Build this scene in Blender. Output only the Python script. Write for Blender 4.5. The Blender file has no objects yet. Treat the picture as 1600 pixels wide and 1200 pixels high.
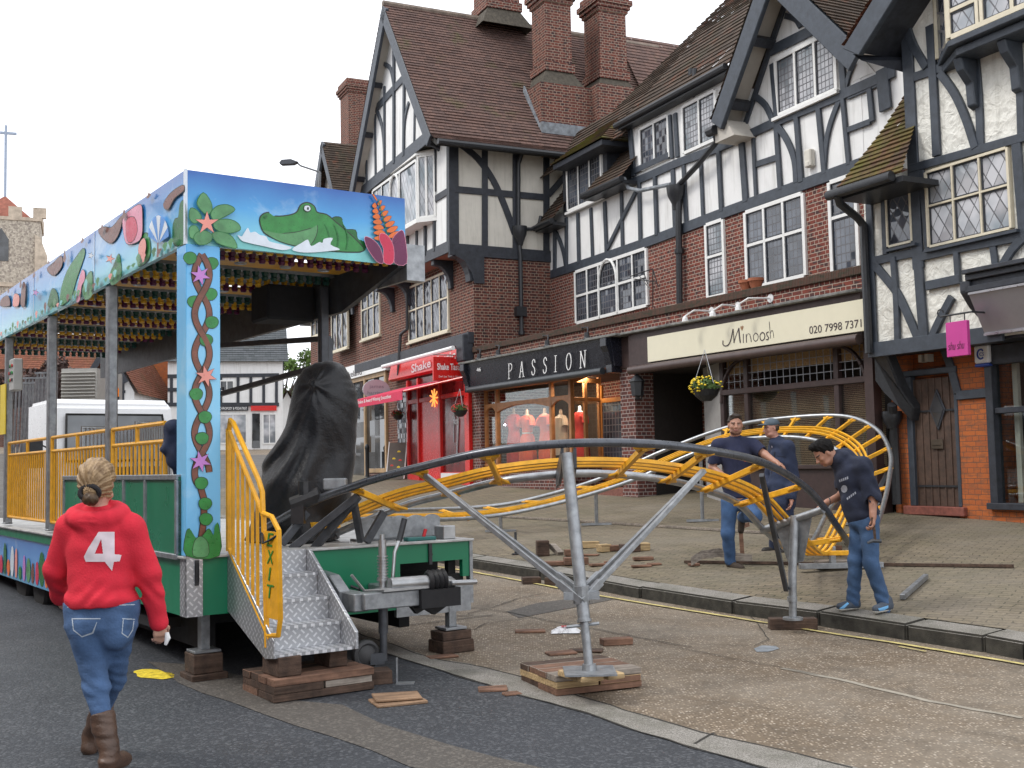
import bpy, bmesh, math, random
import numpy as np
from mathutils import Vector, Matrix
random.seed(7)
rad = math.radians
SC = bpy.context.scene
COL = SC.collection
# ---------------- camera, sky, sun, exposure ----------------
FPX, EYE = 1768.0, 1.58
PIT, ROL = rad(4.05), rad(1.17)
cp, sp, cr, sr = math.cos(PIT), math.sin(PIT), math.cos(ROL), math.sin(ROL)
A_ = Matrix(((1, 0, 0), (0, sp, -cp), (0, cp, sp)))
B_ = Matrix(((cr, sr, 0), (-sr, cr, 0), (0, 0, 1)))
M_ = B_ @ A_
RIGHT, DOWN, FWD = M_[0].copy(), M_[1].copy(), M_[2].copy()
CAM = Vector((0, 0, EYE))
cd = bpy.data.cameras.new("camera")
cam = bpy.data.objects.new("camera", cd)
COL.objects.link(cam)
mw = Matrix.Identity(4)
for i in range(3):
 mw[i][0], mw[i][1], mw[i][2] = RIGHT[i], -DOWN[i], -FWD[i]
mw.translation = CAM
cam.matrix_world = mw
cd.sensor_width = 36
cd.lens = FPX / 1600 * 36
cd.clip_end = 600
cd.clip_start = 0.05
SC.camera = cam
W = bpy.data.worlds.new("World")
SC.world = W
W.use_nodes = True
nt = W.node_tree
bg = nt.nodes["Background"]
sk = nt.nodes.new("ShaderNodeTexSky")
sk.sky_type = 'NISHITA'
sk.sun_disc = False
sk.sun_elevation = rad(48)
sk.sun_rotation = rad(-60)
hs = nt.nodes.new("ShaderNodeHueSaturation")
hs.inputs["Saturation"].default_value = 0.12
mx = nt.nodes.new("ShaderNodeMix")
mx.data_type = 'RGBA'
mx.inputs[0].default_value = 0.9
mx.inputs[7].default_value = (12.6, 12.9, 13.6, 1)     # even cloud cover over the sky
nt.links.new(sk.outputs[0], hs.inputs["Color"])
nt.links.new(hs.outputs[0], mx.inputs[6])
nt.links.new(mx.outputs[2], bg.inputs[0])
bg.inputs[1].default_value = 0.105
sd = bpy.data.lights.new("sun", 'SUN')
sd.energy = 1.3
sd.angle = rad(14)
sd.color = (1, 0.96, 0.9)
so = bpy.data.objects.new("sun", sd)
COL.objects.link(so)
az, el = rad(-60), rad(48)
so.rotation_euler = (Vector((math.sin(az) * math.cos(el), math.cos(az) * math.cos(el) * -0.35, math.sin(el)))).to_track_quat('Z', 'Y').to_euler()
SC.view_settings.view_transform = 'Standard'
SC.view_settings.look = 'None'
SC.view_settings.exposure = 0.34
SC.view_settings.gamma = 1
SC.cycles.max_bounces = 6
SC.cycles.use_denoising = True
# ---------------- projection helpers ----------------
def ray(px, py):
 return (RIGHT * (px - 800) + DOWN * (py - 600) + FWD * FPX).normalized()
def gR(x, y):                                            # the road
 z = -0.15 - 0.0096 * x + 0.0217 * y
 if y > 25: z += 0.035 * (min(y, 70) - 25)
 return z
def gP(x, y):                                            # the pavement
 return -0.545 + 0.045 * x + 0.058 * y - (0.02 * (y - 34) if y > 34 else 0)
def hitf(px, py, f, lift=0.0):
 d = ray(px, py); t = 8.0
 lo, hi = 1.0, 150.0
 for _ in range(60):
  t = (lo + hi) / 2
  p = CAM + d * t
  if p.z > f(p.x, p.y) + lift: lo = t
  else: hi = t
 return CAM + d * t
def onR(px, py, lift=0.0): return hitf(px, py, gR, lift)
def onP(px, py, lift=0.0): return hitf(px, py, gP, lift)
def atY(px, py, Y):                                      # point at a distance Y from the camera
 d = ray(px, py)
 return CAM + d * (Y / d.y)
class Frame:
 """a building's own axes: u along the front (to the right), w into it, z up"""
 def __init__(s, o, ang):
  s.o = Vector((o[0], o[1], o[2] if len(o) > 2 else 0)); s.a = ang
  s.u = Vector((math.cos(ang), math.sin(ang), 0)); s.w = Vector((-math.sin(ang), math.cos(ang), 0))
 def loc(s, p):
  q = Vector(p) - s.o
  return Vector((q.dot(s.u), q.dot(s.w), q.z))
 def hit(s, px, py, ax, v):
  d = ray(px, py)
  dl = Vector((d.dot(s.u), d.dot(s.w), d.z)); c = s.loc(CAM)
  t = (v - c[ax]) / dl[ax]
  return c + dl * t
 def hitp(s, px, py, p0, n):
  d = ray(px, py)
  dl = Vector((d.dot(s.u), d.dot(s.w), d.z)); c = s.loc(CAM)
  return c + dl * ((Vector(p0) - c).dot(n) / dl.dot(n))
 def world(s, p): return s.o + s.u * p[0] + s.w * p[1] + Vector((0, 0, p[2]))
# ---------------- objects ----------------
def tag(o, label=None, cat=None, group=None, kind=None):
 if label: o["label"] = label
 if cat: o["category"] = cat
 if group: o["group"] = group
 if kind: o["kind"] = kind
 return o
def thing(name, label, cat, loc=(0, 0, 0), rz=0.0, group=None, parent=None):
 o = bpy.data.objects.new(name, None); COL.objects.link(o)
 o.location = loc; o.rotation_euler = (0, 0, rz); o.empty_display_size = 0.2
 return tag(o, label, cat, group)
def build_at(fr, name, label, cat, group=None):
 return thing(name, label, cat, fr.o, fr.a, group)
class MB:
 def __init__(s): s.v = []; s.f = []; s.m = []; s.mats = []; s.cm = 0
 def mat(s, m):
  if m not in s.mats: s.mats.append(m)
  s.cm = s.mats.index(m); return s
 def add(s, vs, fs):
  n = len(s.v); s.v += [tuple(v) for v in vs]
  for f in fs: s.f.append([i + n for i in f]); s.m.append(s.cm)
  return s
 def box(s, a, b):
  x0, y0, z0 = [min(a[i], b[i]) for i in range(3)]; x1, y1, z1 = [max(a[i], b[i]) for i in range(3)]
  return s.add([(x0, y0, z0), (x1, y0, z0), (x1, y1, z0), (x0, y1, z0), (x0, y0, z1), (x1, y0, z1), (x1, y1, z1), (x0, y1, z1)],
     [(0, 3, 2, 1), (4, 5, 6, 7), (0, 1, 5, 4), (1, 2, 6, 5), (2, 3, 7, 6), (3, 0, 4, 7)])
 def obox(s, c, ex, ey, ez):                          # box from a centre and three half-axis vectors
  c, ex, ey, ez = Vector(c), Vector(ex), Vector(ey), Vector(ez)
  vs = [c + ex * i + ey * j + ez * k for k in (-1, 1) for (i, j) in ((-1, -1), (1, -1), (1, 1), (-1, 1))]
  return s.add(vs, [(0, 3, 2, 1), (4, 5, 6, 7), (0, 1, 5, 4), (1, 2, 6, 5), (2, 3, 7, 6), (3, 0, 4, 7)])
 def bar(s, p, q, wd, hd, up=(0, 0, 1)):              # square bar between two points
  p, q = Vector(p), Vector(q); d = (q - p)
  if d.length < 1e-6: return s
  side = d.cross(Vector(up))
  if side.length < 1e-6: side = d.cross(Vector((1, 0, 0)))
  side.normalize(); u2 = side.cross(d).normalized()
  return s.obox((p + q) / 2, d / 2, side * wd / 2, u2 * hd / 2)
 def tube(s, pts, r, n=8, cap=True):
  pts = [Vector(p) for p in pts]; L = len(pts)
  rs = r if isinstance(r, (list, tuple)) else [r] * L
  t0 = (pts[1] - pts[0]).normalized()
  ref = Vector((0, 0, 1)) if abs(t0.z) < 0.9 else Vector((1, 0, 0))
  nrm = t0.cross(ref).normalized(); rings = []
  for i in range(L):
   if i == 0: t = pts[1] - pts[0]
   elif i == L - 1: t = pts[-1] - pts[-2]
   else: t = (pts[i + 1] - pts[i]).normalized() + (pts[i] - pts[i - 1]).normalized()
   t.normalize()
   nrm = (nrm - t * nrm.dot(t)); nrm.normalize(); bn = t.cross(nrm)
   rings.append([pts[i] + (nrm * math.cos(2 * math.pi * k / n) + bn * math.sin(2 * math.pi * k / n)) * rs[i] for k in range(n)])
  vs = [v for rg in rings for v in rg]; fs = []
  for i in range(L - 1):
   for k in range(n):
    a, b = i * n + k, i * n + (k + 1) % n
    fs.append((a, b, b + n, a + n))
  if cap: fs.append(tuple(range(n - 1, -1, -1))); fs.append(tuple((L - 1) * n + k for k in range(n)))
  return s.add(vs, fs)
 def lathe(s, c, prof, n=12, ax=2):
  vs = []; fs = []
  for (r, h) in prof:
   for k in range(n):
    a = 2 * math.pi * k / n; p = [0, 0, 0]
    p[(ax + 1) % 3] = r * math.cos(a); p[(ax + 2) % 3] = r * math.sin(a); p[ax] = h
    vs.append((c[0] + p[0], c[1] + p[1], c[2] + p[2]))
  for i in range(len(prof) - 1):
   for k in range(n):
    a, b = i * n + k, i * n + (k + 1) % n
    fs.append((a, b, b + n, a + n))
  fs.append(tuple(range(n - 1, -1, -1))); fs.append(tuple((len(prof) - 1) * n + k for k in range(n)))
  return s.add(vs, fs)
 def prism(s, poly, h):                               # poly: list of 3-D points; h: extrusion vector
  n = len(poly); h = Vector(h); P = [Vector(p) for p in poly]
  fs = [tuple(range(n - 1, -1, -1)), tuple(range(n, 2 * n))] + [(i, (i + 1) % n, n + (i + 1) % n, n + i) for i in range(n)]
  return s.add(P + [p + h for p in P], fs)
 def quad(s, *p): return s.add(p, [tuple(range(len(p)))])
 def build(s, name, mat=None, parent=None, smooth=False, bevel=0.0, label=None, cat=None, group=None, kind=None, seg=1):
  me = bpy.data.meshes.new(name)
  me.from_pydata(s.v, [], s.f)
  mats = [mat] if mat is not None and not s.mats else s.mats
  for m in mats: me.materials.append(m)
  if s.mats: me.polygons.foreach_set("material_index", s.m)
  bm = bmesh.new(); bm.from_mesh(me); bmesh.ops.recalc_face_normals(bm, faces=bm.faces)
  if bevel:
   bmesh.ops.bevel(bm, geom=[e for e in bm.edges if len(e.link_faces) == 2 and e.calc_face_angle(0) > 0.6], offset=bevel, segments=seg, affect='EDGES')
  bm.to_mesh(me); bm.free()
  if smooth:
   me.polygons.foreach_set("use_smooth", [True] * len(me.polygons))
   try: me.set_sharp_from_angle(angle=rad(40))
   except Exception: pass
  o = bpy.data.objects.new(name, me); COL.objects.link(o)
  if parent is not None: o.parent = parent
  return tag(o, label, cat, group, kind)
def copy_tree(o, parent=None):
 c = o.copy(); COL.objects.link(c)
 if parent is not None: c.parent = parent
 for ch in list(o.children): copy_tree(ch, c)
 return c
# ---------------- materials ----------------
class N:
 def __init__(s, name):
  s.m = bpy.data.materials.new(name); s.m.use_nodes = True; s.t = s.m.node_tree
  s.b = s.t.nodes["Principled BSDF"]; s.o = s.t.nodes["Material Output"]
  s.tc = None
 def n(s, ty, **kw):
  x = s.t.nodes.new("ShaderNode" + ty)
  for k, v in kw.items(): setattr(x, k, v)
  return x
 def l(s, a, b): s.t.links.new(a, b)
 def co(s):
  if not s.tc: s.tc = s.n("TexCoord")
  return s.tc.outputs["Object"]
 def wall(s, sx=1.0, sz=1.0):                         # wall coordinates: (x + y, z)
  sp_ = s.n("SeparateXYZ"); s.l(s.co(), sp_.inputs[0])
  ad = s.math('ADD', sp_.outputs[0], sp_.outputs[1])
  cb = s.n("CombineXYZ"); s.l(s.math('MULTIPLY', ad, sx), cb.inputs[0]); s.l(s.math('MULTIPLY', sp_.outputs[2], sz), cb.inputs[1])
  return cb.outputs[0]
 def math(s, op, a, b=None, c=None):
  x = s.n("Math", operation=op)
  for i, v in enumerate((a, b, c)):
   if v is None: continue
   if isinstance(v, (int, float)): x.inputs[i].default_value = v
   else: s.l(v, x.inputs[i])
  return x.outputs[0]
 def noise(s, scale, detail=3, vec=None, rough=0.5, dist=0.0):
  x = s.n("TexNoise"); x.inputs["Scale"].default_value = scale; x.inputs["Detail"].default_value = detail
  x.inputs["Roughness"].default_value = rough; x.inputs["Distortion"].default_value = dist
  s.l(vec if vec is not None else s.co(), x.inputs["Vector"]); return x.outputs["Fac"]
 def ramp(s, fac, stops):
  x = s.n("ValToRGB"); e = x.color_ramp.elements
  while len(e) < len(stops): e.new(0.5)
  for i, (p, c) in enumerate(stops):
   e[i].position = p; e[i].color = (c, c, c, 1) if isinstance(c, (int, float)) else (*c[:3], 1)
  s.l(fac, x.inputs[0]); return x.outputs[0]
 def mix(s, f, a, b, bt='MIX'):
  x = s.n("Mix", data_type='RGBA', blend_type=bt)
  for i, v in ((0, f), (6, a), (7, b)):
   if isinstance(v, (int, float)): x.inputs[i].default_value = v
   elif isinstance(v, (tuple, list)): x.inputs[i].default_value = (*v[:3], 1)
   else: s.l(v, x.inputs[i])
  return x.outputs[2]
 def bump(s, h, strength=0.3, dist=0.01, nrm=None):
  x = s.n("Bump"); x.inputs["Strength"].default_value = strength; x.inputs["Distance"].default_value = dist
  s.l(h, x.inputs["Height"])
  s.l(x.outputs[0], s.b.inputs["Normal"]); return x.outputs[0]
 def base(s, c):
  if isinstance(c, (tuple, list)): s.b.inputs["Base Color"].default_value = (*c[:3], 1)
  else: s.l(c, s.b.inputs["Base Color"])
 def set(s, rough=None, metal=None, spec=None):
  for k, v in (("Roughness", rough), ("Metallic", metal), ("Specular IOR Level", spec)):
   if v is None: continue
   if isinstance(v, (int, float)): s.b.inputs[k].default_value = v
   else: s.l(v, s.b.inputs[k])
  return s
MATS = {}
def sh(c, k): return tuple(min(1, x * k) for x in c[:3])
def paint(name, c, rough=0.45, var=0.12, scale=6.0, bump=0.0, metal=0.0, spec=0.5, dirt=0.0):
 if name in MATS: return MATS[name]
 g = N(name)
 f = g.ramp(g.noise(scale, 5, rough=0.6), [(0.3, 0), (0.7, 1)])
 col = g.mix(f, sh(c, 1 - var), sh(c, 1 + var))
 if dirt:
  col = g.mix(g.ramp(g.noise(2.2, 6, rough=0.7), [(0.52, 0), (0.75, dirt)]), col, (0.05, 0.045, 0.035))
 g.base(col); g.set(rough, metal, spec)
 g.set(rough=g.math('ADD', g.math('MULTIPLY', g.noise(scale * 3, 3), 0.25), max(0.02, rough - 0.12)))
 if bump: g.bump(g.noise(scale * 14, 4), bump, 0.01)
 MATS[name] = g.m; return g.m
def emit(name, c, st):
 g = N(name); g.base(c); g.b.inputs["Emission Color"].default_value = (*c, 1); g.b.inputs["Emission Strength"].default_value = st
 MATS[name] = g.m; return g.m
def brick(name, c1, c2, c3, mortar, bw=0.225, bh=0.075, ms=0.012, squash=1.0, dirt=0.3):
 g = N(name)
 v = g.wall()
 bt = g.n("TexBrick"); g.l(v, bt.inputs["Vector"])
 bt.offset = 0.5; bt.squash = 0.5; bt.squash_frequency = 2
 bt.inputs["Scale"].default_value = 1; bt.inputs["Mortar Size"].default_value = ms / 2; bt.inputs["Mortar Smooth"].default_value = 0.2
 bt.inputs["Brick Width"].default_value = bw; bt.inputs["Row Height"].default_value = bh; bt.inputs["Bias"].default_value = 0.0
 bt.inputs["Color1"].default_value = (*c1, 1); bt.inputs["Color2"].default_value = (*c2, 1); bt.inputs["Mortar"].default_value = (*mortar, 1)
 col = g.mix(g.math('MULTIPLY', g.ramp(g.noise(5.5, 1, vec=g.wall(1.0, 3.0)), [(0.5, 0), (0.62, 1)]), g.math('SUBTRACT', 1, bt.outputs["Fac"])), bt.outputs["Color"], c3)
 col = g.mix(g.ramp(g.noise(0.9, 6, rough=0.7), [(0.45, 0), (0.8, dirt)]), col, (0.04, 0.03, 0.025))
 col = g.mix(0.35, col, g.ramp(g.noise(60, 3), [(0.3, 0.35), (0.7, 0.85)]), 'MULTIPLY')
 g.base(col); g.set(0.9, spec=0.2)
 g.bump(g.math('ADD', g.math('SUBTRACT', 1, bt.outputs["Fac"]), g.math('MULTIPLY', g.noise(90, 3), 0.3)), 0.5, 0.008)
 MATS[name] = g.m; return g.m
def lead_glass(name, style='rect', sx=0.12, sz=0.17, tint=(0.03, 0.035, 0.045), lw=0.011, light=0.25):
 """window glass with lead cames; the panes are slightly out of true so that each reflects differently"""
 g = N(name)
 sep = g.n("SeparateXYZ"); g.l(g.co(), sep.inputs[0])
 x = g.math('ADD', sep.outputs[0], sep.outputs[1]); z = sep.outputs[2]
 if style == 'dia':
  a = g.math('ADD', g.math('DIVIDE', x, sx), g.math('DIVIDE', z, sz)); b = g.math('SUBTRACT', g.math('DIVIDE', x, sx), g.math('DIVIDE', z, sz))
 else:
  a = g.math('DIVIDE', x, sx); b = g.math('DIVIDE', z, sz)
 def line(t, w):
  f = g.math('FRACT', g.math('ADD', t, 1000.0)); d = g.math('ABSOLUTE', g.math('SUBTRACT', f, 0.5))
  return g.math('GREATER_THAN', d, 0.5 - w)
 ln = g.math('MAXIMUM', line(a, lw / sx), line(b, lw / sz)) if style != 'none' else None
 cb = g.n("CombineXYZ"); g.l(g.math('FLOOR', g.math('ADD', a, 1000.0)), cb.inputs[0]); g.l(g.math('FLOOR', g.math('ADD', b, 1000.0)), cb.inputs[1])
 wn = g.n("TexWhiteNoise"); g.l(cb.outputs[0], wn.inputs["Vector"])
 f2 = g.ramp(g.noise(1.3, 3), [(0.4, 0), (0.62, 1)])
 col = g.mix(f2, tint, sh(tint, 3.0) if light < 0.3 else (light, light, light * 1.05))
 if ln: col = g.mix(ln, col, (0.09, 0.09, 0.1))
 g.base(col)
 g.set(rough=(g.math('ADD', g.math('MULTIPLY', ln, 0.5), 0.04) if ln else 0.04), spec=0.9)
 vm = g.n("VectorMath", operation='SUBTRACT'); g.l(wn.outputs["Color"], vm.inputs[0]); vm.inputs[1].default_value = (0.5, 0.5, 0.5)
 vs = g.n("VectorMath", operation='SCALE'); g.l(vm.outputs[0], vs.inputs[0]); vs.inputs["Scale"].default_value = 0.16
 geo = g.n("NewGeometry"); va = g.n("VectorMath", operation='ADD'); g.l(geo.outputs["Normal"], va.inputs[0]); g.l(vs.outputs[0], va.inputs[1])
 vn = g.n("VectorMath", operation='NORMALIZE'); g.l(va.outputs[0], vn.inputs[0]); g.l(vn.outputs[0], g.b.inputs["Normal"])
 MATS[name] = g.m; return g.m
def clear_glass(name, refl=0.9, tint=(0.9, 0.93, 0.92)):
 g = N(name)
 tr = g.n("BsdfTransparent"); tr.inputs[0].default_value = (*tint, 1)
 gl = g.n("BsdfGlossy"); gl.inputs["Roughness"].default_value = 0.02
 fr = g.n("Fresnel"); fr.inputs[0].default_value = 1.5
 f = g.math('MULTIPLY', fr.outputs[0], refl)
 ms = g.n("MixShader"); g.l(f, ms.inputs[0]); g.l(tr.outputs[0], ms.inputs[1]); g.l(gl.outputs[0], ms.inputs[2])
 g.l(ms.outputs[0], g.o.inputs[0]); MATS[name] = g.m; return g.m
def tiles(name, c1, c2, moss=(0.12, 0.13, 0.03), mossy=0.3, tw=0.17, redness=None):
 g = N(name)
 at = g.n("Attribute"); at.attribute_name = "tuv"
 bt = g.n("TexBrick"); g.l(at.outputs["Vector"], bt.inputs["Vector"])
 bt.offset = 0.5; bt.inputs["Scale"].default_value = 1; bt.inputs["Mortar Size"].default_value = 0.004; bt.inputs["Mortar Smooth"].default_value = 0.3
 bt.inputs["Brick Width"].default_value = tw; bt.inputs["Row Height"].default_value = 1.0
 bt.inputs["Color1"].default_value = (*c1, 1); bt.inputs["Color2"].default_value = (*c2, 1); bt.inputs["Mortar"].default_value = (0.02, 0.017, 0.015, 1)
 col = bt.outputs["Color"]
 if redness: col = g.mix(g.ramp(g.noise(1.7, 6, rough=0.8), [(0.55, 0), (0.68, 1)]), col, redness)
 col = g.mix(g.ramp(g.noise(0.8, 6, rough=0.75), [(0.6 - mossy * 0.4, 0), (0.78 - mossy * 0.3, 1)]), col, moss)
 col = g.mix(0.5, col, g.ramp(g.noise(25, 4), [(0.3, 0.4), (0.7, 0.95)]), 'MULTIPLY')
 g.base(col); g.set(0.9, spec=0.15); g.bump(g.noise(40, 4), 0.4, 0.01)
 MATS[name] = g.m; return g.m
BLACKW = paint('black painted timber', (0.028, 0.032, 0.042), 0.5, 0.35, 9, 0.25)
GREYW = paint('slate grey painted timber', (0.042, 0.052, 0.068), 0.5, 0.25, 7, 0.25)
CREAM = paint('cream render', (0.66, 0.63, 0.56), 0.9, 0.05, 3, 0.3, dirt=0.10)
def rough_render():
 g = N('rough white render'); v = g.n("TexVoronoi", feature='F1'); v.inputs["Scale"].default_value = 6; g.l(g.co(), v.inputs["Vector"])
 w = g.noise(5, 5, dist=2.5)
 g.base(g.mix(g.ramp(g.noise(1.4, 6, rough=0.7), [(0.45, 0), (0.8, 0.35)]), (0.80, 0.79, 0.73), (0.45, 0.43, 0.36))); g.set(0.9, spec=0.2)
 g.bump(g.math('ADD', g.math('MULTIPLY', w, 1.5), v.outputs["Distance"]), 0.8, 0.03); return g.m
ROUGHW = rough_render()
def streaks(m, k=.35):
 t = m.node_tree; b = t.nodes["Principled BSDF"]; src = b.inputs["Base Color"].links[0].from_socket
 tc = t.nodes.new("ShaderNodeTexCoord"); mp = t.nodes.new("ShaderNodeMapping"); mp.inputs["Scale"].default_value = (7, 7, .55); nz = t.nodes.new("ShaderNodeTexNoise"); nz.inputs["Scale"].default_value = 1; nz.inputs["Detail"].default_value = 6; nz.inputs["Roughness"].default_value = .7
 rp = t.nodes.new("ShaderNodeValToRGB"); rp.color_ramp.elements[0].position = .52; rp.color_ramp.elements[0].color = (0, 0, 0, 1); rp.color_ramp.elements[1].position = .78; rp.color_ramp.elements[1].color = (k, k, k, 1)
 x = t.nodes.new("ShaderNodeMix"); x.data_type = 'RGBA'; x.inputs[7].default_value = (.22, .21, .17, 1)
 t.links.new(tc.outputs["Object"], mp.inputs[0]); t.links.new(mp.outputs[0], nz.inputs["Vector"]); t.links.new(nz.outputs["Fac"], rp.inputs[0]); t.links.new(rp.outputs[0], x.inputs[0]); t.links.new(src, x.inputs[6]); t.links.new(x.outputs[2], b.inputs["Base Color"]); return m
WHITE = paint('white render', (0.80, 0.80, 0.79), 0.85, 0.04, 3, 0.15, dirt=0.08)
streaks(WHITE, .45); streaks(CREAM, .5); streaks(ROUGHW, .5)
WFRAME = paint('white window paint', (0.78, 0.78, 0.76), 0.5, 0.06, 9)
CFRAME = paint('cream window paint', (0.66, 0.60, 0.46), 0.5, 0.08, 9)
BRICK_A = brick('dark red brick', (0.20, 0.066, 0.048), (0.14, 0.052, 0.042), (0.06, 0.038, 0.038), (0.46, 0.37, 0.29), dirt=0.25)
BRICK_B = brick('red brick', (0.26, 0.072, 0.052), (0.19, 0.06, 0.048), (0.085, 0.05, 0.05), (0.50, 0.42, 0.34), ms=0.014, dirt=0.2)
BRICK_C = brick('orange brick', (0.55, 0.16, 0.05), (0.45, 0.13, 0.05), (0.36, 0.13, 0.06), (0.16, 0.10, 0.07), ms=0.009, dirt=0.3)
BRICK_D = brick('pale jointed brick', (0.20, 0.065, 0.05), (0.12, 0.05, 0.045), (0.09, 0.05, 0.05), (0.42, 0.36, 0.33), ms=0.016, dirt=0.1)
CAPBR = brick('soldier course brick', (0.12, 0.055, 0.04), (0.07, 0.045, 0.035), (0.05, 0.045, 0.03), (0.12, 0.10, 0.08), bw=0.07, bh=0.4, ms=0.012)
TILE_A = tiles('brown plain tiles', (0.20, 0.125, 0.105), (0.14, 0.095, 0.085), (0.13, 0.13, 0.06), 0.12)
TILE_B = tiles('weathered brown tiles', (0.115, 0.085, 0.065), (0.07, 0.055, 0.045), (0.075, 0.07, 0.045), 0.12, redness=(0.20, 0.075, 0.045))
TILE_M = tiles('mossy tiles', (0.17, 0.09, 0.06), (0.09, 0.065, 0.05), (0.15, 0.15, 0.03), 0.42, tw=0.2)
TILE_R = tiles('red tiles', (0.26, 0.10, 0.06), (0.18, 0.075, 0.05), (0.09, 0.07, 0.03), 0.2)
SLATE = tiles('grey slates', (0.13, 0.14, 0.15), (0.09, 0.10, 0.105), (0.10, 0.10, 0.07), 0.1, tw=0.3)
LEADM = paint('weathered lead', (0.20, 0.22, 0.24), 0.6, 0.4, 8, 0.3)
GUTTER = paint('black cast iron', (0.022, 0.024, 0.028), 0.4, 0.3, 20, 0.1)
GL_RECT = lead_glass('leaded glass square', 'rect', 0.115, 0.15)
GL_RECTL = lead_glass('leaded glass square pale', 'rect', 0.10, 0.12, (0.10, 0.13, 0.15), light=0.4)
GL_DIA = lead_glass('leaded glass diamond', 'dia', 0.17, 0.26)
GL_DIAL = lead_glass('leaded glass diamond pale', 'dia', 0.21, 0.34, (0.16, 0.2, 0.23), light=0.5)
GL_DARK = lead_glass('dark window glass', 'none', 0.5, 0.5, (0.02, 0.022, 0.024))
SHOPGL = clear_glass('shop window glass', .55)
def tiled(mb, p00, p01, p10, p11, n, lift=0.03):
 """a roof slope laid in real courses: eave p00-p01, ridge p10-p11"""
 P = [Vector(p) for p in (p00, p01, p10, p11)]
 nr = (P[1] - P[0]).cross(P[2] - P[0])
 if nr.length < 1e-6: nr = (P[1] - P[0]).cross(P[3] - P[0])
 nr.normalize()
 if nr.z < 0: nr = -nr
 K = max(1, int((P[1] - P[0]).length / 0.6))
 uv = []
 rnd = random.Random(n)
 for i in range(n):
  a, b = i / n, (i + 1.0) / n
  for k in range(K):
   s0, s1 = k / K, (k + 1) / K
   def q(t, s_): return P[0].lerp(P[1], s_).lerp(P[2].lerp(P[3], s_), t)
   j = lift * (0.8 + 0.4 * rnd.random())
   A, B, C, D = q(a, s0), q(a, s1), q(b, s1), q(b, s0)
   A2, B2 = A + nr * j, B + nr * j
   D2, C2 = D + nr * 0.004, C + nr * 0.004
   mb.add([A2, B2, C2, D2, A, B], [(0, 1, 2, 3), (4, 5, 1, 0)])
 return mb
def roof_obj(name, quads, mat, parent, thick=0.12, **kw):
 """quads: list of (p00,p01,p10,p11,n). Carries a tile-course attribute used by the material."""
 mb = MB()
 for (a, b, c, d, n) in quads:
  tiled(mb, a, b, c, d, n)
 o = mb.build(name, mat, parent, **kw)
 me = o.data
 at = me.attributes.new("tuv", 'FLOAT_VECTOR', 'CORNER')
 data = [0.0] * (3 * len(me.loops))
 for p in me.polygons:
  nz = p.normal
  hd = Vector((-nz.y, nz.x, 0))
  if hd.length < 1e-4: hd = Vector((1, 0, 0))
  hd.normalize()
  row = (p.index // 2)
  for li in p.loop_indices:
   co = me.vertices[me.loops[li].vertex_index].co
   data[3 * li] = co.dot(hd) + row * 0.0; data[3 * li + 1] = math.floor(p.center.z / 0.1) + 0.5; data[3 * li + 2] = 0
 at.data.foreach_set("vector", data)
 return o
# ---------------- facade drawing on a plane ax = v of a frame ----------------
def fp(fr, ax, v, x, y): return fr.hit(x, y, ax, v)
OUT = {1: Vector((0, -1, 0)), 0: Vector((1, 0, 0))}
def strip(mb, fr, ax, v, pts, wd, dep=0.045, off=0.0):
 """a timber on the plane, from pixels; wd in metres; bends allowed"""
 P = [fp(fr, ax, v, *p) for p in pts]
 if len(P) > 2:                                       # smooth curve
  Q = []
  for i in range(len(P) - 1):
   p0 = P[max(0, i - 1)]; p1 = P[i]; p2 = P[i + 1]; p3 = P[min(len(P) - 1, i + 2)]
   for k in range(4):
    t = k / 4
    Q.append(0.5 * ((2 * p1) + (p2 - p0) * t + (2 * p0 - 5 * p1 + 4 * p2 - p3) * t * t + (3 * p1 - p0 - 3 * p2 + p3) * t ** 3))
  Q.append(P[-1]); P = Q
 o = OUT[ax]
 L, R_ = [], []
 for i, p in enumerate(P):
  t = (P[min(i + 1, len(P) - 1)] - P[max(i - 1, 0)]).normalized()
  s = t.cross(o).normalized() * wd / 2
  L.append(p + s); R_.append(p - s)
 dep += random.uniform(-.007, .007)
 n = len(P); a0 = len(mb.v)
 vs = [q + o * off for q in L] + [q + o * off for q in R_] + [q + o * (off + dep) for q in L] + [q + o * (off + dep) for q in R_]
 fs = []
 for i in range(n - 1):
  fs += [(2 * n + i, 2 * n + i + 1, 3 * n + i + 1, 3 * n + i), (i, i + 1, 2 * n + i + 1, 2 * n + i), (n + i, n + i + 1, 3 * n + i + 1, 3 * n + i), (i, n + i, n + i + 1, i + 1)]
 fs += [(0, n, 3 * n, 2 * n), (n - 1, 2 * n - 1, 4 * n - 1, 3 * n - 1)]
 return mb.add(vs, fs)
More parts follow.
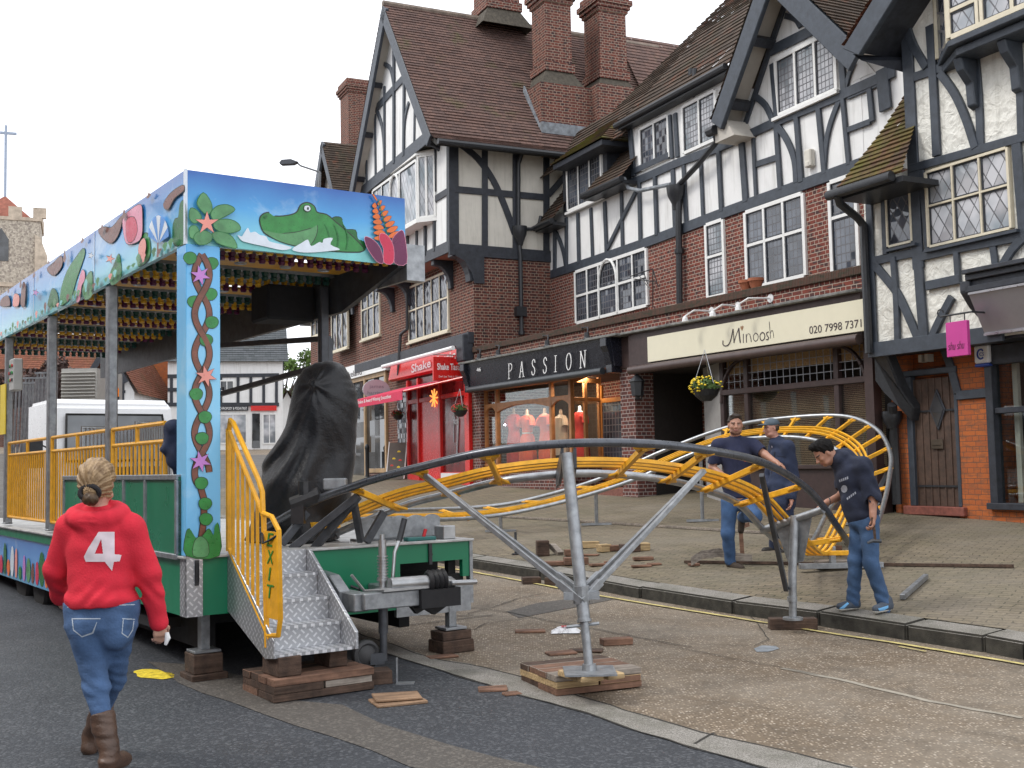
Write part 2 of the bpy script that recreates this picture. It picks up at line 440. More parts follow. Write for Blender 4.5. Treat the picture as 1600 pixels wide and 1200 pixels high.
def window(fr, ax, v, bl, tr, cols, rows, glass, frame, parent, fw=0.06, dep=0.05, name='window', arch=None, sill=0.0, recess=0.0, label=None):
 a = fp(fr, ax, v, *bl); b = fp(fr, ax, v, *tr)
 k = 1 - ax if ax < 2 else 0
 k = 0 if ax == 1 else 1
 o = OUT[ax]
 h0, h1, z0, z1 = min(a[k], b[k]), max(a[k], b[k]), a.z, b.z
 if isinstance(cols, int): cols = [i / cols for i in range(1, cols)]
 if isinstance(rows, int): rows = [i / rows for i in range(1, rows)]
 def P(h, z, d):
  p = [0, 0, z]; p[k] = h; p[ax] = v + o[ax] * d; return p
 mb = MB()
 for (ha, hb, za, zb) in ((h0 - fw / 2, h0 + fw / 2, z0, z1), (h1 - fw / 2, h1 + fw / 2, z0, z1)):
  mb.box(P(ha, za, -0.02), P(hb, zb, dep))
 for z in (z0, z1):
  mb.box(P(h0 + fw / 2, z - fw / 2, -0.02), P(h1 - fw / 2, z + fw / 2, dep - .002))
 cw = fw * 0.75
 for c in cols:
  h = h0 + (h1 - h0) * c; mb.box(P(h - cw / 2, z0 + fw / 2, -0.01), P(h + cw / 2, z1 - fw / 2, dep - .006))
 xs = [0] + list(cols) + [1]
 for r in rows:
  z = z0 + (z1 - z0) * r
  for i in range(len(xs) - 1):
   ha = h0 + (h1 - h0) * xs[i] + (fw / 2 if i == 0 else cw / 2); hb = h0 + (h1 - h0) * xs[i + 1] - (fw / 2 if i == len(xs) - 2 else cw / 2)
   mb.box(P(ha, z - cw / 2, -0.01), P(hb, z + cw / 2, dep - .008))
 if sill: mb.box(P(h0 - 0.09, z0 - fw / 2 - 0.06, 0), P(h1 + 0.09, z0 - fw / 2, dep + sill))
 if arch:
  ha, hb = h0 + (h1 - h0) * arch[0], h0 + (h1 - h0) * arch[1]; c = (ha + hb) / 2; r = (hb - ha) / 2; zs = z0 + (z1 - z0) * arch[2]
  pts = [P(c + (r - .03) * math.cos(t), zs + (r - .03) * math.sin(t) * 1.25, dep) for t in [math.pi * i / 10 for i in range(11)]]
  mb.tube([P(ha + .03, z0, dep)] + pts[::-1] + [P(hb - .03, z0, dep)], 0.035, 6)
 w = mb.build(name, frame, parent, label=label)
 cs = MB(); ys = [0] + list(rows) + [1]; e = .022
 for i in range(len(xs) - 1):
  for j in range(len(ys) - 1):
   ha, hb = h0 + (h1 - h0) * xs[i] + cw * .6, h0 + (h1 - h0) * xs[i + 1] - cw * .6; za, zb = z0 + (z1 - z0) * ys[j] + cw * .6, z0 + (z1 - z0) * ys[j + 1] - cw * .6
   cs.box(P(ha, za, 0), P(ha + e, zb, .03)); cs.box(P(hb - e, za, 0), P(hb, zb, .03)); cs.box(P(ha + e, za, 0), P(hb - e, za + e, .028)); cs.box(P(ha + e, zb - e, 0), P(hb - e, zb, .028))
 cs.build('casement', BLACKW, w)
 g = MB(); g.box(P(h0 + 0.01, z0 + 0.01, 0.0), P(h1 - 0.01, z1 - 0.01, 0.012))
 g.build('pane', glass, w)
 return w
def wallpoly(fr, ax, v, pts, mat, parent, name='wall', thick=0.15, px=True):
 P = [fp(fr, ax, v, *p) if px else p for p in pts]
 mb = MB(); mb.prism([Vector(p) - OUT[ax] * thick for p in P], OUT[ax] * thick)
 return mb.build(name, mat, parent)
def text_mesh(body, size, mat, parent, M, name='lettering', ext=0.004, shear=0.0, spacing=1.0, align='LEFT', offset=0.0, xs=1.0):
 """M: matrix taking text space (x right, y up, z out) to the parent's space"""
 c = bpy.data.curves.new(name, 'FONT'); c.body = body; c.size = size; c.extrude = ext; c.shear = shear; c.space_character = spacing
 c.align_x = align; c.offset = offset
 o = bpy.data.objects.new(name, c); COL.objects.link(o)
 bpy.context.view_layer.update()
 me = bpy.data.meshes.new_from_object(o.evaluated_get(bpy.context.evaluated_depsgraph_get()))
 bpy.data.objects.remove(o); bpy.data.curves.remove(c)
 me.transform(Matrix.Diagonal((xs, 1, 1, 1))); me.transform(M); me.materials.clear(); me.materials.append(mat)
 q = bpy.data.objects.new(name, me); COL.objects.link(q)
 if parent is not None: q.parent = parent
 return q
def tmat(o, x, y):                                       # matrix from origin, x dir, y dir
 o, x, y = Vector(o), Vector(x).normalized(), Vector(y).normalized(); z = x.cross(y)
 m = Matrix.Identity(4)
 for i in range(3): m[i][0], m[i][1], m[i][2], m[i][3] = x[i], y[i], z[i], o[i]
 return m
def nib(mb, o, x, y, pts, w, ang=30, off=0.003, thin=0.3):
 """calligraphic stroke: pts in letter space, nib held at an angle"""
 o, x, y = Vector(o), Vector(x), Vector(y); zz = x.normalized().cross(y.normalized())
 n = Vector((math.cos(rad(ang)), math.sin(rad(ang)))) * w / 2; m = Vector((-n.y, n.x)) * thin
 for (a, b) in zip(pts[:-1], pts[1:]):
  a, b = Vector(a), Vector(b); d = (b - a)
  cand = [p + s1 * n + s2 * m for p in (a, b) for s1 in (-1, 1) for s2 in (-1, 1)]
  c = sum(cand, Vector((0, 0))) / len(cand)
  pts_ = sorted(set((round(p.x, 6), round(p.y, 6)) for p in cand))
  def hull(P):
   def half(P):
    h = []
    for p in P:
     while len(h) > 1 and (h[-1][0] - h[-2][0]) * (p[1] - h[-2][1]) - (h[-1][1] - h[-2][1]) * (p[0] - h[-2][0]) <= 0: h.pop()
     h.append(p)
    return h
   return half(P)[:-1] + half(P[::-1])[:-1]
  H = hull(pts_)
  if len(H) < 3: continue
  k = len(mb.f) % 7 * 0.0001
  mb.add([o + x * p[0] + y * p[1] + zz * (off + k) for p in H], [tuple(range(len(H)))])
 return mb
def text_fit(body, mat, parent, o, x, y, width, height, **kw):
 """lettering laid out to an exact width and height from its lower left corner"""
 q = text_mesh(body, 1.0, mat, None, Matrix.Identity(4), ext=0.001, **kw)
 vs = q.data.vertices; x0 = min(v.co.x for v in vs); x1 = max(v.co.x for v in vs); y0 = min(v.co.y for v in vs); y1 = max(v.co.y for v in vs)
 for v in vs: v.co.x = (v.co.x - x0) / (x1 - x0) * width; v.co.y = (v.co.y - y0) / (y1 - y0) * height
 q.data.transform(tmat(o, x, y))
 if parent is not None: q.parent = parent
 return q
def pxtext(body, mat, parent, fr, ax, v, bl, br, hpx, **kw):
 """lettering on a wall: baseline from pixel bl to br, hpx its height in pixels at the left"""
 a, b = fp(fr, ax, v, *bl), fp(fr, ax, v, *br); c = fp(fr, ax, v, bl[0], bl[1] - hpx)
 return text_fit(body, mat, parent, a + OUT[ax] * .004, (b - a), (0, 0, 1), (b - a).length, (c - a).length, **kw)
# ---------------- ground ----------------
def m_road():
 g = N('exposed aggregate concrete')
 v = g.n("TexVoronoi", feature='F1'); v.inputs["Scale"].default_value = 48; g.l(g.co(), v.inputs["Vector"])
 st = g.ramp(v.outputs["Distance"], [(0.2, 1), (0.5, 0)])
 hue = g.n("SeparateColor"); g.l(v.outputs["Color"], hue.inputs[0])
 stc = g.ramp(hue.outputs[0], [(0.0, (0.07, 0.05, 0.04)), (0.45, (0.24, 0.185, 0.13)), (0.72, (0.46, 0.37, 0.27)), (1.0, (0.68, 0.60, 0.50))])
 col = g.mix(st, (0.17, 0.13, 0.09), stc)
 col = g.mix(g.ramp(g.noise(0.55, 6, rough=0.7), [(0.42, 0), (0.65, 0.5)]), col, (0.30, 0.27, 0.225))
 col = g.mix(g.ramp(g.noise(1.9, 6, rough=0.75, dist=0.6), [(0.5, 0), (0.72, 0.65)]), col, (0.085, 0.07, 0.055))
 col = g.mix(0.25, col, g.ramp(g.noise(7, 4), [(0.3, 0.5), (0.7, 1)]), 'MULTIPLY')
 g.base(col); g.set(0.75, spec=0.3); g.bump(g.math('ADD', st, g.math('MULTIPLY', g.noise(12, 4), 1.5)), 0.6, 0.006); return g.m
def m_asph(name, c, warm=0.0):
 g = N(name)
 v = g.n("TexVoronoi", feature='F1'); v.inputs["Scale"].default_value = 60; g.l(g.co(), v.inputs["Vector"])
 hue = g.n("SeparateColor"); g.l(v.outputs["Color"], hue.inputs[0])
 col = g.mix(g.ramp(hue.outputs[1], [(0.6, 0), (1, 1)]), c, (c[0] * 2.9, c[1] * 2.8, c[2] * 2.6))
 col = g.mix(g.ramp(g.noise(0.7, 6, rough=0.7, dist=0.4), [(0.35, 0), (0.7, 0.5)]), col, sh(c, 1.55))
 col = g.mix(g.ramp(g.noise(2.7, 5, rough=0.8), [(0.58, 0), (0.72, 0.5)]), col, sh(c, 0.55))
 if warm: col = g.mix(warm, col, (0.15, 0.12, 0.09))
 g.base(col); g.set(rough=g.ramp(g.noise(1.1, 4), [(0.3, 0.55), (0.7, 0.8)]), spec=0.4)
 g.bump(g.math('SUBTRACT', 1, v.outputs["Distance"]), 0.55, 0.006); return g.m
def m_pave():
 g = N('block paving')
 mp = g.n("Mapping"); mp.inputs["Rotation"].default_value = (0, 0, rad(33)); g.l(g.co(), mp.inputs[0])
 wv = g.noise(14, 2)
 dv = g.n("VectorMath", operation='ADD'); sc = g.n("VectorMath", operation='SCALE'); cbx = g.n("CombineXYZ"); g.l(wv, cbx.inputs[0]); g.l(wv, cbx.inputs[1])
 g.l(cbx.outputs[0], sc.inputs[0]); sc.inputs["Scale"].default_value = 0.06; g.l(mp.outputs[0], dv.inputs[0]); g.l(sc.outputs[0], dv.inputs[1])
 bt = g.n("TexBrick"); g.l(dv.outputs[0], bt.inputs["Vector"]); bt.offset = 0.5
 bt.inputs["Scale"].default_value = 1; bt.inputs["Mortar Size"].default_value = 0.006; bt.inputs["Brick Width"].default_value = 0.2; bt.inputs["Row Height"].default_value = 0.1
 bt.inputs["Color1"].default_value = (0.25, 0.205, 0.14, 1); bt.inputs["Color2"].default_value = (0.175, 0.145, 0.105, 1); bt.inputs["Mortar"].default_value = (0.055, 0.05, 0.035, 1)
 col = g.mix(g.ramp(g.noise(0.9, 6, rough=0.75), [(0.42, 0), (0.75, 0.65)]), bt.outputs["Color"], (0.10, 0.10, 0.055))
 col = g.mix(g.ramp(g.noise(0.35, 5, rough=0.7), [(0.45, 0), (0.65, 0.5)]), col, (0.27, 0.235, 0.19))
 col = g.mix(0.5, col, g.ramp(g.noise(40, 4), [(0.3, 0.45), (0.7, 1)]), 'MULTIPLY')
 g.base(col); g.set(0.8, spec=0.3); g.bump(g.math('SUBTRACT', 1, bt.outputs["Fac"]), 0.7, 0.01); return g.m
def m_kerb():
 g = N('granite kerb stone')
 col = g.mix(g.ramp(g.noise(130, 2), [(0.35, 0), (0.65, 1)]), (0.13, 0.12, 0.105), (0.34, 0.32, 0.29))
 col = g.mix(g.ramp(g.noise(1.6, 6, rough=0.75), [(0.45, 0), (0.7, 0.75)]), col, (0.085, 0.085, 0.06))
 g.base(col); g.set(0.8, spec=0.3); g.bump(g.noise(30, 5), 0.5, 0.01); return g.m
ROADM, ASPH, ASPH2, PAVE, KERBM = m_road(), m_asph('dark asphalt', (0.033, 0.036, 0.042)), m_asph('worn asphalt', (0.052, 0.05, 0.048), 0.22), m_pave(), m_kerb()
YEL = paint('worn yellow road paint', (0.55, 0.46, 0.17), 0.8, 0.25, 12, 0.2, dirt=0.7)
def sheet(name, pts, mat, f, lift, world=False, jit=0.0, sub=0.35, kind='structure'):
 P = [Vector((p[0], p[1], 0)) if world else (lambda q: Vector((q.x, q.y, 0)))(hitf(p[0], p[1], f)) for p in pts]
 Q = []
 rnd = random.Random(len(pts))
 for a, b in zip(P, P[1:] + P[:1]):
  k = max(1, min(40, int((b - a).length / sub)))
  for i in range(k):
   q = a.lerp(b, i / k)
   if jit and i: q = q + Vector((rnd.uniform(-jit, jit), rnd.uniform(-jit, jit), 0))
   Q.append(q)
 bm = bmesh.new(); vs = [bm.verts.new((q.x, q.y, f(q.x, q.y) + lift)) for q in Q]
 fc = bm.faces.new(vs); bmesh.ops.triangulate(bm, faces=[fc])
 bmesh.ops.recalc_face_normals(bm, faces=bm.faces)
 if sum((x.normal.z for x in bm.faces)) < 0: bmesh.ops.reverse_faces(bm, faces=bm.faces)
 me = bpy.data.meshes.new(name); bm.to_mesh(me); bm.free(); me.materials.append(mat)
 o = bpy.data.objects.new(name, me); COL.objects.link(o)
 return tag(o, kind=kind)
def stripG(name, pts, wd, mat, f, lift, kind='structure', jit=0.0):
 P = [hitf(x, y, f) for (x, y) in pts]
 mb = MB(); Q = []
 for a, b in zip(P[:-1], P[1:]):
  k = max(1, int((b - a).length / 0.15))
  Q += [a.lerp(b, i / k) for i in range(k)]
 Q.append(P[-1]); L = []; R_ = []
 for i, p in enumerate(Q):
  t = (Q[min(i + 1, len(Q) - 1)] - Q[max(0, i - 1)]); s = Vector((-t.y, t.x, 0)).normalized()
  j = Vector((random.uniform(-jit, jit), random.uniform(-jit, jit), 0)); w_ = wd * random.uniform(1 - jit * 12, 1 + jit * 12)
  for s_, l in ((1, L), (-1, R_)):
   q = p + j + s * s_ * w_ / 2; l.append((q.x, q.y, f(q.x, q.y) + lift))
 for i in range(len(Q) - 1): mb.quad(L[i], R_[i], R_[i + 1], L[i + 1])
 return tag(mb.build(name, mat), kind=kind)
mb = MB(); xs = [-90, -60, -40, -30, -20, -15, -10, -6, -3, 0, 3, 6, 10, 15, 25, 60]; ys = [-20, -5, 0, 3, 6, 9, 12, 15, 18, 21, 25, 28, 32, 36, 40, 46, 54, 62, 70, 90, 120, 200]
vs = [(x, y, gR(x, y)) for y in ys for x in xs]; n = len(xs)
mb.add(vs, [(j * n + i, j * n + i + 1, (j + 1) * n + i + 1, (j + 1) * n + i) for j in range(len(ys) - 1) for i in range(n - 1)])
mb.build('road', ROADM, kind='structure')
U = [(535, 983), (610, 1007), (680, 1031), (732, 1038), (808, 1057), (1000, 1118), (1097, 1145), (1333, 1200), (1480, 1236)]
Lw = [(535, 1003), (610, 1024), (680, 1046), (760, 1070), (808, 1086), (919, 1115), (1000, 1145), (1082, 1169), (1193, 1200), (1330, 1240)]
u0, l0, l9, u9 = onR(*U[0]), onR(*Lw[0]), onR(*Lw[-1]), onR(*U[-1])
dirb = Vector((-0.569, 0.822, 0))
Uw = [onR(*p) for p in U]; Lww = [onR(*p) for p in Lw]
far = u0 + dirb * 16; farl = l0 + dirb * 16
sheet('asphalt', [(p.x, p.y) for p in Lww] + [(l9.x + 3, l9.y - 4), (-30, -4), (-34, 30), (farl.x - 4, farl.y + 4), (farl.x, farl.y)], ASPH, gR, 0.004, True, 0.012)
far2 = [(farl.x, farl.y), (farl.x - 4, farl.y + 4), (-34, 30), (-45, 60), (-45, 95), (20, 95), (14, 60), (-6.5, 30), (far.x, far.y)]
sheet('far_street', far2, ASPH2, gR, 0.004, True)
sheet('gutter_strip', [(p.x, p.y) for p in Uw] + [(p.x, p.y) for p in Lww[::-1]] + [(farl.x, farl.y), (far.x, far.y)], KERBM, gR, 0.008, True, 0.015)
sheet('worn_asphalt_band', [(300, 1040), (390, 1060), (448, 1095), (535, 1103), (595, 1132), (700, 1165), (860, 1205), (1000, 1236), (780, 1236), (640, 1200), (580, 1174), (460, 1135), (280, 1069), (230, 1035)], ASPH2, gR, 0.008, jit=0.02)
sheet('asphalt_patch', [(791, 956), (838, 943), (934, 930), (958, 937), (905, 948), (811, 966)], ASPH2, gR, 0.004, jit=0.01)
sheet('worn_patch', [(1178, 1014), (1190, 1009), (1212, 1010), (1218, 1014), (1200, 1019), (1182, 1019)], LEADM, gR, 0.004, jit=0.01, sub=0.08)
sheet('yellow_paint_patch', [(209, 1050), (222, 1047), (248, 1048), (268, 1053), (272, 1060), (255, 1063), (228, 1061), (214, 1056)], paint('bright yellow paint', (0.75, 0.55, 0.03), 0.7, 0.4, 26, 0.2, dirt=0.9), gR, 0.008, jit=0.02, sub=0.05)
CRK = paint('road crack', (0.03, 0.027, 0.022), 0.9, 0.2)
LCR = paint('worn concrete joint', (0.30, 0.27, 0.22), 0.9, 0.2, 8, 0.3)
for i, (pts, w_) in enumerate([([(732, 960), (770, 950), (810, 936), (850, 927)], .012), ([(735, 950), (792, 957), (830, 965), (880, 975), (960, 990), (1080, 1012)], .014), ([(600, 985), (640, 978), (720, 968), (770, 962)], .02),
  ([(700, 975), (740, 985), (760, 975), (820, 968)], .012), ([(640, 960), (690, 965), (740, 962)], .02), ([(535, 984), (610, 1008), (680, 1032), (732, 1039), (808, 1058), (1000, 1119), (1097, 1146), (1333, 1201)], .018),
  ([(535, 1004), (610, 1025), (680, 1047), (760, 1071), (808, 1087), (919, 1116), (1000, 1146), (1082, 1170), (1193, 1201)], .015), ([(1085, 1165), (1110, 1152), (1120, 1148)], .02), ([(1060, 1013), (1210, 1042), (1280, 1056)], .01),
  ([(1130, 905), (1200, 1000), (1180, 1010)], .008)]):
 stripG('road_crack', pts, w_, CRK, gR, 0.0095, jit=0.012)
stripG('road_joint', [(1225, 1045), (1330, 1066), (1450, 1096), (1600, 1122)], .05, LCR, gR, 0.004, jit=0.014)
stripG('yellow_line', [(1680, 1052), (1600, 1040), (1416, 1009), (1271, 987), (1145, 966), (1080, 956), (1001, 943), (919, 929), (811, 908), (735, 894), (640, 880)], .05, YEL, gR, 0.0125, jit=0.006)
stripG('yellow_line', [(1405, 1012), (1446, 1020)], .03, YEL, gR, 0.0125, jit=0.006)
KP = [onP(*p) for p in [(1600, 1004), (1537, 992), (1416, 975), (1278, 955), (1145, 939), (1000, 917), (843, 889), (732, 872)]]
dk = (KP[0] - KP[1]).normalized()
KP = [KP[0] + dk * 4] + [KP[0] + dk * 1.5] + KP
dl = Vector((-0.545, 0.838, 0))
for d in (1.5, 3.5, 6, 9, 13, 18, 26): KP.append(KP[9] + dl * d) if d == 1.5 else KP.append(Vector((KP[9].x + dl.x * d, KP[9].y + dl.y * d, 0)))
KP = [Vector((p.x, p.y, 0)) for p in KP]
nk = []
for i in range(len(KP)):
 t = (KP[min(i + 1, len(KP) - 1)] - KP[max(i - 1, 0)]).normalized(); nk.append(Vector((t.y, -t.x, 0)) if t.y > 0 else Vector((-t.y, t.x, 0)))
KW = 0.30
def kpt(i, w_): return KP[i] + nk[i] * w_
mb = MB(); run = []
for i in range(len(KP) - 1):
 L_ = (KP[i + 1] - KP[i]).length; k = max(1, round(L_ / 1.45))
 for j in range(k):
  a0, a1 = j / k, (j + 1) / k
  g_ = 0.0035 / (L_ / k)
  q = []
  dz = random.uniform(-.006, .006)
  for (t, w_) in ((a0 + g_ / k, 0.0), (a1 - g_ / k, 0.0), (a1 - g_ / k, KW), (a0 + g_ / k, KW)):
   p = KP[i].lerp(KP[i + 1], t) + nk[i].lerp(nk[i + 1], t) * (w_ + (random.uniform(-.008, .008) if w_ == 0 else 0)); q.append(Vector((p.x, p.y, gP(p.x, p.y) + dz)))
  mb.prism(q, (0, 0, -0.3))
ko = mb.build('kerb', KERBM, kind='structure', bevel=0.018, seg=2)
KF = paint('grimy shaded kerb face', (.045, .042, .034), .9, .5, 10, .6, dirt=.5); ko.data.materials.append(KF)  # side faces darkened: road grime plus shade put into the colour
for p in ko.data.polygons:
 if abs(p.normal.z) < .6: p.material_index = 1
ds = [KW + 0.004, 1, 2, 3.5, 5, 7, 9, 12, 18, 30]
mb = MB(); vs = []
for i in range(len(KP)):
 for d in ds:
  p = kpt(i, d); vs.append((p.x, p.y, gP(p.x, p.y) - 0.004))
n = len(ds)
mb.add(vs, [(i * n + j, i * n + j + 1, (i + 1) * n + j + 1, (i + 1) * n + j) for i in range(len(KP) - 1) for j in range(n - 1)])
mb.build('pavement', PAVE, kind='structure')
# ---------------- frames of the buildings ----------------
F0 = atY(742, 570, 28.5); FO = (F0.x, F0.y, 1.05)
FF = Frame(FO, rad(-64.7)); SF = Frame(FO, rad(-59.9))
c0 = atY(1525, 700, 16.0); CF = Frame((c0.x, c0.y, 0.72), rad(-63.2))
def beams(name, parent, mat, fr, ax, v, L, **kw):
 mb = MB()
 for k, it in enumerate(L): strip(mb, fr, ax, v, it[1], it[0], 0.04 + 0.004 * (k % 5), **kw)
 return mb.build(name, mat, parent, bevel=0.006)
def bracket(fr_name, parent, u, w0, w1, z, h, th=0.2, mat=None, name='jetty_bracket'):
 mb = MB(); P = [(u - th / 2, w0, z), (u - th / 2, w1, z), (u - th / 2, w1, z - 0.14)]
 for i in range(1, 6):
  t = i / 5 * math.pi / 2
  P.append((u - th / 2, w1 + (w0 - w1) * (0.15 + 0.7 * math.sin(t)), z - 0.14 - (h - 0.14) * (1 - math.cos(t))))
 P.append((u - th / 2, w0, z - h))
 mb.prism(P, (th, 0, 0)); return mb.build(name, mat or BLACKW, parent, bevel=0.012)
def chimney(parent, u, w, z0, z1, s, name='chimney', mat=None, flare=True):
 mb = MB(); h = s / 2
 mb.box((u - h, w - h, z0), (u + h, w + h, z1 - 0.55))
 for i, (d, a, b) in enumerate([(0.05, .55, .45), (0.10, .45, .34), (0.15, .34, .2), (0.08, .2, .0)]):
  mb.box((u - h - d, w - h - d, z1 - a), (u + h + d, w + h + d, z1 - b))
 if flare:
  mb.box((u - h - .06, w - h - .06, z0), (u + h + .06, w + h + .06, z0 + .25))
  vs = [(u - h - .3, w - h - .3, z0 - .55), (u + h + .3, w - h - .3, z0 - .55), (u + h + .3, w + h + .3, z0 - .55), (u - h - .3, w + h + .3, z0 - .55),
   (u - h, w - h, z0 + .02), (u + h, w - h, z0 + .02), (u + h, w + h, z0 + .02), (u - h, w + h, z0 + .02)]
  mb.mat(mat or BRICK_A); mb.m = [0] * len(mb.m); mb.mat(paint('mossy brick weathering', (0.07, 0.06, 0.045), 0.9, 0.4, 12, 0.5))
  mb.add(vs, [(0, 1, 5, 4), (1, 2, 6, 5), (2, 3, 7, 6), (3, 0, 4, 7), (4, 5, 6, 7)])
 o = mb.build(name, None if flare else (mat or BRICK_A), parent, bevel=0.0)
 if flare:
  pass
 return o
# ======== building A: big gabled corner building ========
A = build_at(FF, 'gabled_building', 'tall building with steep brown roof, black timber gable and twin brick chimneys', 'building')
zJ, zE, JW = 5.98, 8.80, -0.58
uG = -2.99 * 2 + 0.0                                   # left end of the jetty
SOFF = paint('terracotta soffit', (0.30, 0.14, 0.10), 0.8, 0.1)
SOFW = paint('off white soffit', (0.50, 0.47, 0.42), 0.8, 0.06)
mb = MB(); mb.box((-9.6, 0, -2.2), (0, 9, zJ - 0.02)); mb.build('brick_wall', BRICK_A, A)
mb = MB(); mb.box((uG, JW, zJ - .04), (-.02, 0.02, zJ)); mb.build('soffit', SOFF, A)
mb = MB(); mb.box((uG + .02, JW + .02, zJ), (0, 9, zE)); mb.build('side_panels', CREAM, A)
mb = MB(); mb.box((uG + .02, JW, zJ), (-.004, JW + .02, zE)); mb.build('lit_front_panels', WHITE, A)  # front painted whiter than the cream sides for the light it faces
beams('side_timber_frame', A, BLACKW, FF, 0, 0.0, [
 (.27, [(708, 222), (709, 388)]), (.16, [(757, 230), (757, 392)]), (.20, [(806, 236), (806, 398)]), (.17, [(853, 240), (853, 402)]),
 (.30, [(701, 389), (866, 402)]), (.17, [(710, 296), (855, 309)]), (.12, [(712, 221), (868, 240)]),
 (.17, [(714, 222), (746, 248), (770, 282), (788, 322), (804, 366)]), (.16, [(882, 276), (856, 305)])])
beams('front_timber_frame', A, BLACKW, FF, 1, JW, [
 (.22, [(702, 216), (702, 386)]), (.30, [(560, 451), (703, 385)]), (.18, [(560, 385), (701, 299)]),
 (.12, [(680, 308), (680, 393)]), (.12, [(666, 316), (666, 400)]), (.12, [(652, 324), (652, 406)]), (.12, [(638, 333), (638, 412)]), (.12, [(681, 225), (681, 300)])])
GW = -0.95
ga = FF.hit(598, 8, 1, -1.3); zt = FF.hit(668, 213, 1, GW).z
gl, gr_ = 2 * ga.x - 0.16, 0.16
mb = MB(); mb.prism([(gl, GW, zt), (gr_, GW, zt), (ga.x, GW, ga.z - 0.25)], (0, .3, 0)); mb.build('gable_panel', WHITE, A)
mb = MB(); mb.box((gl, GW, zt - .06), (gr_, JW, zt - .03)); mb.build('gable_soffit', SOFW, A)
beams('gable_timber_frame', A, GREYW, FF, 1, GW, [
 (.34, [(540, 322), (670, 213)]), (.22, [(583, 176), (632, 122)]), (.10, [(602, 135), (602, 268)]), (.14, [(617, 75), (617, 256)]), (.13, [(633, 120), (632, 244)]), (.10, [(649, 168), (648, 230)]),
 (.10, [(587, 178), (588, 275)]), (.10, [(573, 215), (574, 286)]), (.12, [(602, 100), (612, 108), (617, 132)]), (.13, [(588, 168), (598, 196), (602, 232)]), (.12, [(640, 160), (634, 186), (632, 222)]), (.12, [(609, 60), (571, 235)])])
for (px) in (690, 625, 600): bracket(FF, A, FF.hit(px, 430, 1, -.3).x, 0, JW + .02, zJ - .04, .75)
bracket(FF, A, -.16, 0, JW + .02, zJ - .04, .75, .32)
mb = MB(); mb.prism([(0, -.52, zJ), (0, .28, zJ), (0, .28, zJ - .85), (0, .02, zJ - .85), (0, -.06, zJ - .6), (0, -.25, zJ - .3), (0, -.5, zJ - .18)], (.07, 0, 0)); mb.build('jetty_bracket', BLACKW, A)
for uu in (-0.75,): bracket(FF, A, uu, JW + .2, GW, zt - .06, .5, .14)
foot = FF.hit(672, 212, 1, -1.3)
fl = Vector((2 * ga.x - foot.x, -1.3, foot.z)); top = Vector((ga.x, -1.3, ga.z)); fr_ = Vector((foot.x, -1.3, foot.z))
def barge(mb, a, b, dep=.09, wd=.34):
 d = (b - a).normalized(); dn = Vector((-d.z, 0, d.x)) if d.x > 0 else Vector((d.z, 0, -d.x)); dn = -dn if dn.z > 0 else dn
 mb.prism([a, b, b + dn * wd, a + dn * wd], (0, dep, 0))
mb = MB(); barge(mb, fr_, top); barge(mb, fl, top, .085); mb.build('bargeboard', GREYW, A, bevel=.012)
mb = MB()
for a in (fr_, fl):
 d = (top - a).normalized(); dn = Vector((-d.z, 0, d.x)) if d.x > 0 else Vector((d.z, 0, -d.x)); dn = -dn if dn.z > 0 else dn
 off = dn * .10
 mb.prism([a + off + Vector((0, .09, 0)), top + off + Vector((0, .09, 0)), top + off + Vector((0, .36, 0)), a + off + Vector((0, .36, 0))], dn * .04)
mb.build('verge_soffit', SOFW, A)
for t in (.12, .36, .62):
 for a in (fl, fr_):
  c = a.lerp(top, t); d = (top - a).normalized(); dn = Vector((-d.z, 0, d.x)) if d.x > 0 else Vector((d.z, 0, -d.x)); dn = -dn if dn.z > 0 else dn
  mb = MB(); mb.obox(c + dn * .17 + Vector((0, .24, 0)), d * .07, dn * .07, (0, .12, 0)); mb.build('purlin_end', BLACKW, A)
RL = 9.3
back = Vector((0, RL, 0))
lift = Vector((0, 0, .05))
kick = fr_ + Vector((0.22, 0, -.16)); kickl = fl + Vector((-0.22, 0, -.16))
roof_obj('roof', [(fr_ + lift, fr_ + back + lift, top + lift, top + back + lift, 46), (kick + lift, kick + back + lift, fr_ + lift, fr_ + back + lift, 3),
    (fl + back + lift, fl + lift, top + back + lift, top + lift, 46)], TILE_A, A)
mb = MB(); mb.tube([top + Vector((0, i * .45, .05)) for i in range(21)], .09, 7); mb.build('ridge_tiles', paint('ridge tile', (0.20, 0.16, 0.13), .85, .3, 5, .3), A)
mb = MB(); mb.prism([fr_ + Vector((0, .1, 0)), kick + Vector((0, .1, -.02)), kick + Vector((-.04, .1, -.12)), Vector((0.02, -1.2, zE - .02)), Vector((-.3, -1.2, zE + .1))], (0, RL - .1, 0))
mb.build('eaves_boxing', paint('grimy eaves', (0.035, 0.033, 0.03), .8, .5, 4, .3), A)
mb = MB(); g0 = kick + Vector((.05, .1, -.04)); mb.tube([g0, g0 + Vector((0, RL - .2, 0))], .075, 8); mb.build('gutter', GUTTER, A)
mb = MB(); mb.prism([(fl.x + .4, 0, zE - .1), (fr_.x - .5, 0, zE - .1), (ga.x, 0, ga.z - .3)], (0, RL - 1.6, 0)); mb.build('attic_core', CREAM, A)
cz = top + Vector((0, 7.6, .0))
roof_obj('cross_roof', [(cz + Vector((3.2, -.6, -3.9)), cz + Vector((3.2, 2.6, -3.9)), cz + Vector((-.2, .0, .35)), cz + Vector((-.2, 2.6, .35)), 30)], TILE_A, A)
nS = (fr_ - top).cross(Vector((0, 1, 0))).normalized()
b0 = FF.hitp(846, 205, fr_, nS); b1 = FF.hitp(938, 215, fr_, nS)
zc = FF.hit(850, 128, 0, b0.x).z
mb = MB(); um = b0.x - 1.75
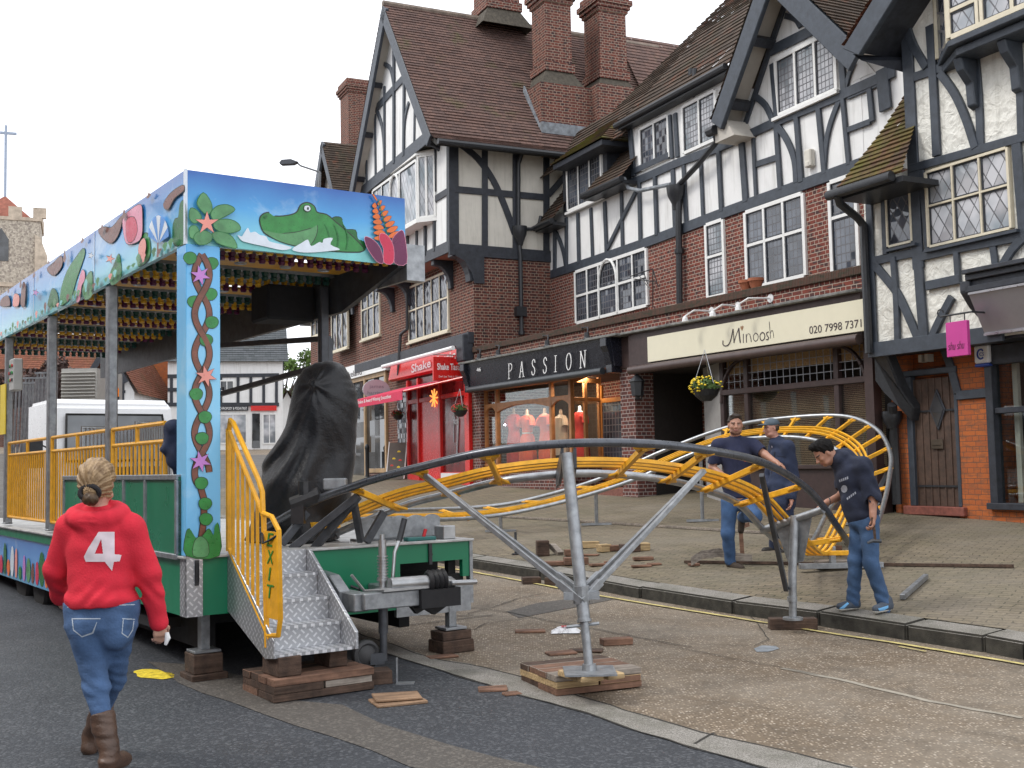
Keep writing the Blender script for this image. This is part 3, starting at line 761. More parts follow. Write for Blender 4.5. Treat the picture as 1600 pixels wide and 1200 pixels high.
mb.box((um, b0.y, b0.z - .7), (b0.x, b0.y + 1.55, zc)); mb.box((um + .15, b0.y + 1.55, b0.z - .7), (b0.x + .35, b0.y + 3.3, zc + .05)); cb = mb.build('chimney_base', BRICK_A, A)
mb = MB(); mb.box((b0.x, b0.y - .05, b0.z - .08), (b0.x + .14, b0.y + 3.3, b0.z + .22)); mb.prism([(b0.x, b0.y - .06, b0.z - .1), (b0.x + .02, b0.y - .06, b0.z + .1), (b0.x - .9, b0.y - .06, b0.z + 1.5), (b0.x - .95, b0.y - .06, b0.z + 1.25)], (0, .05, 0)); mb.build('lead_flashing', LEADM, A)
zs1 = FF.hit(862, 0, 0, b0.x - .3).z + .55
for (wc, ss) in ((b0.y + .80, .80), (b0.y + 2.5, .86)):
 chimney(A, b0.x - .82, wc, zc + .5, zs1, ss)
chimney(A, ga.x + .05, FF.hit(775, 30, 0, ga.x).y, top.z - .3 + .5, top.z + 3.2, 1.0)
GLA = [GL_DIAL]
window(FF, 1, 0, (641, 534), (701, 424), 5, [.56], GL_DIA, CFRAME, A, sill=.05)
window(FF, 1, 0, (567, 531), (594, 437), 3, [.56], GL_DIA, CFRAME, A, sill=.05)
window(FF, 1, 0, (520, 550), (544, 481), 3, 1, GL_DIA, CFRAME, A, sill=.05)
window(FF, 1, 0, (488, 527), (500, 460), 2, 1, GL_DIA, CFRAME, A, sill=.05)
o0, o1, o2 = FF.hit(585, 300, 1, JW - .35), FF.hit(652, 300, 1, JW - .35), FF.hit(681, 290, 1, JW)
zb, zt2 = FF.hit(652, 343, 1, JW - .35).z, FF.hit(652, 243, 1, JW - .35).z
mb = MB(); mb.prism([(o0.x, JW - .33, zb), (o1.x, JW - .33, zb), (o2.x, JW + .01, zb), (o0.x - (o2.x - o1.x), JW + .01, zb)], (0, 0, zt2 - zb)); bay = mb.build('oriel', paint('oriel core', (0.05, 0.05, 0.055), .6), A)
mb = MB()
for z_, h_ in ((zb - .10, .12), (zt2, .10)): mb.prism([(o0.x - .03, JW - .40, z_), (o1.x + .03, JW - .40, z_), (o2.x + .05, JW, z_), (o0.x - .5, JW, z_)], (0, 0, h_))
mb.build('oriel_sill', WFRAME, A)
ow = window(FF, 1, JW - .33, (585, 384), (652, 250), [.22, .42, .64], 1, GL_DIAL, WFRAME, A, fw=.07, arch=(.42, .64, .72))
pA, pB = Vector((o1.x, JW - .33, zb)), Vector((o2.x, JW, zb)); dd = (pB - pA); nn = Vector((dd.y, -dd.x, 0)).normalized()
mb = MB(); H_ = zt2 - zb
for t in (.04, .5, .96): mb.bar(pA + dd * t + nn * .02, pA + dd * t + nn * .02 + Vector((0, 0, H_)), .06, .05, up=nn)
for z_ in (.03, H_ - .03): mb.bar(pA + nn * .015 + Vector((0, 0, z_)), pB + nn * .015 + Vector((0, 0, z_)), .05, .06)
ws = mb.build('window', WFRAME, A); mb = MB(); mb.prism([pA + nn * .005, pB + nn * .005, pB + nn * .005 + Vector((0, 0, H_)), pA + nn * .005 + Vector((0, 0, H_))], nn * .008); mb.build('pane', GL_DIAL, ws)
zf1, zf0 = FF.hit(739, 518, 1, -.05).z, FF.hit(739, 536, 1, -.05).z
mb = MB(); mb.box((-9.6, -.16, zf0), (-.02, 0, zf1)); mb.build('string_fascia', BLACKW, A, bevel=.01)
mb = MB(); mb.box((-.52, -.3, zf0 - .45), (-.04, -.0, zf1 - .05)); mb.build('console_bracket', BLACKW, A, bevel=.03)
uH = FF.hit(520, 290, 1, 0).x
mb = MB(); mb.box((-16.5, .25, -2.2), (-9.6, 9, 6.6)); mb.build('rear_wall', BRICK_A, A)
mb = MB(); mb.box((-16.4, -.2, 6.0), (-9.2, .3, 7.6)); mb.build('rear_jetty', BLACKW, A)
a_ = FF.hit(502, 221, 1, -.8); f_ = FF.hit(521, 300, 1, -.8); fL = Vector((2 * a_.x - f_.x, -.8, f_.z)); bk = Vector((0, 6, 0))
roof_obj('far_roof', [(f_, f_ + bk, a_, a_ + bk, 22), (fL + bk, fL, a_ + bk, a_, 22)], TILE_B, A)
mb = MB(); barge(mb, f_, a_, .08, .28); barge(mb, fL, a_, .075, .28); mb.build('bargeboard', GREYW, A)
mb = MB(); mb.prism([(f_.x, -.45, f_.z), (fL.x, -.45, f_.z), (a_.x, -.45, a_.z - .2)], (0, .4, 0)); mb.build('gable_panel', SOFW, A)
for px_ in (548, 505): bracket(FF, A, FF.hit(px_, 480, 1, -.1).x, .0, -.45, FF.hit(px_, 452 if px_ > 520 else 486, 1, -.2).z, .8, .2)
cu = FF.hit(548, 160, 1, 2.5)
chimney(A, cu.x, 2.8, cu.z - 4, FF.hit(548, 130, 1, 2.5).z, 1.15, flare=False)
def pipe(parent, pts, r=.055, name='downpipe', mat=None):
 mb = MB(); mb.tube(pts, r, 8)
 for p, q in zip(pts[:-1], pts[1:]):
  L_ = (Vector(q) - Vector(p)).length
  if L_ > 1.5:
   for t in [i / int(L_ / 1.1) for i in range(1, int(L_ / 1.1) + 1)]:
    c = Vector(p).lerp(Vector(q), t); d = (Vector(q) - Vector(p)).normalized() * .05
    mb.tube([c - d, c + d], r * 1.45, 8)
 return mb.build(name, mat or GUTTER, parent, smooth=True)
h = lambda x, y, v=.09: FF.hit(x, y, 0, v)
pipe(A, [h(819, 222, .3), h(817, 235, .2), h(810, 256), h(810, 365), h(813, 400), h(815, 520)], .06)
mb = MB(); c = h(812, 366); mb.lathe((c.x, c.y, c.z - .3), [(.07, 0), (.14, .2), (.18, .3), (.2, .42), (.2, .5)], 10); mb.build('rain_hopper', GUTTER, A, smooth=True)
pipe(A, [h(812, 358), h(830, 358, .1), h(842, 352, .12), h(845, 338, .12)], .05)
mb = MB(); c = h(812, 487); mb.box((c.x - .08, c.y - .12, c.z - .12), (c.x + .1, c.y + .16, c.z + .12)); mb.build('pipe_bracket', GUTTER, A)
pipe(A, [(-4.6, -.62, zJ - .1), (-4.6, -.12, zJ - .3), (-4.6, -.12, 4.5), (-5.2, -.12, 4.4), (-5.2, -.2, 3.2)], .05)
# ======== building B: wing with the cross gable ========
B = build_at(FF, 'timbered_wing_building', 'white panelled timber building with dormers and a cross gable over the ivory shop sign', 'building')
BW = 2.2; uR = 11.66
zB1 = 5.50; zB2 = 6.88; zC = 3.5
mb = MB(); mb.box((0.002, BW, -1.6), (uR, 9, zB1)); mb.build('brick_wall', BRICK_B, B)
mb = MB(); mb.box((0.004, BW + .01, zB1), (uR, 9, zB2 + .1)); mb.build('plaster_panels', WHITE, B)
e0 = FF.hit(984, 196, 1, BW); e1 = FF.hit(1124, 126, 1, BW)
mb = MB(); mb.box((e0.x, BW + .01, zB2), (8.6, 6.2, e0.z)); mb.build('dormer_wall', WHITE, B)
gA = Vector((10.06, BW, 9.72)); gL, gRt = 7.95, 12.3
mb = MB(); mb.prism([(8.25, BW + .004, zB2 + .1), (12.0, BW + .004, zB2 + .1), (gA.x, BW + .004, gA.z - .35)], (0, .25, 0)); mb.build('gable_panel', WHITE, B)
mb = MB(); mb.box((11.66, BW + .02, 5.5), (12.9, BW + .2, 7.6)); mb.build('link_panel', WHITE, B)
G = GREYW
beams('timber_frame', B, G, FF, 1, BW, [
 (.22, [(862, 429), (1000, 383), (1132, 333), (1348, 256)]), (.18, [(925, 308), (1000, 281), (1060, 255), (1115, 235), (1166, 213), (1230, 184), (1316, 149), (1400, 112)]),
 (.14, [(868, 345), (868, 425)]), (.11, [(886, 340), (886, 418)]), (.11, [(904, 333), (906, 412)]), (.11, [(924, 325), (927, 404)]), (.12, [(946, 315), (949, 396)]), (.11, [(972, 300), (974, 388)]), (.12, [(1000, 284), (1002, 378)]),
 (.11, [(1025, 276), (1028, 368)]), (.14, [(1052, 262), (1056, 358)]), (.12, [(1069, 258), (1074, 352)]), (.10, [(1096, 246), (1100, 342)]), (.12, [(1124, 232), (1129, 331)]),
 (.16, [(1160, 216), (1167, 316)]), (.09, [(1178, 210), (1183, 310)]), (.12, [(1214, 193), (1221, 297)]), (.12, [(1246, 182), (1254, 285)]), (.12, [(1280, 168), (1290, 272)]), (.10, [(1318, 150), (1328, 258)]),
 (.12, [(1180, 258), (1216, 246)]), (.10, [(1322, 205), (1362, 190)]),
 (.12, [(865, 355), (876, 376), (883, 400), (886, 424)]), (.11, [(995, 300), (972, 345), (951, 388)]), (.13, [(1216, 196), (1232, 220), (1243, 250), (1246, 286)]), (.12, [(1313, 156), (1300, 190), (1292, 225), (1289, 262)]),
 (.12, [(1056, 177), (1060, 246)]), (.10, [(1048, 180), (1052, 248)]), (.14, [(986, 203), (992, 276)]), (.14, [(1047, 243), (992, 268)])])
beams('gable_timber_frame', B, G, FF, 1, BW, [
 (.20, [(1205, 80), (1300, 33)]), (.13, [(1252, -30), (1254, 42)]), (.12, [(1208, 100), (1216, 192)]), (.14, [(1314, 60), (1321, 150)]),
 (.12, [(1181, 150), (1198, 165), (1210, 190)]), (.11, [(1228, 25), (1244, 30), (1252, 42)]), (.11, [(1268, 8), (1260, 28), (1256, 40)]), (.10, [(1336, 98), (1328, 118), (1322, 142)]),
 (.11, [(1360, 138), (1365, 190)]), (.26, [(1380, 108), (1386, 172)]), (.16, [(1326, 149), (1374, 128)]), (.12, [(1232, -5), (1162, 206)])])
ez = e0.z + .02; sl = 1.19
P0 = Vector((0, BW - .25, ez - .3)); nR = Vector((0, 1, sl)).cross(Vector((1, 0, 0))).normalized()
v0 = FF.hitp(960, 196, P0, nR)
tl = FF.hitp(1003, 132, P0, nR); tr = FF.hitp(1135, 0, P0, nR)
dv = (tr - tl)
tl2 = tl - dv * .3; tr2 = tr + dv * .45
t_ = (tr2.y - P0.y)
ridge = Vector((10.3, tr2.y, tr2.z))
roof_obj('roof', [(Vector((max(.1, tl2.x - .2), tl2.y, tl2.z)), Vector((10.3, tl2.y, tl2.z)), tr2, ridge, 34),
    (Vector((.05, P0.y, P0.z)), Vector((e0.x + .1, P0.y, P0.z)), Vector((.05, tl2.y, tl2.z)), Vector((e0.x + .1, tl2.y, tl2.z)), max(4, int((tl2 - P0).z / .12))),
    (Vector((e0.x + .05, BW - .28, ez)), Vector((9, BW - .28, ez)), Vector((e0.x + .05, tl2.y + 1.2, tl2.z + 1.2 * sl)), Vector((9, tl2.y + 1.2, tl2.z + 1.2 * sl)), 14)], TILE_B, B)
mb = MB(); mb.prism([(e0.x, BW - .28, ez - .02), (e0.x, BW + 1.5, ez - .02), (e0.x, BW + 1.5, ez + 1.6)], (-.04, 0, 0)); mb.box((e0.x - .04, BW + .0, zB2 + .1), (e0.x, BW + 1.8, ez)); mb.build('dormer_cheek', BLACKW, B)
mb = MB(); mb.tube([(e0.x - .15, BW - .30, ez - .03), (8.3, BW - .30, ez - .03)], .07, 8); mb.box((e0.x - .1, BW - .26, ez - .14), (8.3, BW + .0, ez - .03)); mb.build('gutter', GUTTER, B)
for (a, b, z) in ((.03, 1.05, 6.72), (2.75, 4.45, 6.98)): roof_obj('eaves_tiles', [(Vector((a, BW - .42, z)), Vector((b, BW - .42, z)), Vector((a, BW + .6, z + 1.2)), Vector((b, BW + .6, z + 1.2)), 11)], TILE_B, B)
for (a, b, z) in ((.03, 1.05, 6.66), (2.65, 4.5, 6.92)): mb = MB(); mb.tube([(a, BW - .46, z), (b, BW - .46, z)], .075, 8); mb.box((a, BW - .42, z - .1), (b, BW, z - .02)); mb.build('gutter', GUTTER, B)
d0, d1 = FF.hit(880, 335, 1, BW - .05), FF.hit(944, 240, 1, BW - .05)
mb = MB(); mb.box((d0.x, BW - .04, d0.z - .05), (d1.x + .1, BW + 2.4, d1.z + .25)); mb.build('dormer', BLACKW, B)
window(FF, 1, BW - .05, (889, 330), (940, 234), 3, 1, GL_RECT, WFRAME, B, sill=.03)
q0 = FF.hit(860, 253, 1, BW - .55); q1 = FF.hit(939, 220, 1, BW - .55); zq = (q0.z + q1.z) / 2
ap = Vector(((q0.x + q1.x) / 2 + .1, BW + .75, zq + 1.05)); bkk = Vector((0, 2.6, 0))
a0, a1 = Vector((q0.x, BW - .55, zq)), Vector((q1.x, BW - .55, zq))
roof_obj('dormer_roof', [(a0, a1, ap - Vector((.03, 0, 0)), ap + Vector((.03, 0, 0)), 14), (a1, a1 + bkk, ap, ap + bkk, 14), (a0 + bkk, a0, ap + bkk, ap, 14)], TILE_M, B)
mb = MB(); mb.box((a0.x + .05, BW - .5, zq - .14), (a1.x - .05, BW + 2, zq - .02)); mb.build('dormer_eaves', BLACKW, B);
window(FF, 1, BW, (1003, 266), (1045, 180), 2, 1, GL_RECT, WFRAME, B, fw=.07)
window(FF, 1, BW, (1070, 240), (1119, 141), 2, 1, GL_RECTL, WFRAME, B, fw=.07)
window(FF, 1, BW, (1108, 466), (1131, 343), 1, [.55], GL_RECTL, WFRAME, B, fw=.07)
window(FF, 1, BW, (1170, 452), (1256, 302), 3, [.56], GL_RECT, WFRAME, B, fw=.075)
window(FF, 1, BW, (1303, 428), (1338, 272), 1, [.6], GL_RECT, WFRAME, B, fw=.075)
window(FF, 1, BW, (902, 505), (1011, 388), [.18, .35, .62, .82], [.52], GL_RECT, WFRAME, B, fw=.075, arch=(.35, .62, .62))
window(FF, 1, BW + .0, (1217, 181), (1305, 47), 3, 1, GL_RECTL, WFRAME, B, fw=.075, sill=.06)
mb = MB(); c = FF.hit(1269, 248, 1, BW); mb.box((c.x - .09, BW - .12, c.z - .16), (c.x + .09, BW, c.z + .16)); mb.box((c.x - .06, BW - .14, c.z - .17), (c.x + .06, BW - .1, c.z - .06)); mb.build('alarm_box', CREAM, B, bevel=.02)
GB = BW - .62
lf = FF.hit(1110, 190, 1, GB); tp = Vector((10.06, GB, 9.62)); rf = Vector((12.35, GB, 7.16))
lf = Vector((lf.x, GB, lf.z)); mb = MB(); barge(mb, lf, tp, .1, .40); barge(mb, rf, tp, .095, .40); mb.build('bargeboard', G, B, bevel=.015)
mb = MB(); ofs = Vector((0, .1, 0))
for a in (lf, rf):
 d = (tp - a).normalized(); dn = Vector((-d.z, 0, d.x)) if d.x > 0 else Vector((d.z, 0, -d.x)); dn = -dn if dn.z > 0 else dn
 mb.prism([a + dn * .05 + ofs, tp + dn * .05 + ofs, tp + dn * .05 + Vector((0, .6, 0)), a + dn * .05 + Vector((0, .6, 0))], dn * .05)
mb.build('verge_soffit', SOFW, B)
for t in (.15, .55, .86):
 for a in (lf, rf):
  c = a.lerp(tp, t); d = (tp - a).normalized(); dn = Vector((-d.z, 0, d.x)) if d.x > 0 else Vector((d.z, 0, -d.x)); dn = -dn if dn.z > 0 else dn
  mb = MB(); mb.obox(c + dn * .2 + Vector((0, .36, 0)), d * .09, dn * .1, (0, .26, 0)); mb.build('purlin_end', BLACKW, B, bevel=.01)
bkk = Vector((0, 6, 0)); up_ = Vector((0, 0, .04))
roof_obj('gable_roof', [(lf + bkk + up_, lf + up_, tp + bkk + up_, tp + up_, 24), (rf + up_, rf + bkk + up_, tp + up_, tp + bkk + up_, 24)], TILE_B, B)
mb = MB(); mb.prism([lf + Vector((0, .1, -.05)), lf + Vector((.0, .1, -.42)), lf + Vector((.62, .1, -.42)), lf + Vector((.35, .1, -.05))], (0, .55, 0)); mb.build('gable_foot', SOFW, B)
h = lambda x, y, w_=BW - .12: FF.hit(x, y, 1, w_)
pipe(B, [h(1060, 305), h(1062, 480, BW - .12)], .07)
pipe(B, [h(1116, 205, BW - .3), h(1120, 222, BW - .25), h(1090, 258, BW - .2), h(1060, 290)], .06)
pipe(B, [h(975, 278, BW - .3), h(982, 294, BW - .25), h(1000, 298, BW - .2), h(1048, 288)], .045, mat=LEADM)
mb = MB(); c = h(1057, 302); mb.lathe((c.x, c.y, c.z - .35), [(.09, 0), (.1, .1), (.2, .3), (.22, .45), (.22, .5)], 10); mb.build('rain_hopper', GUTTER, B, smooth=True)
mb = MB(); c = h(1112, 205, GB + .05); mb.tube([(c.x - .1, c.y, c.z), (c.x + .12, c.y, c.z)], .1, 8); mb.build('gutter', GUTTER, B)
mb = MB()
for x in (1080, 1086): c = FF.hitp(x, 138, P0, nR); mb.tube([c - Vector((0, 0, .2)), (c.x, c.y, c.z + .42)], .055, 8)
mb.build('vent_pipe', GUTTER, B)
c = h(1066, 505, BW - .12)
mb = MB();
for (a, b) in (((985, 432), (1020, 420)), ((1020, 420), (1028, 448)), ((990, 436), (1026, 440)), ((1005, 424), (1012, 444)), ((1020, 420), (1020, 480)), ((998, 430), (1016, 452))): mb.tube([h(*a, BW - .3), h(*b, BW - .25)], .012, 5)
tag(mb.build('hanging_sign_bracket', GUTTER, None), 'bare wrought iron scroll bracket beside the arched first floor window', 'bracket')
bpy.data.objects['hanging_sign_bracket'].location = FF.o; bpy.data.objects['hanging_sign_bracket'].rotation_euler = (0, 0, FF.a)
# ======== building C: right-hand timbered house ========
C_ = build_at(CF, 'jettied_timbered_house', 'rough rendered timber house jettied over orange brick beside the plank door', 'building')
CW = -0.5; zc0 = 2.42; zc1 = 5.02; zc2 = 6.30
u0C = CF.hit(1353, 420, 1, CW).x; u1C = CF.hit(1418, 60, 1, CW - .0).x
mb = MB(); mb.box((-1.55, .0, -1.2), (-1.20, 7, zc0)); mb.box((-.345, 0, -1.2), (.22, 7, zc0)); mb.box((-1.20, .12, -1.2), (-.345, 7, zc0)); mb.box((.22, 0, -1.2), (6, 7, .16)); mb.box((.22, .5, .16), (6, 7, zc0)); mb.build('brick_wall', BRICK_C, C_)
mb = MB(); mb.box((u0C, CW + .01, zc0), (6, 7, zc1)); mb.build('first_floor_panels', ROUGHW, C_)
mb = MB(); mb.box((u1C, CW, zc1), (6, 7, 9.5)); mb.build('second_floor_panels', ROUGHW, C_)
mb = MB(); mb.box((u0C, CW + .02, zc0 - .04), (6, .02, zc0 - .002)); mb.build('jetty_soffit', BLACKW, C_)
beams('timber_frame', C_, G, CF, 1, CW, [
 (.13, [(1359, 300), (1364, 440), (1368, 545)]), (.20, [(1414, -20), (1422, 120), (1432, 330), (1437, 420)]), (.16, [(1436, 400), (1441, 470), (1446, 530)]),
 (.22, [(1360, 548), (1482, 532), (1570, 520)]), (.10, [(1398, 402), (1403, 470), (1405, 538)]), (.13, [(1366, 408), (1440, 393)]), (.13, [(1438, 402), (1500, 388), (1548, 379), (1620, 365)]),
 (.12, [(1424, 264), (1500, 243), (1590, 218), (1620, 210)]), (.13, [(1450, 447), (1503, 436)]), (.09, [(1496, 392), (1499, 434)]), (.10, [(1552, 376), (1558, 424)]),
 (.13, [(1367, 412), (1384, 432), (1404, 458), (1422, 495), (1437, 530)]), (.12, [(1602, 372), (1583, 392), (1564, 424)]), (.12, [(1490, 464), (1474, 494), (1459, 526)]),
 (.14, [(1455, 40), (1460, 120), (1466, 244)]), (.13, [(1420, 124), (1456, 112), (1520, 88), (1620, 52)]), (.12, [(1526, 90), (1531, 150), (1534, 232)]), (.11, [(1590, 64), (1595, 130), (1598, 214)]),
 (.12, [(1471, 114), (1494, 146), (1512, 186), (1527, 232)]), (.12, [(1418, 38), (1430, 72), (1450, 106)]), (.14, [(1590, 222), (1596, 300), (1602, 372)]), (.10, [(1441, 262), (1452, 392)]), (.09, [(1382, 292), (1386, 398)]), (.09, [(1378, 295), (1426, 280)])])
window(CF, 1, CW, (1455, 386), (1577, 231), 3, [.54], GL_DIAL, CFRAME, C_, fw=.036, dep=.06)
window(CF, 1, CW, (1390, 386), (1424, 296), 1, 1, GL_DIA, CFRAME, C_, fw=.034, dep=.05)
mb = MB(); a, b = CF.hit(1447, 394, 1, CW - .06), CF.hit(1592, 359, 1, CW - .06); mb.box((a.x, CW - .11, (a.z + b.z) / 2 - .02), (b.x, CW, (a.z + b.z) / 2 + .02))
a, b = CF.hit(1386, 392, 1, CW - .06), CF.hit(1432, 382, 1, CW - .06); mb.box((a.x, CW - .10, a.z - .02), (b.x, CW, a.z + .02)); mb.build('sill', G, C_)
BY = CW - .45
s0, s1 = CF.hit(1484, 64, 1, BY), CF.hit(1600, 22, 1, BY); s_ = CF.hit(1464, 92, 1, CW)
mb = MB(); z_ = s0.z
mb.prism([(s_.x, CW, z_ - .1), (s0.x, BY - .05, z_ - .1), (5, BY - .05, z_ - .1), (5, CW, z_ - .1)], (0, 0, .09)); mb.prism([(s_.x + .06, CW, z_ - .22), (s0.x + .05, BY + .05, z_ - .22), (5, BY + .05, z_ - .22), (5, CW, z_ - .22)], (0, 0, .115))
mb.build('bay_sill', G, C_, bevel=.012)
mb = MB(); mb.prism([(s_.x + .03, CW, z_), (s0.x, BY + .03, z_), (5, BY + .03, z_), (5, CW, z_)], (0, 0, 3)); mb.build('bay', BLACKW, C_)
window(CF, 1, BY + .03, (1486, 60), (1665, -120), [.26, .30, .56, .80], [.45], GL_DIAL, CFRAME, C_, fw=.07)
pA, pB = Vector((s_.x + .03, CW, z_)), Vector((s0.x, BY + .03, z_)); dd = pB - pA; nn = Vector((dd.y, -dd.x, 0)).normalized(); nn = -nn if nn.y > 0 else nn
mb = MB()
for t in (.08, .92): mb.bar(pA + dd * t + nn * .03, pA + dd * t + nn * .03 + Vector((0, 0, 2.5)), .05, .05, up=nn)
ws = mb.build('window', CFRAME, C_); mb = MB(); mb.prism([pA + nn * .01, pB + nn * .01, pB + nn * .01 + Vector((0, 0, 2.5)), pA + nn * .01 + Vector((0, 0, 2.5))], nn * .008); mb.build('pane', GL_DIA, ws)
for x in (1514, 1583):
 c = CF.hit(x, 90 if x < 1550 else 62, 1, CW - .1)
 mb = MB(); mb.prism([(c.x - .07, CW, z_ - .22), (c.x - .07, BY + .1, z_ - .22), (c.x - .07, BY + .16, z_ - .38), (c.x - .07, CW - .13, z_ - .55), (c.x - .07, CW - .11, z_ - .85), (c.x - .07, CW, z_ - .9)], (.14, 0, 0)); mb.build('carved_bracket', G, C_, bevel=.015)
ev = CF.hit(1316, 76, 1, CW - .7); ev2 = CF.hit(1366, -6, 1, CW - .7)
d = (ev2 - ev).normalized(); top_ = ev + d * 5.0; dn = Vector((d.z, 0, -d.x)); dn = dn if dn.z < 0 else -dn
mb = MB(); mb.prism([ev, top_, top_ + dn * .36, ev + dn * .36 + d * .12], (0, .10, 0)); mb.build('bargeboard', G, C_, bevel=.012)
roof_obj('roof', [(ev + Vector((0, 7, .05)), ev + Vector((0, 0, .05)), top_ + Vector((0, 7, .05)), top_ + Vector((0, 0, .05)), 40)], TILE_R, C_)
mb = MB(); mb.prism([ev + Vector((0.02, .1, -.02)), top_ + Vector((0.02, .1, -.02)), top_ + Vector((.3, .1, -.15)), ev + Vector((.3, .1, -.15))], (0, 6.5, 0))
mb.prism([ev + Vector((.1, .1, -.10)), ev + Vector((.28, .1, -.26)), Vector((u1C + .05, .1, 6.35)), Vector((u1C + .05, .1, 6.7))], (0, 5, 0)); mb.build('eaves_soffit', BLACKW, C_)
mb = MB(); mb.box((u1C - .02, CW + .3, 4.6), (u1C + .05, 6, 6.9)); mb.build('flank_boarding', BLACKW, C_)
PN = Vector((0, -1.0, 1.15)).normalized()
p0 = CF.hit(1302, 304, 1, CW - .72); p1 = CF.hit(1400, 270, 1, CW - .72); zp = (p0.z + p1.z) / 2
top0 = Vector((p0.x + .25, CW + .12, zp + 1.02)); top1 = Vector((u1C - .0, CW + .12, zp + 1.02))
roof_obj('pentice_roof', [(Vector((p0.x, CW - .72, zp)), Vector((p1.x + .12, CW - .72, zp)), top0, Vector((u1C + .02, CW + .12, zp + 1.02)), 12),
 (Vector((p0.x + .25, CW + .12, zp + 1.02)), Vector((u1C, CW + .12, zp + 1.02)), Vector((p0.x + .5, CW + .8, zp + 2.1)), Vector((u1C, CW + .8, zp + 2.1)), 12)], TILE_M, C_)
mb = MB(); mb.tube([(p0.x - .05, CW - .78, zp - .03), (p1.x - .02, CW - .78, zp - .03)], .075, 9); mb.box((p0.x + .05, CW - .7, zp - .12), (p1.x + .1, CW + .1, zp - .04)); mb.build('gutter', GUTTER, C_, smooth=True)
hC = lambda x, y, w_=CW - .1: CF.hit(x, y, 1, w_)
pipe(C_, [hC(1308, 305, CW - .78), hC(1312, 318, CW - .7), hC(1340, 340, CW - .2), hC(1349, 352), hC(1351, 400), hC(1355, 480), hC(1358, 552)], .062)
pipe(C_, [hC(1394, 632, -.25), hC(1396, 660, -.12), hC(1399, 720, -.12), hC(1402, 788, -.12)], .072)
mb = MB(); c = hC(1394, 655, -.14); mb.lathe((c.x, c.y, c.z - .14), [(.08, 0), (.085, .03), (.13, .1), (.15, .2), (.15, .26)], 10); mb.build('rain_hopper', GUTTER, C_, smooth=True)
mb = MB(); a = hC(1366, 556, CW)
mb.prism([(a.x - .04, CW + .02, zc0 - .04), (a.x - .04, CW + .02, zc0 - .42), (a.x + .04, CW + .1, zc0 - .60), (a.x + .16, CW + .3, zc0 - .85), (a.x + .26, CW + .42, zc0 - 1.05), (a.x + .32, CW + .42, zc0 - .85), (a.x + .26, CW + .2, zc0 - .5), (a.x + .22, CW + .02, zc0 - .04)], (.03, .18, 0)); mb.build('dragon_bracket', GUTTER, C_, bevel=.02)
beams('brace', C_, G, CF, 1, -.0, [(.13, [(1474, 540), (1486, 570), (1498, 614)]), (.13, [(1497, 618), (1548, 613)])])
dm = paint('dark oak planks', (0.075, 0.045, 0.032), 0.6, 0.35, 12, 0.3)
da, db = CF.hit(1437, 790, 1, .06), CF.hit(1494, 590, 1, .06); dz0, dz1 = da.z, CF.hit(1465, 590, 1, .06).z
mb = MB(); nP = 6; wd = (db.x - da.x) / nP
for i in range(nP): mb.box((da.x + wd * i + .004, .05, dz0), (da.x + wd * (i + 1) - .004, .09, dz1))
for i in range(nP + 1): mb.box((da.x + wd * i - .012, .035, dz0), (da.x + wd * i + .012, .05, dz1))
dr = mb.build('door', dm, C_, bevel=.003)
for z in (dz0 + .28, dz1 - .5): mb = MB(); mb.box((da.x + .02, .028, z), (db.x - .02, .035, z + .03)); mb.build('hinge', GUTTER, dr)
c = CF.hit(1465, 640, 1, .03); mb = MB()
mb.prism([(c.x - .15, .02, c.z), (c.x, .02, c.z - .31), (c.x + .15, .02, c.z), (c.x, .02, c.z + .31)], (0, .02, 0)); df = mb.build('door_window', BLACKW, dr, bevel=.004)
mb = MB(); mb.prism([(c.x - .115, .012, c.z), (c.x, .012, c.z - .25), (c.x + .115, .012, c.z), (c.x, .012, c.z + .25)], (0, .008, 0)); mb.build('door_pane', GL_DARK, dr)
c = CF.hit(1465, 694, 1, .03); mb = MB(); mb.box((c.x - .11, .01, c.z - .07), (c.x + .11, .03, c.z + .07)); mb.box((c.x - .08, .0, c.z - .02), (c.x + .08, .012, c.z + .02)); mb.build('letter_plate', paint('tarnished brass', (0.10, 0.08, 0.06), .45, .3, metal=.6), dr, bevel=.005)
mb = MB(); mb.box((da.x - .11, -.02, dz0), (da.x, .1, dz1 + .05)); mb.box((db.x, -.02, dz0), (db.x + .06, .1, dz1 + .05)); mb.box((da.x - .15, -.04, dz1 + .05), (db.x + .08, .1, dz1 + .14)); mb.build('door_frame', G, C_, bevel=.01)
mb = MB(); mb.box((da.x - .2, -.08, dz0 - .13), (db.x + .14, .12, dz0)); mb.build('doorstep', paint('red quarry tile', (0.22, 0.07, 0.05), .7, .3, 20), C_, bevel=.01)
mb = MB(); x0 = .24; mb.box((x0, -.05, .16), (x0 + .12, .12, zc0 - .25)); mb.box((x0 + .12, -.02, 1.42), (5.5, .08, 1.50)); mb.box((x0 - .03, -.1, .10), (5.5, .12, .19)); mb.box((x0 + .12, -.04, zc0 - .32), (5.5, .1, zc0 - .05)); mb.build('shop_window_frame', BLACKW, C_, bevel=.008)
mb = MB(); mb.box((x0 + .12, .06, .19), (5.5, .066, zc0 - .32)); mb.build('shop_window_pane', SHOPGL, C_)
mb = MB(); mb.box((x0 + .1, .48, .1), (5.5, .5, zc0)); mb.build('shop_back_wall', paint('dark shop interior', (0.05, 0.05, 0.05), .8), C_)
mb = MB(); mb.box((x0 + .26, .2, .19), (x0 + .34, .26, zc0 - .3)); mb.build('display_post', CREAM, C_)
mb = MB(); mb.lathe((x0 + .62, .3, .19), [(.22, 0), (.24, .02), (.10, .30), (.16, .5), (.06, .62)], 12); mb.build('display_bag', paint('tan leather', (0.38, 0.24, 0.14), .5), C_, smooth=True)
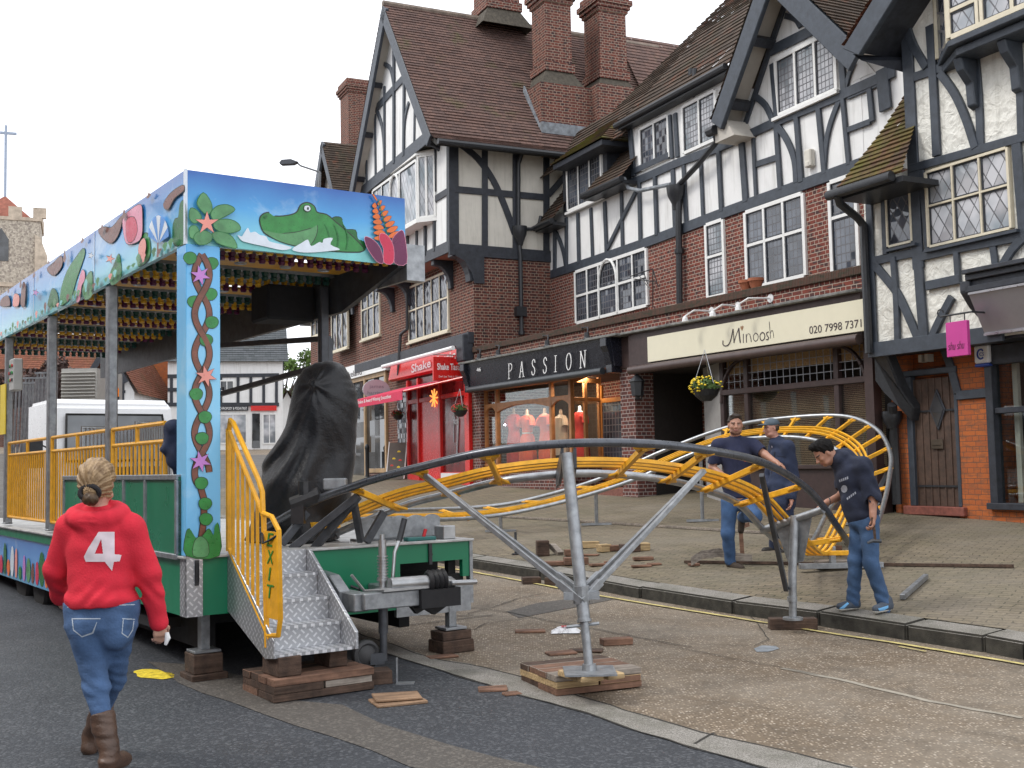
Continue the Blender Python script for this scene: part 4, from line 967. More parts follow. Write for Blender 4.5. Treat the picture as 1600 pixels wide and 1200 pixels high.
ma = CF.hit(1498, 470, 1, -.75).x; f0 = CF.hit(1514, 461, 1, -.86); f1 = CF.hit(1532, 522, 1, -.62)
mb = MB()
for i, (w_, z0, z1) in enumerate([(-.92, .30, .36), (-.86, .22, .30), (-.80, .14, .22), (-.86, .06, .14), (-.74, -.01, .06)]): mb.box((f0.x - .06, w_, f0.z + z0 - .02), (6, CW, f0.z + z1 - .02))
mb.build('cornice', BLACKW, C_, bevel=.008)
mb = MB(); mb.prism([(f0.x - .16, CW, f0.z + .2), (f0.x - .16, -.86, f0.z + .2), (f0.x - .16, -.86, f0.z + .05), (f0.x - .16, -.70, f0.z - .15), (f0.x - .16, CW, f0.z - .3)], (.16, 0, 0)); mb.build('console_bracket', BLACKW, C_, bevel=.02)
sg = thing('fascia_sign', 'blank silver canted fascia board over the black framed shop window', 'sign', CF.o, CF.a)
mb = MB(); mb.prism([(f0.x, -.86, f0.z), (f0.x, -.60, f1.z), (f0.x, -.56, f1.z), (f0.x, -.56, f0.z)], (5.2, 0, 0)); mb.build('board', paint('brushed silver', (0.34, 0.33, 0.36), .35, .05, metal=.5), sg)
mb = MB(); mb.box((f0.x, -.88, f0.z), (f0.x + 5.2, -.8, f0.z + .03)); mb.box((f0.x, -.62, f1.z - .03), (f0.x + 5.2, -.56, f1.z)); mb.build('edge_trim', paint('silver trim', (0.5, 0.5, 0.52), .3, .05, metal=.8), sg)
PK = paint('magenta sign paint', (0.52, 0.05, 0.27), 0.4, 0.04)
ps = thing('hanging_sign', 'magenta hanging shop sign lettered Shu Shu on an iron bracket', 'sign', CF.o, CF.a)
a, b = CF.hit(1481, 505, 1, -.95), CF.hit(1517, 558, 1, -.95)
px0 = a.x; mb = MB(); mb.box((px0, -1.0, CF.hit(1483, 558, 1, -1).z), (px0 + (b.x - a.x), -.94, a.z)); pb = mb.build('board', PK, ps, bevel=.006)
zz0 = CF.hit(1483, 558, 1, -1).z
text_mesh('shu shu', .16, paint('sign ink', (0.03, 0.01, 0.02), .6), pb, tmat((px0 + .03, -1.003, zz0 + .09), (1, 0, 0), (0, 0, 1)), shear=.25, xs=.55, ext=.001, offset=-.002)
mb = MB(); z_ = a.z + .1; mb.tube([(px0 - .1, -1.0 + .03, z_), (px0 + .42, -.97, z_), (px0 + .42, CW, z_)], .014, 6)
mb.tube([(px0 - .1, -.97, z_)] + [(px0 - .1 - .05 * math.sin(t), -.97, z_ + .05 - .05 * math.cos(t)) for t in [i * .8 for i in range(1, 7)]], .010, 5)
for x_ in (.06, .3): mb.tube([(px0 + x_, -.97, z_), (px0 + x_, -.97, a.z)], .008, 5)
mb.build('bracket', GUTTER, ps)
al = thing('alarm_box', 'white and blue burglar alarm box on the orange brick beside the shop window', 'alarm', CF.o, CF.a)
a, b = CF.hit(1522, 573, 1, -.1), CF.hit(1543, 538, 1, -.1)
mb = MB(); mb.box((a.x, -.10, a.z + .04), (b.x, 0, b.z)); mb.build('case', paint('white plastic', (0.75, 0.75, 0.76), .4, .03), al, bevel=.02)
mb = MB(); mb.box((a.x, -.10, a.z - .01), (b.x, 0, a.z + .035)); mb.build('base', paint('blue plastic', (0.02, 0.06, 0.32), .4, .05), al, bevel=.015)
mb = MB(); c = Vector(((a.x + b.x) / 2, -.103, (a.z + b.z) / 2 + .02)); mb.tube([c + Vector((.055 * math.cos(t), 0, .055 * math.sin(t) * 1.2)) for t in [.7 + i * .3 for i in range(17)]], .012, 5); al2 = mb.build('emblem', MATS['blue plastic'], al)
text_mesh('CS', .07, MATS['blue plastic'], al, tmat((c.x - .02, -.106, c.z - .025), (1, 0, 0), (0, 0, 1)), ext=.001)
lm_ = MB(); c = hC(1446, 560, -.1); lm_.box((c.x - .12, -.12, c.z - .05), (c.x - .06, 0, c.z + .06)); lm_.box((c.x + .0, -.12, c.z - .05), (c.x + .06, 0, c.z + .06)); lt = lm_.build('security_light', paint('pale lamp', (0.4, 0.38, 0.34), .4), C_)
# ======== shop fronts ========
def sh_(px, py, v=0.0): return SF.hit(px, py, 1, v)
DKBR = paint('dark brown joinery', (0.045, 0.026, 0.024), 0.5, 0.25, 10, 0.1)
OAK = paint('varnished oak joinery', (0.36, 0.155, 0.055), 0.4, 0.25, 8, 0.15)
SHBL = paint('black shop fascia', (0.012, 0.013, 0.02), 0.25, 0.2, 5)
IVORY = paint('ivory sign board', (0.72, 0.68, 0.52), 0.4, 0.03, 4)
INKM = paint('sign lettering', (0.05, 0.035, 0.04), 0.5)
LETW = paint('white lettering', (0.85, 0.85, 0.85), 0.4, 0.02)
REDP = paint('red gloss paint', (0.62, 0.018, 0.015), 0.3, 0.08)
REDD = paint('deep red joinery', (0.28, 0.012, 0.014), 0.35, 0.15)
STONE = paint('weathered stone ledge', (0.17, 0.17, 0.16), .85, .45, 6, .5)
SILV = paint('galvanised steel', (0.42, 0.43, 0.44), 0.35, 0.18, 10, 0.1, metal=0.85)
WPL = paint('white painted wall', (0.62, 0.61, 0.60), .8, .05)
zL, zK0, zK1 = 3.06, 3.36, 3.50
uM = 6.62; uE = 12.9; base = -1.5
# ---- black shop ----
P_ = build_at(SF, 'black_shopfront', 'black fascia clothes shop lettered PASSION with a varnished oak bay window', 'shop')
mb = MB(); mb.box((.0, -.02, zL + .05), (uM, 2.2, zK0)); mb.build('parapet', BRICK_A, P_)
mb = MB(); mb.box((.0, -.07, zK0), (uM, 2.2, zK1)); mb.build('coping', CAPBR, P_, bevel=.01)
mb = MB(); mb.box((-.12, -.42, zL - .01), (uM + .1, 0, zL + .045)); mb.build('ledge', STONE, P_, bevel=.01)
f1_ = sh_(988, 576, -.3); zb_ = 2.46
mb = MB(); mb.prism([(-.02, -.36, zL - .012), (-.02, -.27, zb_), (-.02, .25, zb_), (-.02, .25, zL - .012)], (uM - .12, 0, 0)); fb = mb.build('fascia_board', SHBL, P_)
mb = MB()
for x in (0.0, uM - .42):
 mb.prism([(x, -.44, zL - .015), (x, -.44, zL - .18), (x, -.38, zL - .3), (x, -.31, zb_ + .04), (x, -.31, zb_ - .12), (x, .0, zb_ - .12), (x, 0, zL - .015)], (.22, 0, 0))
cb0 = mb.build('console_bracket', SHBL, P_, bevel=.012)
mb = MB(); mb.tube([(.25, -.33, zb_ - .07), (uM - .5, -.33, zb_ - .07)], .075, 10); mb.build('awning_roller', paint('dark awning roller', (.035, .04, .045), .35, .2), P_, smooth=True)
LET = {'P': [[(0, 0), (0, 1)], [(0, 1), (.3, 1), (.5, .9), (.52, .75), (.45, .6), (.25, .5), (.02, .5)], [(-.12, 0), (.16, 0)], [(-.12, 1), (.1, 1)]],
 'A': [[(0, 0), (.34, 1)], [(.34, 1), (.62, 0)], [(.12, .35), (.5, .35)], [(-.1, 0), (.14, 0)], [(.48, 0), (.76, 0)]],
 'S': [[(.52, .8), (.46, .93), (.28, 1.01), (.1, .93), (.05, .76), (.15, .6), (.4, .46), (.5, .28), (.42, .08), (.22, -.01), (.04, .07), (-.02, .25)]],
 'I': [[(0.1, 0), (.1, 1)], [(-.06, 0), (.26, 0)], [(-.06, 1), (.26, 1)]],
 'O': [[(.35 + .36 * math.cos(t), .5 + .51 * math.sin(t)) for t in [i * math.pi / 9 for i in range(19)]]],
 'N': [[(0, 0), (0, 1)], [(0, 1), (.6, 0)], [(.6, 0), (.6, 1)], [(-.12, 0), (.14, 0)], [(-.1, 1), (.04, 1)], [(.48, 1), (.74, 1)]]}
mb = MB()
zba = sh_(795, 592, -.32).z; ht = sh_(795, 569, -.32).z - zba
for ch, x in zip('PASSION', (796, 813, 832, 850, 868, 886, 908.5)):
 u_ = sh_(x, 585, -.32).x
 for stv in LET[ch]:
  nib(mb, (u_, -.315 - .02, zba), (ht * .78, 0, 0), (ht * .20, -.03, ht), stv, .105, 5, off=.004 if True else 0, thin=.28)
mb.build('lettering', LETW, fb)
pxtext('46', LETW, fb, SF, 1, -.35, (745, 581), (751.5, 580), 6)
mb = MB(); mb.box((-.05, -.02, base), (.28, .4, zL)); mb.build('brick_pier', BRICK_D, P_)
mb = MB(); mb.box((uM - .28, -.06, base), (uM + .22, .45, zL)); mb.build('brick_pier', BRICK_D, P_)
mb = MB(); mb.box((uM - .30, -.10, zb_ - .05), (uM + .24, .0, zL - .02)); mb.build('fascia_pilaster', DKBR, P_, bevel=.01)
ww = .12; xa, xb = sh_(753, 690, ww).x, sh_(893, 690, ww).x
zs_, zt_ = .55, zb_ - .10
xd = sh_(938, 690, 1.0).x; xe = uM - .28
mb = MB(); mb.box((.28, ww, base), (xb, ww + .2, zs_)); mb.prism([(xb, ww, base), (xd, 1.0, base), (xd, 1.25, base), (xb, ww + .2, base)], (0, 0, zs_ - base)); mb.build('stall_riser', BRICK_D, P_)
mb = MB(); tr_ = zt_ - .42
us = [.28] + [sh_(x, 680, ww).x for x in (777, 862)] + [xb]
for u_ in us: mb.box((u_ - .045, ww - .03, zs_), (u_ + .045, ww + .07, zt_))
mb.box((.2, ww - .05, zs_ - .06), (xb + .05, ww + .1, zs_)); mb.box((.2, ww - .04, zt_), (xb + .05, ww + .1, zt_ + .10)); mb.box((.2, ww - .025, tr_), (xb, ww + .06, tr_ + .09))
for a, b in zip(us[:-1], us[1:]):                         # arched undersides of the transom
 m_ = (a + b) / 2; n_ = 8
 mb.prism([(a + .04, ww - .02, tr_ + .01)] + [(a + .04 + (b - a - .08) * i / n_, ww - .02, tr_ - .13 * abs(2 * i / n_ - 1) ** 2.2) for i in range(n_ + 1)] + [(b - .04, ww - .02, tr_ + .01)], (0, .06, 0))
v0_ = Vector((xb, ww, 0)); v1_ = Vector((xd, 1.0, 0))
for t in (.5, 1.0):
 p = v0_.lerp(v1_, t); mb.box((p.x - .04, p.y - .04, zs_), (p.x + .04, p.y + .04, zt_ + .1))
for z_, h_ in ((zs_, .06), (tr_, .08), (zt_, .10)): mb.bar(v0_ + Vector((0, 0, z_)), v1_ + Vector((0, 0, z_)), .07, h_)
mb.build('window_frame', OAK, P_, bevel=.006)
mb = MB(); mb.box((.28, ww + .02, zs_), (xb, ww + .026, zt_)); mb.prism([v0_ + Vector((0, .02, zs_)), v1_ + Vector((0, .02, zs_)), v1_ + Vector((0, .02, zt_)), v0_ + Vector((0, .02, zt_))], (.0, .006, 0)); mb.build('shop_pane', clear_glass('clean shop glass', .28), P_)
dd_ = thing('lobby', None, None); dd_.parent = P_
OAK2 = paint('orange door wood', (0.45, 0.17, 0.04), .35, .2, 9)
mb = MB(); mb.box((xd, 1.0, .12), (xd + .09, 1.06, zt_ - .1)); mb.box((xe - .05, 1.0, .12), (xe, 1.06, zt_ - .1)); mb.box((xd + .09, 1.0, .12), (xe - .05, 1.06, .42)); mb.box((xd + .09, 1.0, zt_ - .5), (xe - .05, 1.06, zt_ - .4))
dr_ = mb.build('door', OAK2, P_, bevel=.005); mb = MB(); mb.box((xd + .09, 1.02, .42), (xe - .05, 1.028, zt_ - .5)); mb.build('door_pane', GL_RECT, dr_)
bpy.data.objects.remove(dd_)
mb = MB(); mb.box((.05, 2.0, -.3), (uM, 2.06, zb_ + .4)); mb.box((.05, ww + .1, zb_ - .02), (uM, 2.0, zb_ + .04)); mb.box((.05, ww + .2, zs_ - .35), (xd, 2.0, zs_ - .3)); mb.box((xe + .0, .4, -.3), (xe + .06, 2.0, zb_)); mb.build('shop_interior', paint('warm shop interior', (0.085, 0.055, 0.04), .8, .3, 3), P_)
mb = MB(); mb.box((xd - .2, -.05, base), (uM, 1.0, -.02)); mb.build('door_step', paint('brick paved step', (0.20, 0.08, 0.06), .8, .4, 20), P_)
for i, x_ in enumerate((2.3, 4.0)):
 ld = bpy.data.lights.new('shop_lamp', 'AREA'); ld.energy = 34; ld.size = .5; ld.color = (1, .82, .62)
 lo = bpy.data.objects.new('shop_lamp', ld); COL.objects.link(lo); lo.location = (x_, ww + .35, zt_ + .02); lo.parent = P_; lo.rotation_euler = (rad(20), 0, 0)
mb = MB(); c = sh_(789, 664, .3); mb.lathe((c.x, c.y, c.z), [(.0, -.03), (.03, 0), (0, .03)], 8); sp1 = mb.build('spot_bulb', emit('violet white bulb', (.9, .8, 1), 14), P_)
tag(sp1, None)
def mannequin(px, py0, py1, w_, cols, label, kind=0, wid=.25):
 u_ = sh_(px, (py0 + py1) / 2, w_).x; z1_ = sh_(px, py0, w_).z; z0_ = zs_ - .28
 t = thing('dressed_mannequin', label, 'mannequin', SF.world((u_, w_, z0_)), SF.a, 'mannequins in the clothes shop window')
 H = z1_ - z0_; body = paint('mannequin skin ' + str(kind), (.75, .75, .74) if kind == 4 else (.45, .32, .24), .5)
 mb = MB(); mb.lathe((0, 0, 0), [(.10, 0), (.10, .02), (.015, .03), (.015, H * .3), (.06, H * .34), (.10, H * .55), (.09, H * .7), (.12, H * .8), (.13, H * .84), (.05, H * .88), (.045, H * .93), (.02, H * .95)], 14)
 for v in range(len(mb.v)): x, y, z = mb.v[v]; mb.v[v] = (x * 1.15, y * .7, z)
 mb.build('torso', body, t, smooth=True)
 n = 26; prof = {0: [(1.0, .15), (1.02, .3), (.9, .5), (.72, .62), (.85, .74), (.95, .83), (.45, .86)], 1: [(.9, .04), (1.15, .08), (1.1, .3), (.85, .55), (.62, .6), (.72, .7), (.85, .8), (.5, .86)], 2: [(1.1, .28), (1.05, .5), (.95, .7), (.9, .82), (.4, .86)]}[kind % 3]
 mb = MB(); vs = []; fs = []
 for (r, hh) in prof:
  for k in range(n):
   a = 2 * math.pi * k / n; rr = wid * r * (1 + .07 * math.sin(a * 7 + r * 3) * (1.1 - hh))
   vs.append((rr * math.cos(a), rr * .62 * math.sin(a), hh * H))
 for i in range(len(prof) - 1):
  for k in range(n): a, b = i * n + k, i * n + (k + 1) % n; fs.append((a, b, b + n, a + n))
 mb.add(vs, fs)
 for s_ in (-1, 1): mb.tube([(s_ * wid * .6, 0, H * .83), (s_ * wid * 1.0, -.02, H * .78), (s_ * wid * 1.15, -.04, H * .70)], [.06, .075, .08], 8)
 mb.build('dress', cols, t, smooth=True)
 if kind == 1: mb = MB(); mb.lathe((0, 0, H * .585), [(wid * .64, 0), (wid * .66, .02), (wid * .64, .045)], 20); o = mb.build('belt', CREAM, t); o.scale = (1, .64, 1)
RD1 = paint('coral red cloth', (0.75, 0.05, 0.035), .75, .1, 5); RD2 = paint('orange cloth', (0.85, 0.10, 0.03), .75, .1, 5); RD3 = paint('beige cloth', (0.62, 0.45, 0.33), .75, .15, 5)
mannequin(803, 632, 735, .55, RD1, 'coral dress hanging furthest left in the shop window', 0)
mannequin(824, 634, 735, .42, RD2, 'mannequin in orange top and gathered skirt with a pale belt', 1, .26)
mannequin(852, 632, 735, .45, RD2, 'mannequin in loose orange tunic with a necklace', 0, .22)
mannequin(877, 634, 735, .60, RD3, 'mannequin in beige patterned top beside the oak corner post', 2, .21)
mannequin(907, 628, 735, .62, RD1, 'white mannequin in a red tunic right of the oak corner post', 4, .24)
t = thing('handbag', 'orange handbag hung at the left end of the clothes shop window', 'bag', SF.world((sh_(767, 680, .45).x, .45, zs_)), SF.a)
mb = MB(); mb.box((-.2, -.05, .25), (.2, .05, .75)); mb.build('bag', paint('rust leather', (0.55, 0.16, 0.05), .6), t, bevel=.04, seg=2); mb = MB(); mb.tube([(-.12, 0, .75), (-.09, 0, 1.05), (.0, 0, 1.15), (.09, 0, 1.05), (.12, 0, .75)], .015, 6); mb.build('strap', DKBR, t)
for i, px in enumerate((743, 772, 846, 906)):
 c = sh_(px, 545 - (px - 743) * .18, -.1)
 mb = MB(); z_ = zL + .2; mb.tube([(c.x, 0, z_ + .12), (c.x + .1, -.12, z_ + .15), (c.x + .55, -.26, z_ + .10), (c.x + .62, -.32, z_ - .02)], .016, 6); mb.lathe((c.x + .62, -.34, z_ - .12), [(.05, .1), (.06, .0), (.1, -.04)], 8)
 tag(mb.build('fascia_lamp', GUTTER), 'black swan neck lamp over the black shop fascia, number %s from the left' % ['one', 'two', 'three', 'four'][i] if False else ['black swan neck lamp at the left end of the black fascia, by the red awning', 'black swan neck lamp above the letter P of the black fascia', 'black swan neck lamp above the middle letters of the black fascia', 'black swan neck lamp above the letter N of the black fascia'][i], 'lamp', 'lamps above the black fascia')
 o = bpy.data.objects['fascia_lamp' + ('' if i == 0 else '.%03d' % i)]; o.location = SF.o; o.rotation_euler = (0, 0, SF.a)
# ---- ivory sign shop ----
S_ = build_at(SF, 'ivory_shopfront', 'shop with ivory Minoosh sign, dark leaded window and open passage', 'shop')
mb = MB(); mb.box((uM, -.02, zL + .05), (uE, 1.6, zK0)); mb.build('parapet', BRICK_B, S_)
mb = MB(); mb.box((uM, -.07, zK0), (uE, 1.6, zK1)); mb.build('coping', CAPBR, S_, bevel=.01)
mb = MB(); mb.box((uM + .1, -.30, zL + .0), (uE, 0, zL + .05)); mb.build('ledge', STONE, S_, bevel=.01)
mb = MB(); mb.box((uM + .24, -.20, 2.36), (uE, .1, zL)); mb.build('fascia_backing', DKBR, S_)
sA, sB = sh_(1011, 526, -.25), sh_(1348, 468, -.25); sC = sh_(1348, 517, -.25)
zS0, zS1 = (sC.z + sh_(1014, 566, -.25).z) / 2, (sA.z + sB.z) / 2
mb = MB(); mb.box((sA.x, -.25, zS0), (uE + .12, -.20, zS1)); sb = mb.build('sign_board', IVORY, S_, bevel=.004)
mb = MB(); q = lambda L: [(1000 + x / 4, 440 + y / 4) for x, y in L]
for w_, L in ((.016, [(520, 368), (520, 392), (534, 402), (556, 392), (572, 350), (582, 296)]), (.030, [(582, 296), (586, 340), (588, 384)]), (.014, [(588, 384), (600, 340), (618, 290)]), (.03, [(618, 290), (622, 340), (628, 382)]),
   (.024, [(646, 326), (646, 384)]), (.022, [(664, 328), (666, 382)]), (.014, [(666, 345), (676, 326), (686, 330)]), (.024, [(686, 330), (692, 350), (696, 378)]),
   (.018, [(722, 322), (710, 336), (710, 360), (722, 373), (736, 362), (738, 338), (728, 324), (720, 322)]), (.018, [(764, 318), (752, 332), (752, 356), (764, 368), (778, 356), (780, 332), (770, 319), (762, 318)]),
   (.018, [(804, 314), (792, 322), (796, 338), (804, 350), (800, 362), (788, 362)]), (.018, [(808, 250), (812, 300), (816, 356)]), (.016, [(814, 325), (824, 306), (832, 318), (836, 352)])):
 strip(mb, SF, 1, -.25, q(L), w_, .004)
mb.build('lettering', INKM, sb)
hc = sh_(1159.5, 513, -.25); mb = MB(); mb.prism([(hc.x + x * .04, -.25, hc.z + z * .045) for x, z in ((0, -1), (-.9, .2), (-.85, .8), (-.45, 1), (0, .55), (.45, 1), (.85, .8), (.9, .2))], (0, -.004, 0)); mb.build('heart_mark', paint('brown heart', (.28, .15, .07), .5), sb)
pxtext('020 7998 7371', INKM, sb, SF, 1, -.25, (1265, 522), (1346.5, 511), 12)
mb = MB(); mb.tube([(uM + .35, -.26, 2.33), (uE, -.26, 2.33)], .085, 10); mb.build('awning_roller', paint('brown awning roller', (.07, .045, .04), .4, .2), S_, smooth=True)
xL = sh_(1088, 690, .5).x; xW = sh_(1130, 690, .1).x; xp = uM + .22
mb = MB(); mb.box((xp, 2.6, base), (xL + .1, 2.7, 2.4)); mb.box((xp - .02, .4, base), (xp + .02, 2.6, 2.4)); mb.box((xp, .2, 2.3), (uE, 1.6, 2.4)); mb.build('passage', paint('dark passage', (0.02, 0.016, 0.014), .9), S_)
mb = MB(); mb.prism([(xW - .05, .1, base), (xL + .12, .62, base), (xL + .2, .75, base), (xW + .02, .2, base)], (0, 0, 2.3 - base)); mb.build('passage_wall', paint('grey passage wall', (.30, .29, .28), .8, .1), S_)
wz = .12; xm = [xW + .03] + [sh_(x, 640, wz).x for x in (1169, 1311)] + [uE - .05]
zt_, tr_, zs_ = 2.30, 1.74, .42
mb = MB()
for u_ in xm: mb.box((u_ - .05, wz - .05, zs_), (u_ + .05, wz + .06, zt_))
mb.box((xW, wz - .07, tr_ - .05), (uE, wz + .05, tr_ + .05)); mb.box((xW, wz - .06, zt_), (uE, wz + .05, zt_ + .1)); mb.box((xW, wz - .08, zs_ - .07), (uE, wz + .08, zs_))
for (x_, s_) in ((xm[1] - .05, -1), (xm[2] + .05, 1)):
 pts = [(x_ + s_ * .62 * (1 - math.cos(t)) * 1.0, wz - .04, tr_ - .25 + .78 * math.cos(t) + 0) for t in [i * math.pi / 16 for i in range(9)]]
 pts = [(x_ + s_ * .60 * math.sin(i * math.pi / 16), wz - .04, zt_ - .75 + .75 * math.cos(i * math.pi / 16)) for i in range(9)]
 for a, b in zip(pts[:-1], pts[1:]): mb.bar(a, b, .05, .07, up=(0, 1, 0))
mb.build('window_frame', DKBR, S_, bevel=.008)
mb = MB(); mb.box((xW, wz + .01, zs_), (uE, wz + .016, tr_)); mb.build('shop_pane', SHOPGL, S_)
mb = MB(); x_ = xm[0]
while x_ < uE: mb.box((x_ - .006, wz - .006, tr_ + .05), (x_ + .006, wz + .004, zt_)); x_ += .155
for k in range(1, 4): mb.box((xW, wz - .008, tr_ + .05 + k * .13 - .006), (uE, wz + .006, tr_ + .05 + k * .13 + .006))
mb.build('leaded_light', paint('lead came', (.25, .26, .28), .5, .2), S_)
mb = MB(); mb.box((xW, wz + .05, tr_ + .33), (uE, wz + .055, zt_)); mb.build('pleated_curtain', paint('ochre curtain', (.38, .25, .12), .8, .3, 30), S_)
mb = MB()
k = 0
while k < 44: mb.obox(((xW + uE) / 2, wz + .12, tr_ - .05 - k * .030), ((uE - xW) / 2, 0, 0), (0, .005, .009), (0, -.0012, .0006)); k += 1
mb.build('venetian_blind', paint('brown blind slats', (.36, .25, .15), .6, .2, 3), S_)
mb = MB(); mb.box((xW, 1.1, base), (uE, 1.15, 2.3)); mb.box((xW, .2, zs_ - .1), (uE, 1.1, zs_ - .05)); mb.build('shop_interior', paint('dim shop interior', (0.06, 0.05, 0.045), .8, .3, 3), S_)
mb = MB(); mb.box((xW, wz - .02, base), (uE, wz + .2, zs_ - .07)); mb.box((uE - .12, -.05, base), (uE + .05, .12, 2.36)); mb.build('stall_riser', DKBR, S_)
for k in range(3): pass
for i, (x0_, y0_, x1_, y1_) in enumerate(((1110, 486, 1072, 506), (1151, 478, 1115, 490), (1202, 466, 1155, 478))):
 a, b = sh_(x0_, y0_, -.05), sh_(x1_, y1_, -.5)
 mb = MB(); mb.lathe((a.x, -.03, a.z), [(.075, 0), (.075, .03), (.05, .04)], 12, 1); mb.tube([(a.x, -.05, a.z), (b.x + .18, -.45, a.z - .01), (b.x, -.52, a.z - .1)], .018, 6); mb.lathe((b.x, -.52, a.z - .2), [(.03, .1), (.05, .06), (.065, 0)], 10)
 o = mb.build('picture_light', paint('white enamel', (.72, .72, .72), .3)); o.location = SF.o; o.rotation_euler = (0, 0, SF.a)
 tag(o, ['left one of the white arm lights above the ivory sign', 'middle one of the white arm lights above the ivory sign', 'right one of the white arm lights above the ivory sign, near the flower pots'][i], 'light', 'white lights above the ivory sign')
TER = paint('terracotta', (.36, .12, .06), .8, .2)
for i, px in enumerate((1163, 1178)):
 c = sh_(px, 446, .05); mb = MB(); mb.lathe((0, 0, 0), [(.08, 0), (.13, .14), (.145, .14), (.145, .19), (.11, .19), (.10, .15)], 14); o = mb.build('flower_pot', TER, smooth=True); o.location = SF.world((c.x, .1, zK1)); tag(o, ['left terracotta pot on the brick coping under the leaded window', 'right terracotta pot on the brick coping under the leaded window'][i], 'pot', 'terracotta pots on the coping')
c = sh_(997, 604, -.2); t = thing('wall_lantern', 'black coach lantern on the brick pier left of the dark passage', 'lantern', SF.world((c.x, -.22, c.z)), SF.a)
mb = MB(); mb.lathe((0, 0, -.2), [(.03, -.05), (.05, 0), (.11, .02), (.14, .28), (.16, .30), (.05, .42), (.02, .44), (.02, .5)], 6); mb.build('lantern_frame', GUTTER, t); mb = MB(); mb.tube([(0, .16, -.1), (0, .08, -.25), (0, 0, -.22)], .015, 6); mb.build('wall_arm', GUTTER, t)
def leafball(mb, c, r, n, rnd, ls=.05, flat=1.0):
 for _ in range(n):
  d = Vector((rnd.gauss(0, 1), rnd.gauss(0, 1), rnd.gauss(0, 1))).normalized(); p = Vector(c) + Vector((d.x * r, d.y * r, d.z * r * flat)) * (rnd.random() ** .4)
  a = Vector((rnd.gauss(0, 1), rnd.gauss(0, 1), rnd.gauss(0, 1))).normalized(); b = a.cross(d).normalized() if a.cross(d).length > .01 else Vector((1, 0, 0)); l = ls * rnd.uniform(.6, 1.3)
  mb.add([p - a * l, p + b * l * .5, p + a * l, p - b * l * .5], [(0, 1, 2, 3)])
def basket(fr, c, r, label, fcols, leafc):
 t = thing('hanging_basket', label, 'hanging basket', fr.world(c), fr.a, 'hanging baskets'); rnd = random.Random(5)
 mb = MB(); mb.lathe((0, 0, -r * .9), [(r * .35, 0), (r * .75, r * .35), (r * .95, r * .8)], 14); mb.build('basket', GUTTER, t)
 mb = MB(); leafball(mb, (0, 0, r * .1), r * 1.1, 260, rnd, r * .22, .6); mb.build('foliage', leafc, t)
 for k, fc in enumerate(fcols):
  mb = MB()
  for _ in range(70):
   d = Vector((rnd.gauss(-.4 if k == 0 else .3, 1), rnd.gauss(-.5, 1), rnd.gauss(.3, .8))).normalized(); p = Vector((d.x, d.y, d.z * .65 + .1)) * r * 1.1
   mb.lathe(p, [(0, -.012 * r * 5), (.028 * r * 4, 0), (0, .02 * r * 4)], 5)
  mb.build('flowers', fc, t)
 mb = MB()
 for a in (0, 2.1, 4.2): mb.tube([(r * .9 * math.cos(a), r * .9 * math.sin(a), 0), (0, 0, r * 2.6)], .006, 4)
 mb.build('chain', SILV, t)
LEAF = paint('leaf green', (0.07, 0.13, 0.03), .7, .4, 30)
YFL = paint('yellow petals', (.85, .62, .03), .6, .15); RFL = paint('red petals', (.6, .05, .04), .6, .2)
c = sh_(1103, 606, -.55); basket(SF, c, .26, 'hanging basket of yellow flowers by the dark passage', [YFL], LEAF)
# ---- red milkshake shop on building A ----
R_ = build_at(FF, 'red_shopfront', 'red milkshake shop with Shake Tastic fascia under the gabled building', 'shop')
hF = lambda x, y, v=0.0: FF.hit(x, y, 1, v)
a, b = hF(609, 603, -.2), hF(727, 542, -.2); zf_1 = hF(727, 541, -.2).z; zf_0 = hF(727, 570, -.2).z
mb = MB(); mb.prism([(a.x, -.12, zf_0), (a.x, -.24, zf_0 + .05), (a.x, -.16, zf_1), (a.x, -.02, zf_1)], (b.x - a.x, 0, 0)); rf_ = mb.build('fascia_board', REDP, R_)
pxtext('Shake Tastic', LETW, rf_, FF, 1, -.25, (643, 583), (712, 561), 13, offset=.02)
mb = MB(); c0_, c1_ = hF(598, 573, -.45), hF(708, 537, -.45); mb.tube([c0_, (c1_.x, c1_.y, c0_.z)], .06, 8); mb.build('awning_roller', LETW, R_, smooth=True)
x0, x1 = hF(640, 650).x, -.22
zg = -.3; zh = zf_0 - .05
mb = MB(); mb.box((x0, -.10, zg), (x0 + .12, .0, zh)); mb.box((x1 - .3, -.10, zg), (x1, 0, zh)); xm_ = hF(658, 650).x; xn_ = hF(692, 650).x
for u_ in (xm_, xn_): mb.box((u_ - .06, -.11, zg), (u_ + .06, 0, zh))
mb.box((x0 + .12, -.09, zh - .7), (x1 - .3, 0, zh - .58)); mb.box((x0 + .12, -.10, zg), (xm_ - .06, 0, .35)); mb.box((xn_ + .06, -.10, zg), (x1 - .3, 0, .35)); mb.build('shop_joinery', REDP, R_, bevel=.008)
mb = MB(); mb.box((xm_ + .06, -.04, zg), (xn_ - .06, -.03, zh - .7)); mb.build('door', paint('bright red door', (.80, .02, .02), .25, .1), R_)
RGL = paint('red lit glass', (.16, .008, .010), .2, .5, 2); mb = MB()
mb.box((x0 + .12, -.03, .35), (xm_ - .06, -.02, zh)); mb.box((xn_ + .06, -.03, .35), (x1 - .3, -.02, zh)); mb.box((xm_ + .06, -.03, zh - .58), (xn_ - .06, -.02, zh)); mb.build('shop_pane', RGL, R_)
mb = MB(); c = hF(678, 622, -.1)
for i in range(9): t_ = i * .7; mb.tube([(c.x, c.y, c.z), (c.x + .3 * math.cos(t_), c.y, c.z + .25 * math.sin(t_))], .02, 5)
mb.build('star_lamp', emit('orange lamp', (1, .35, .08), 1.2), R_)
c = hF(712, 652, -.06); mb = MB()
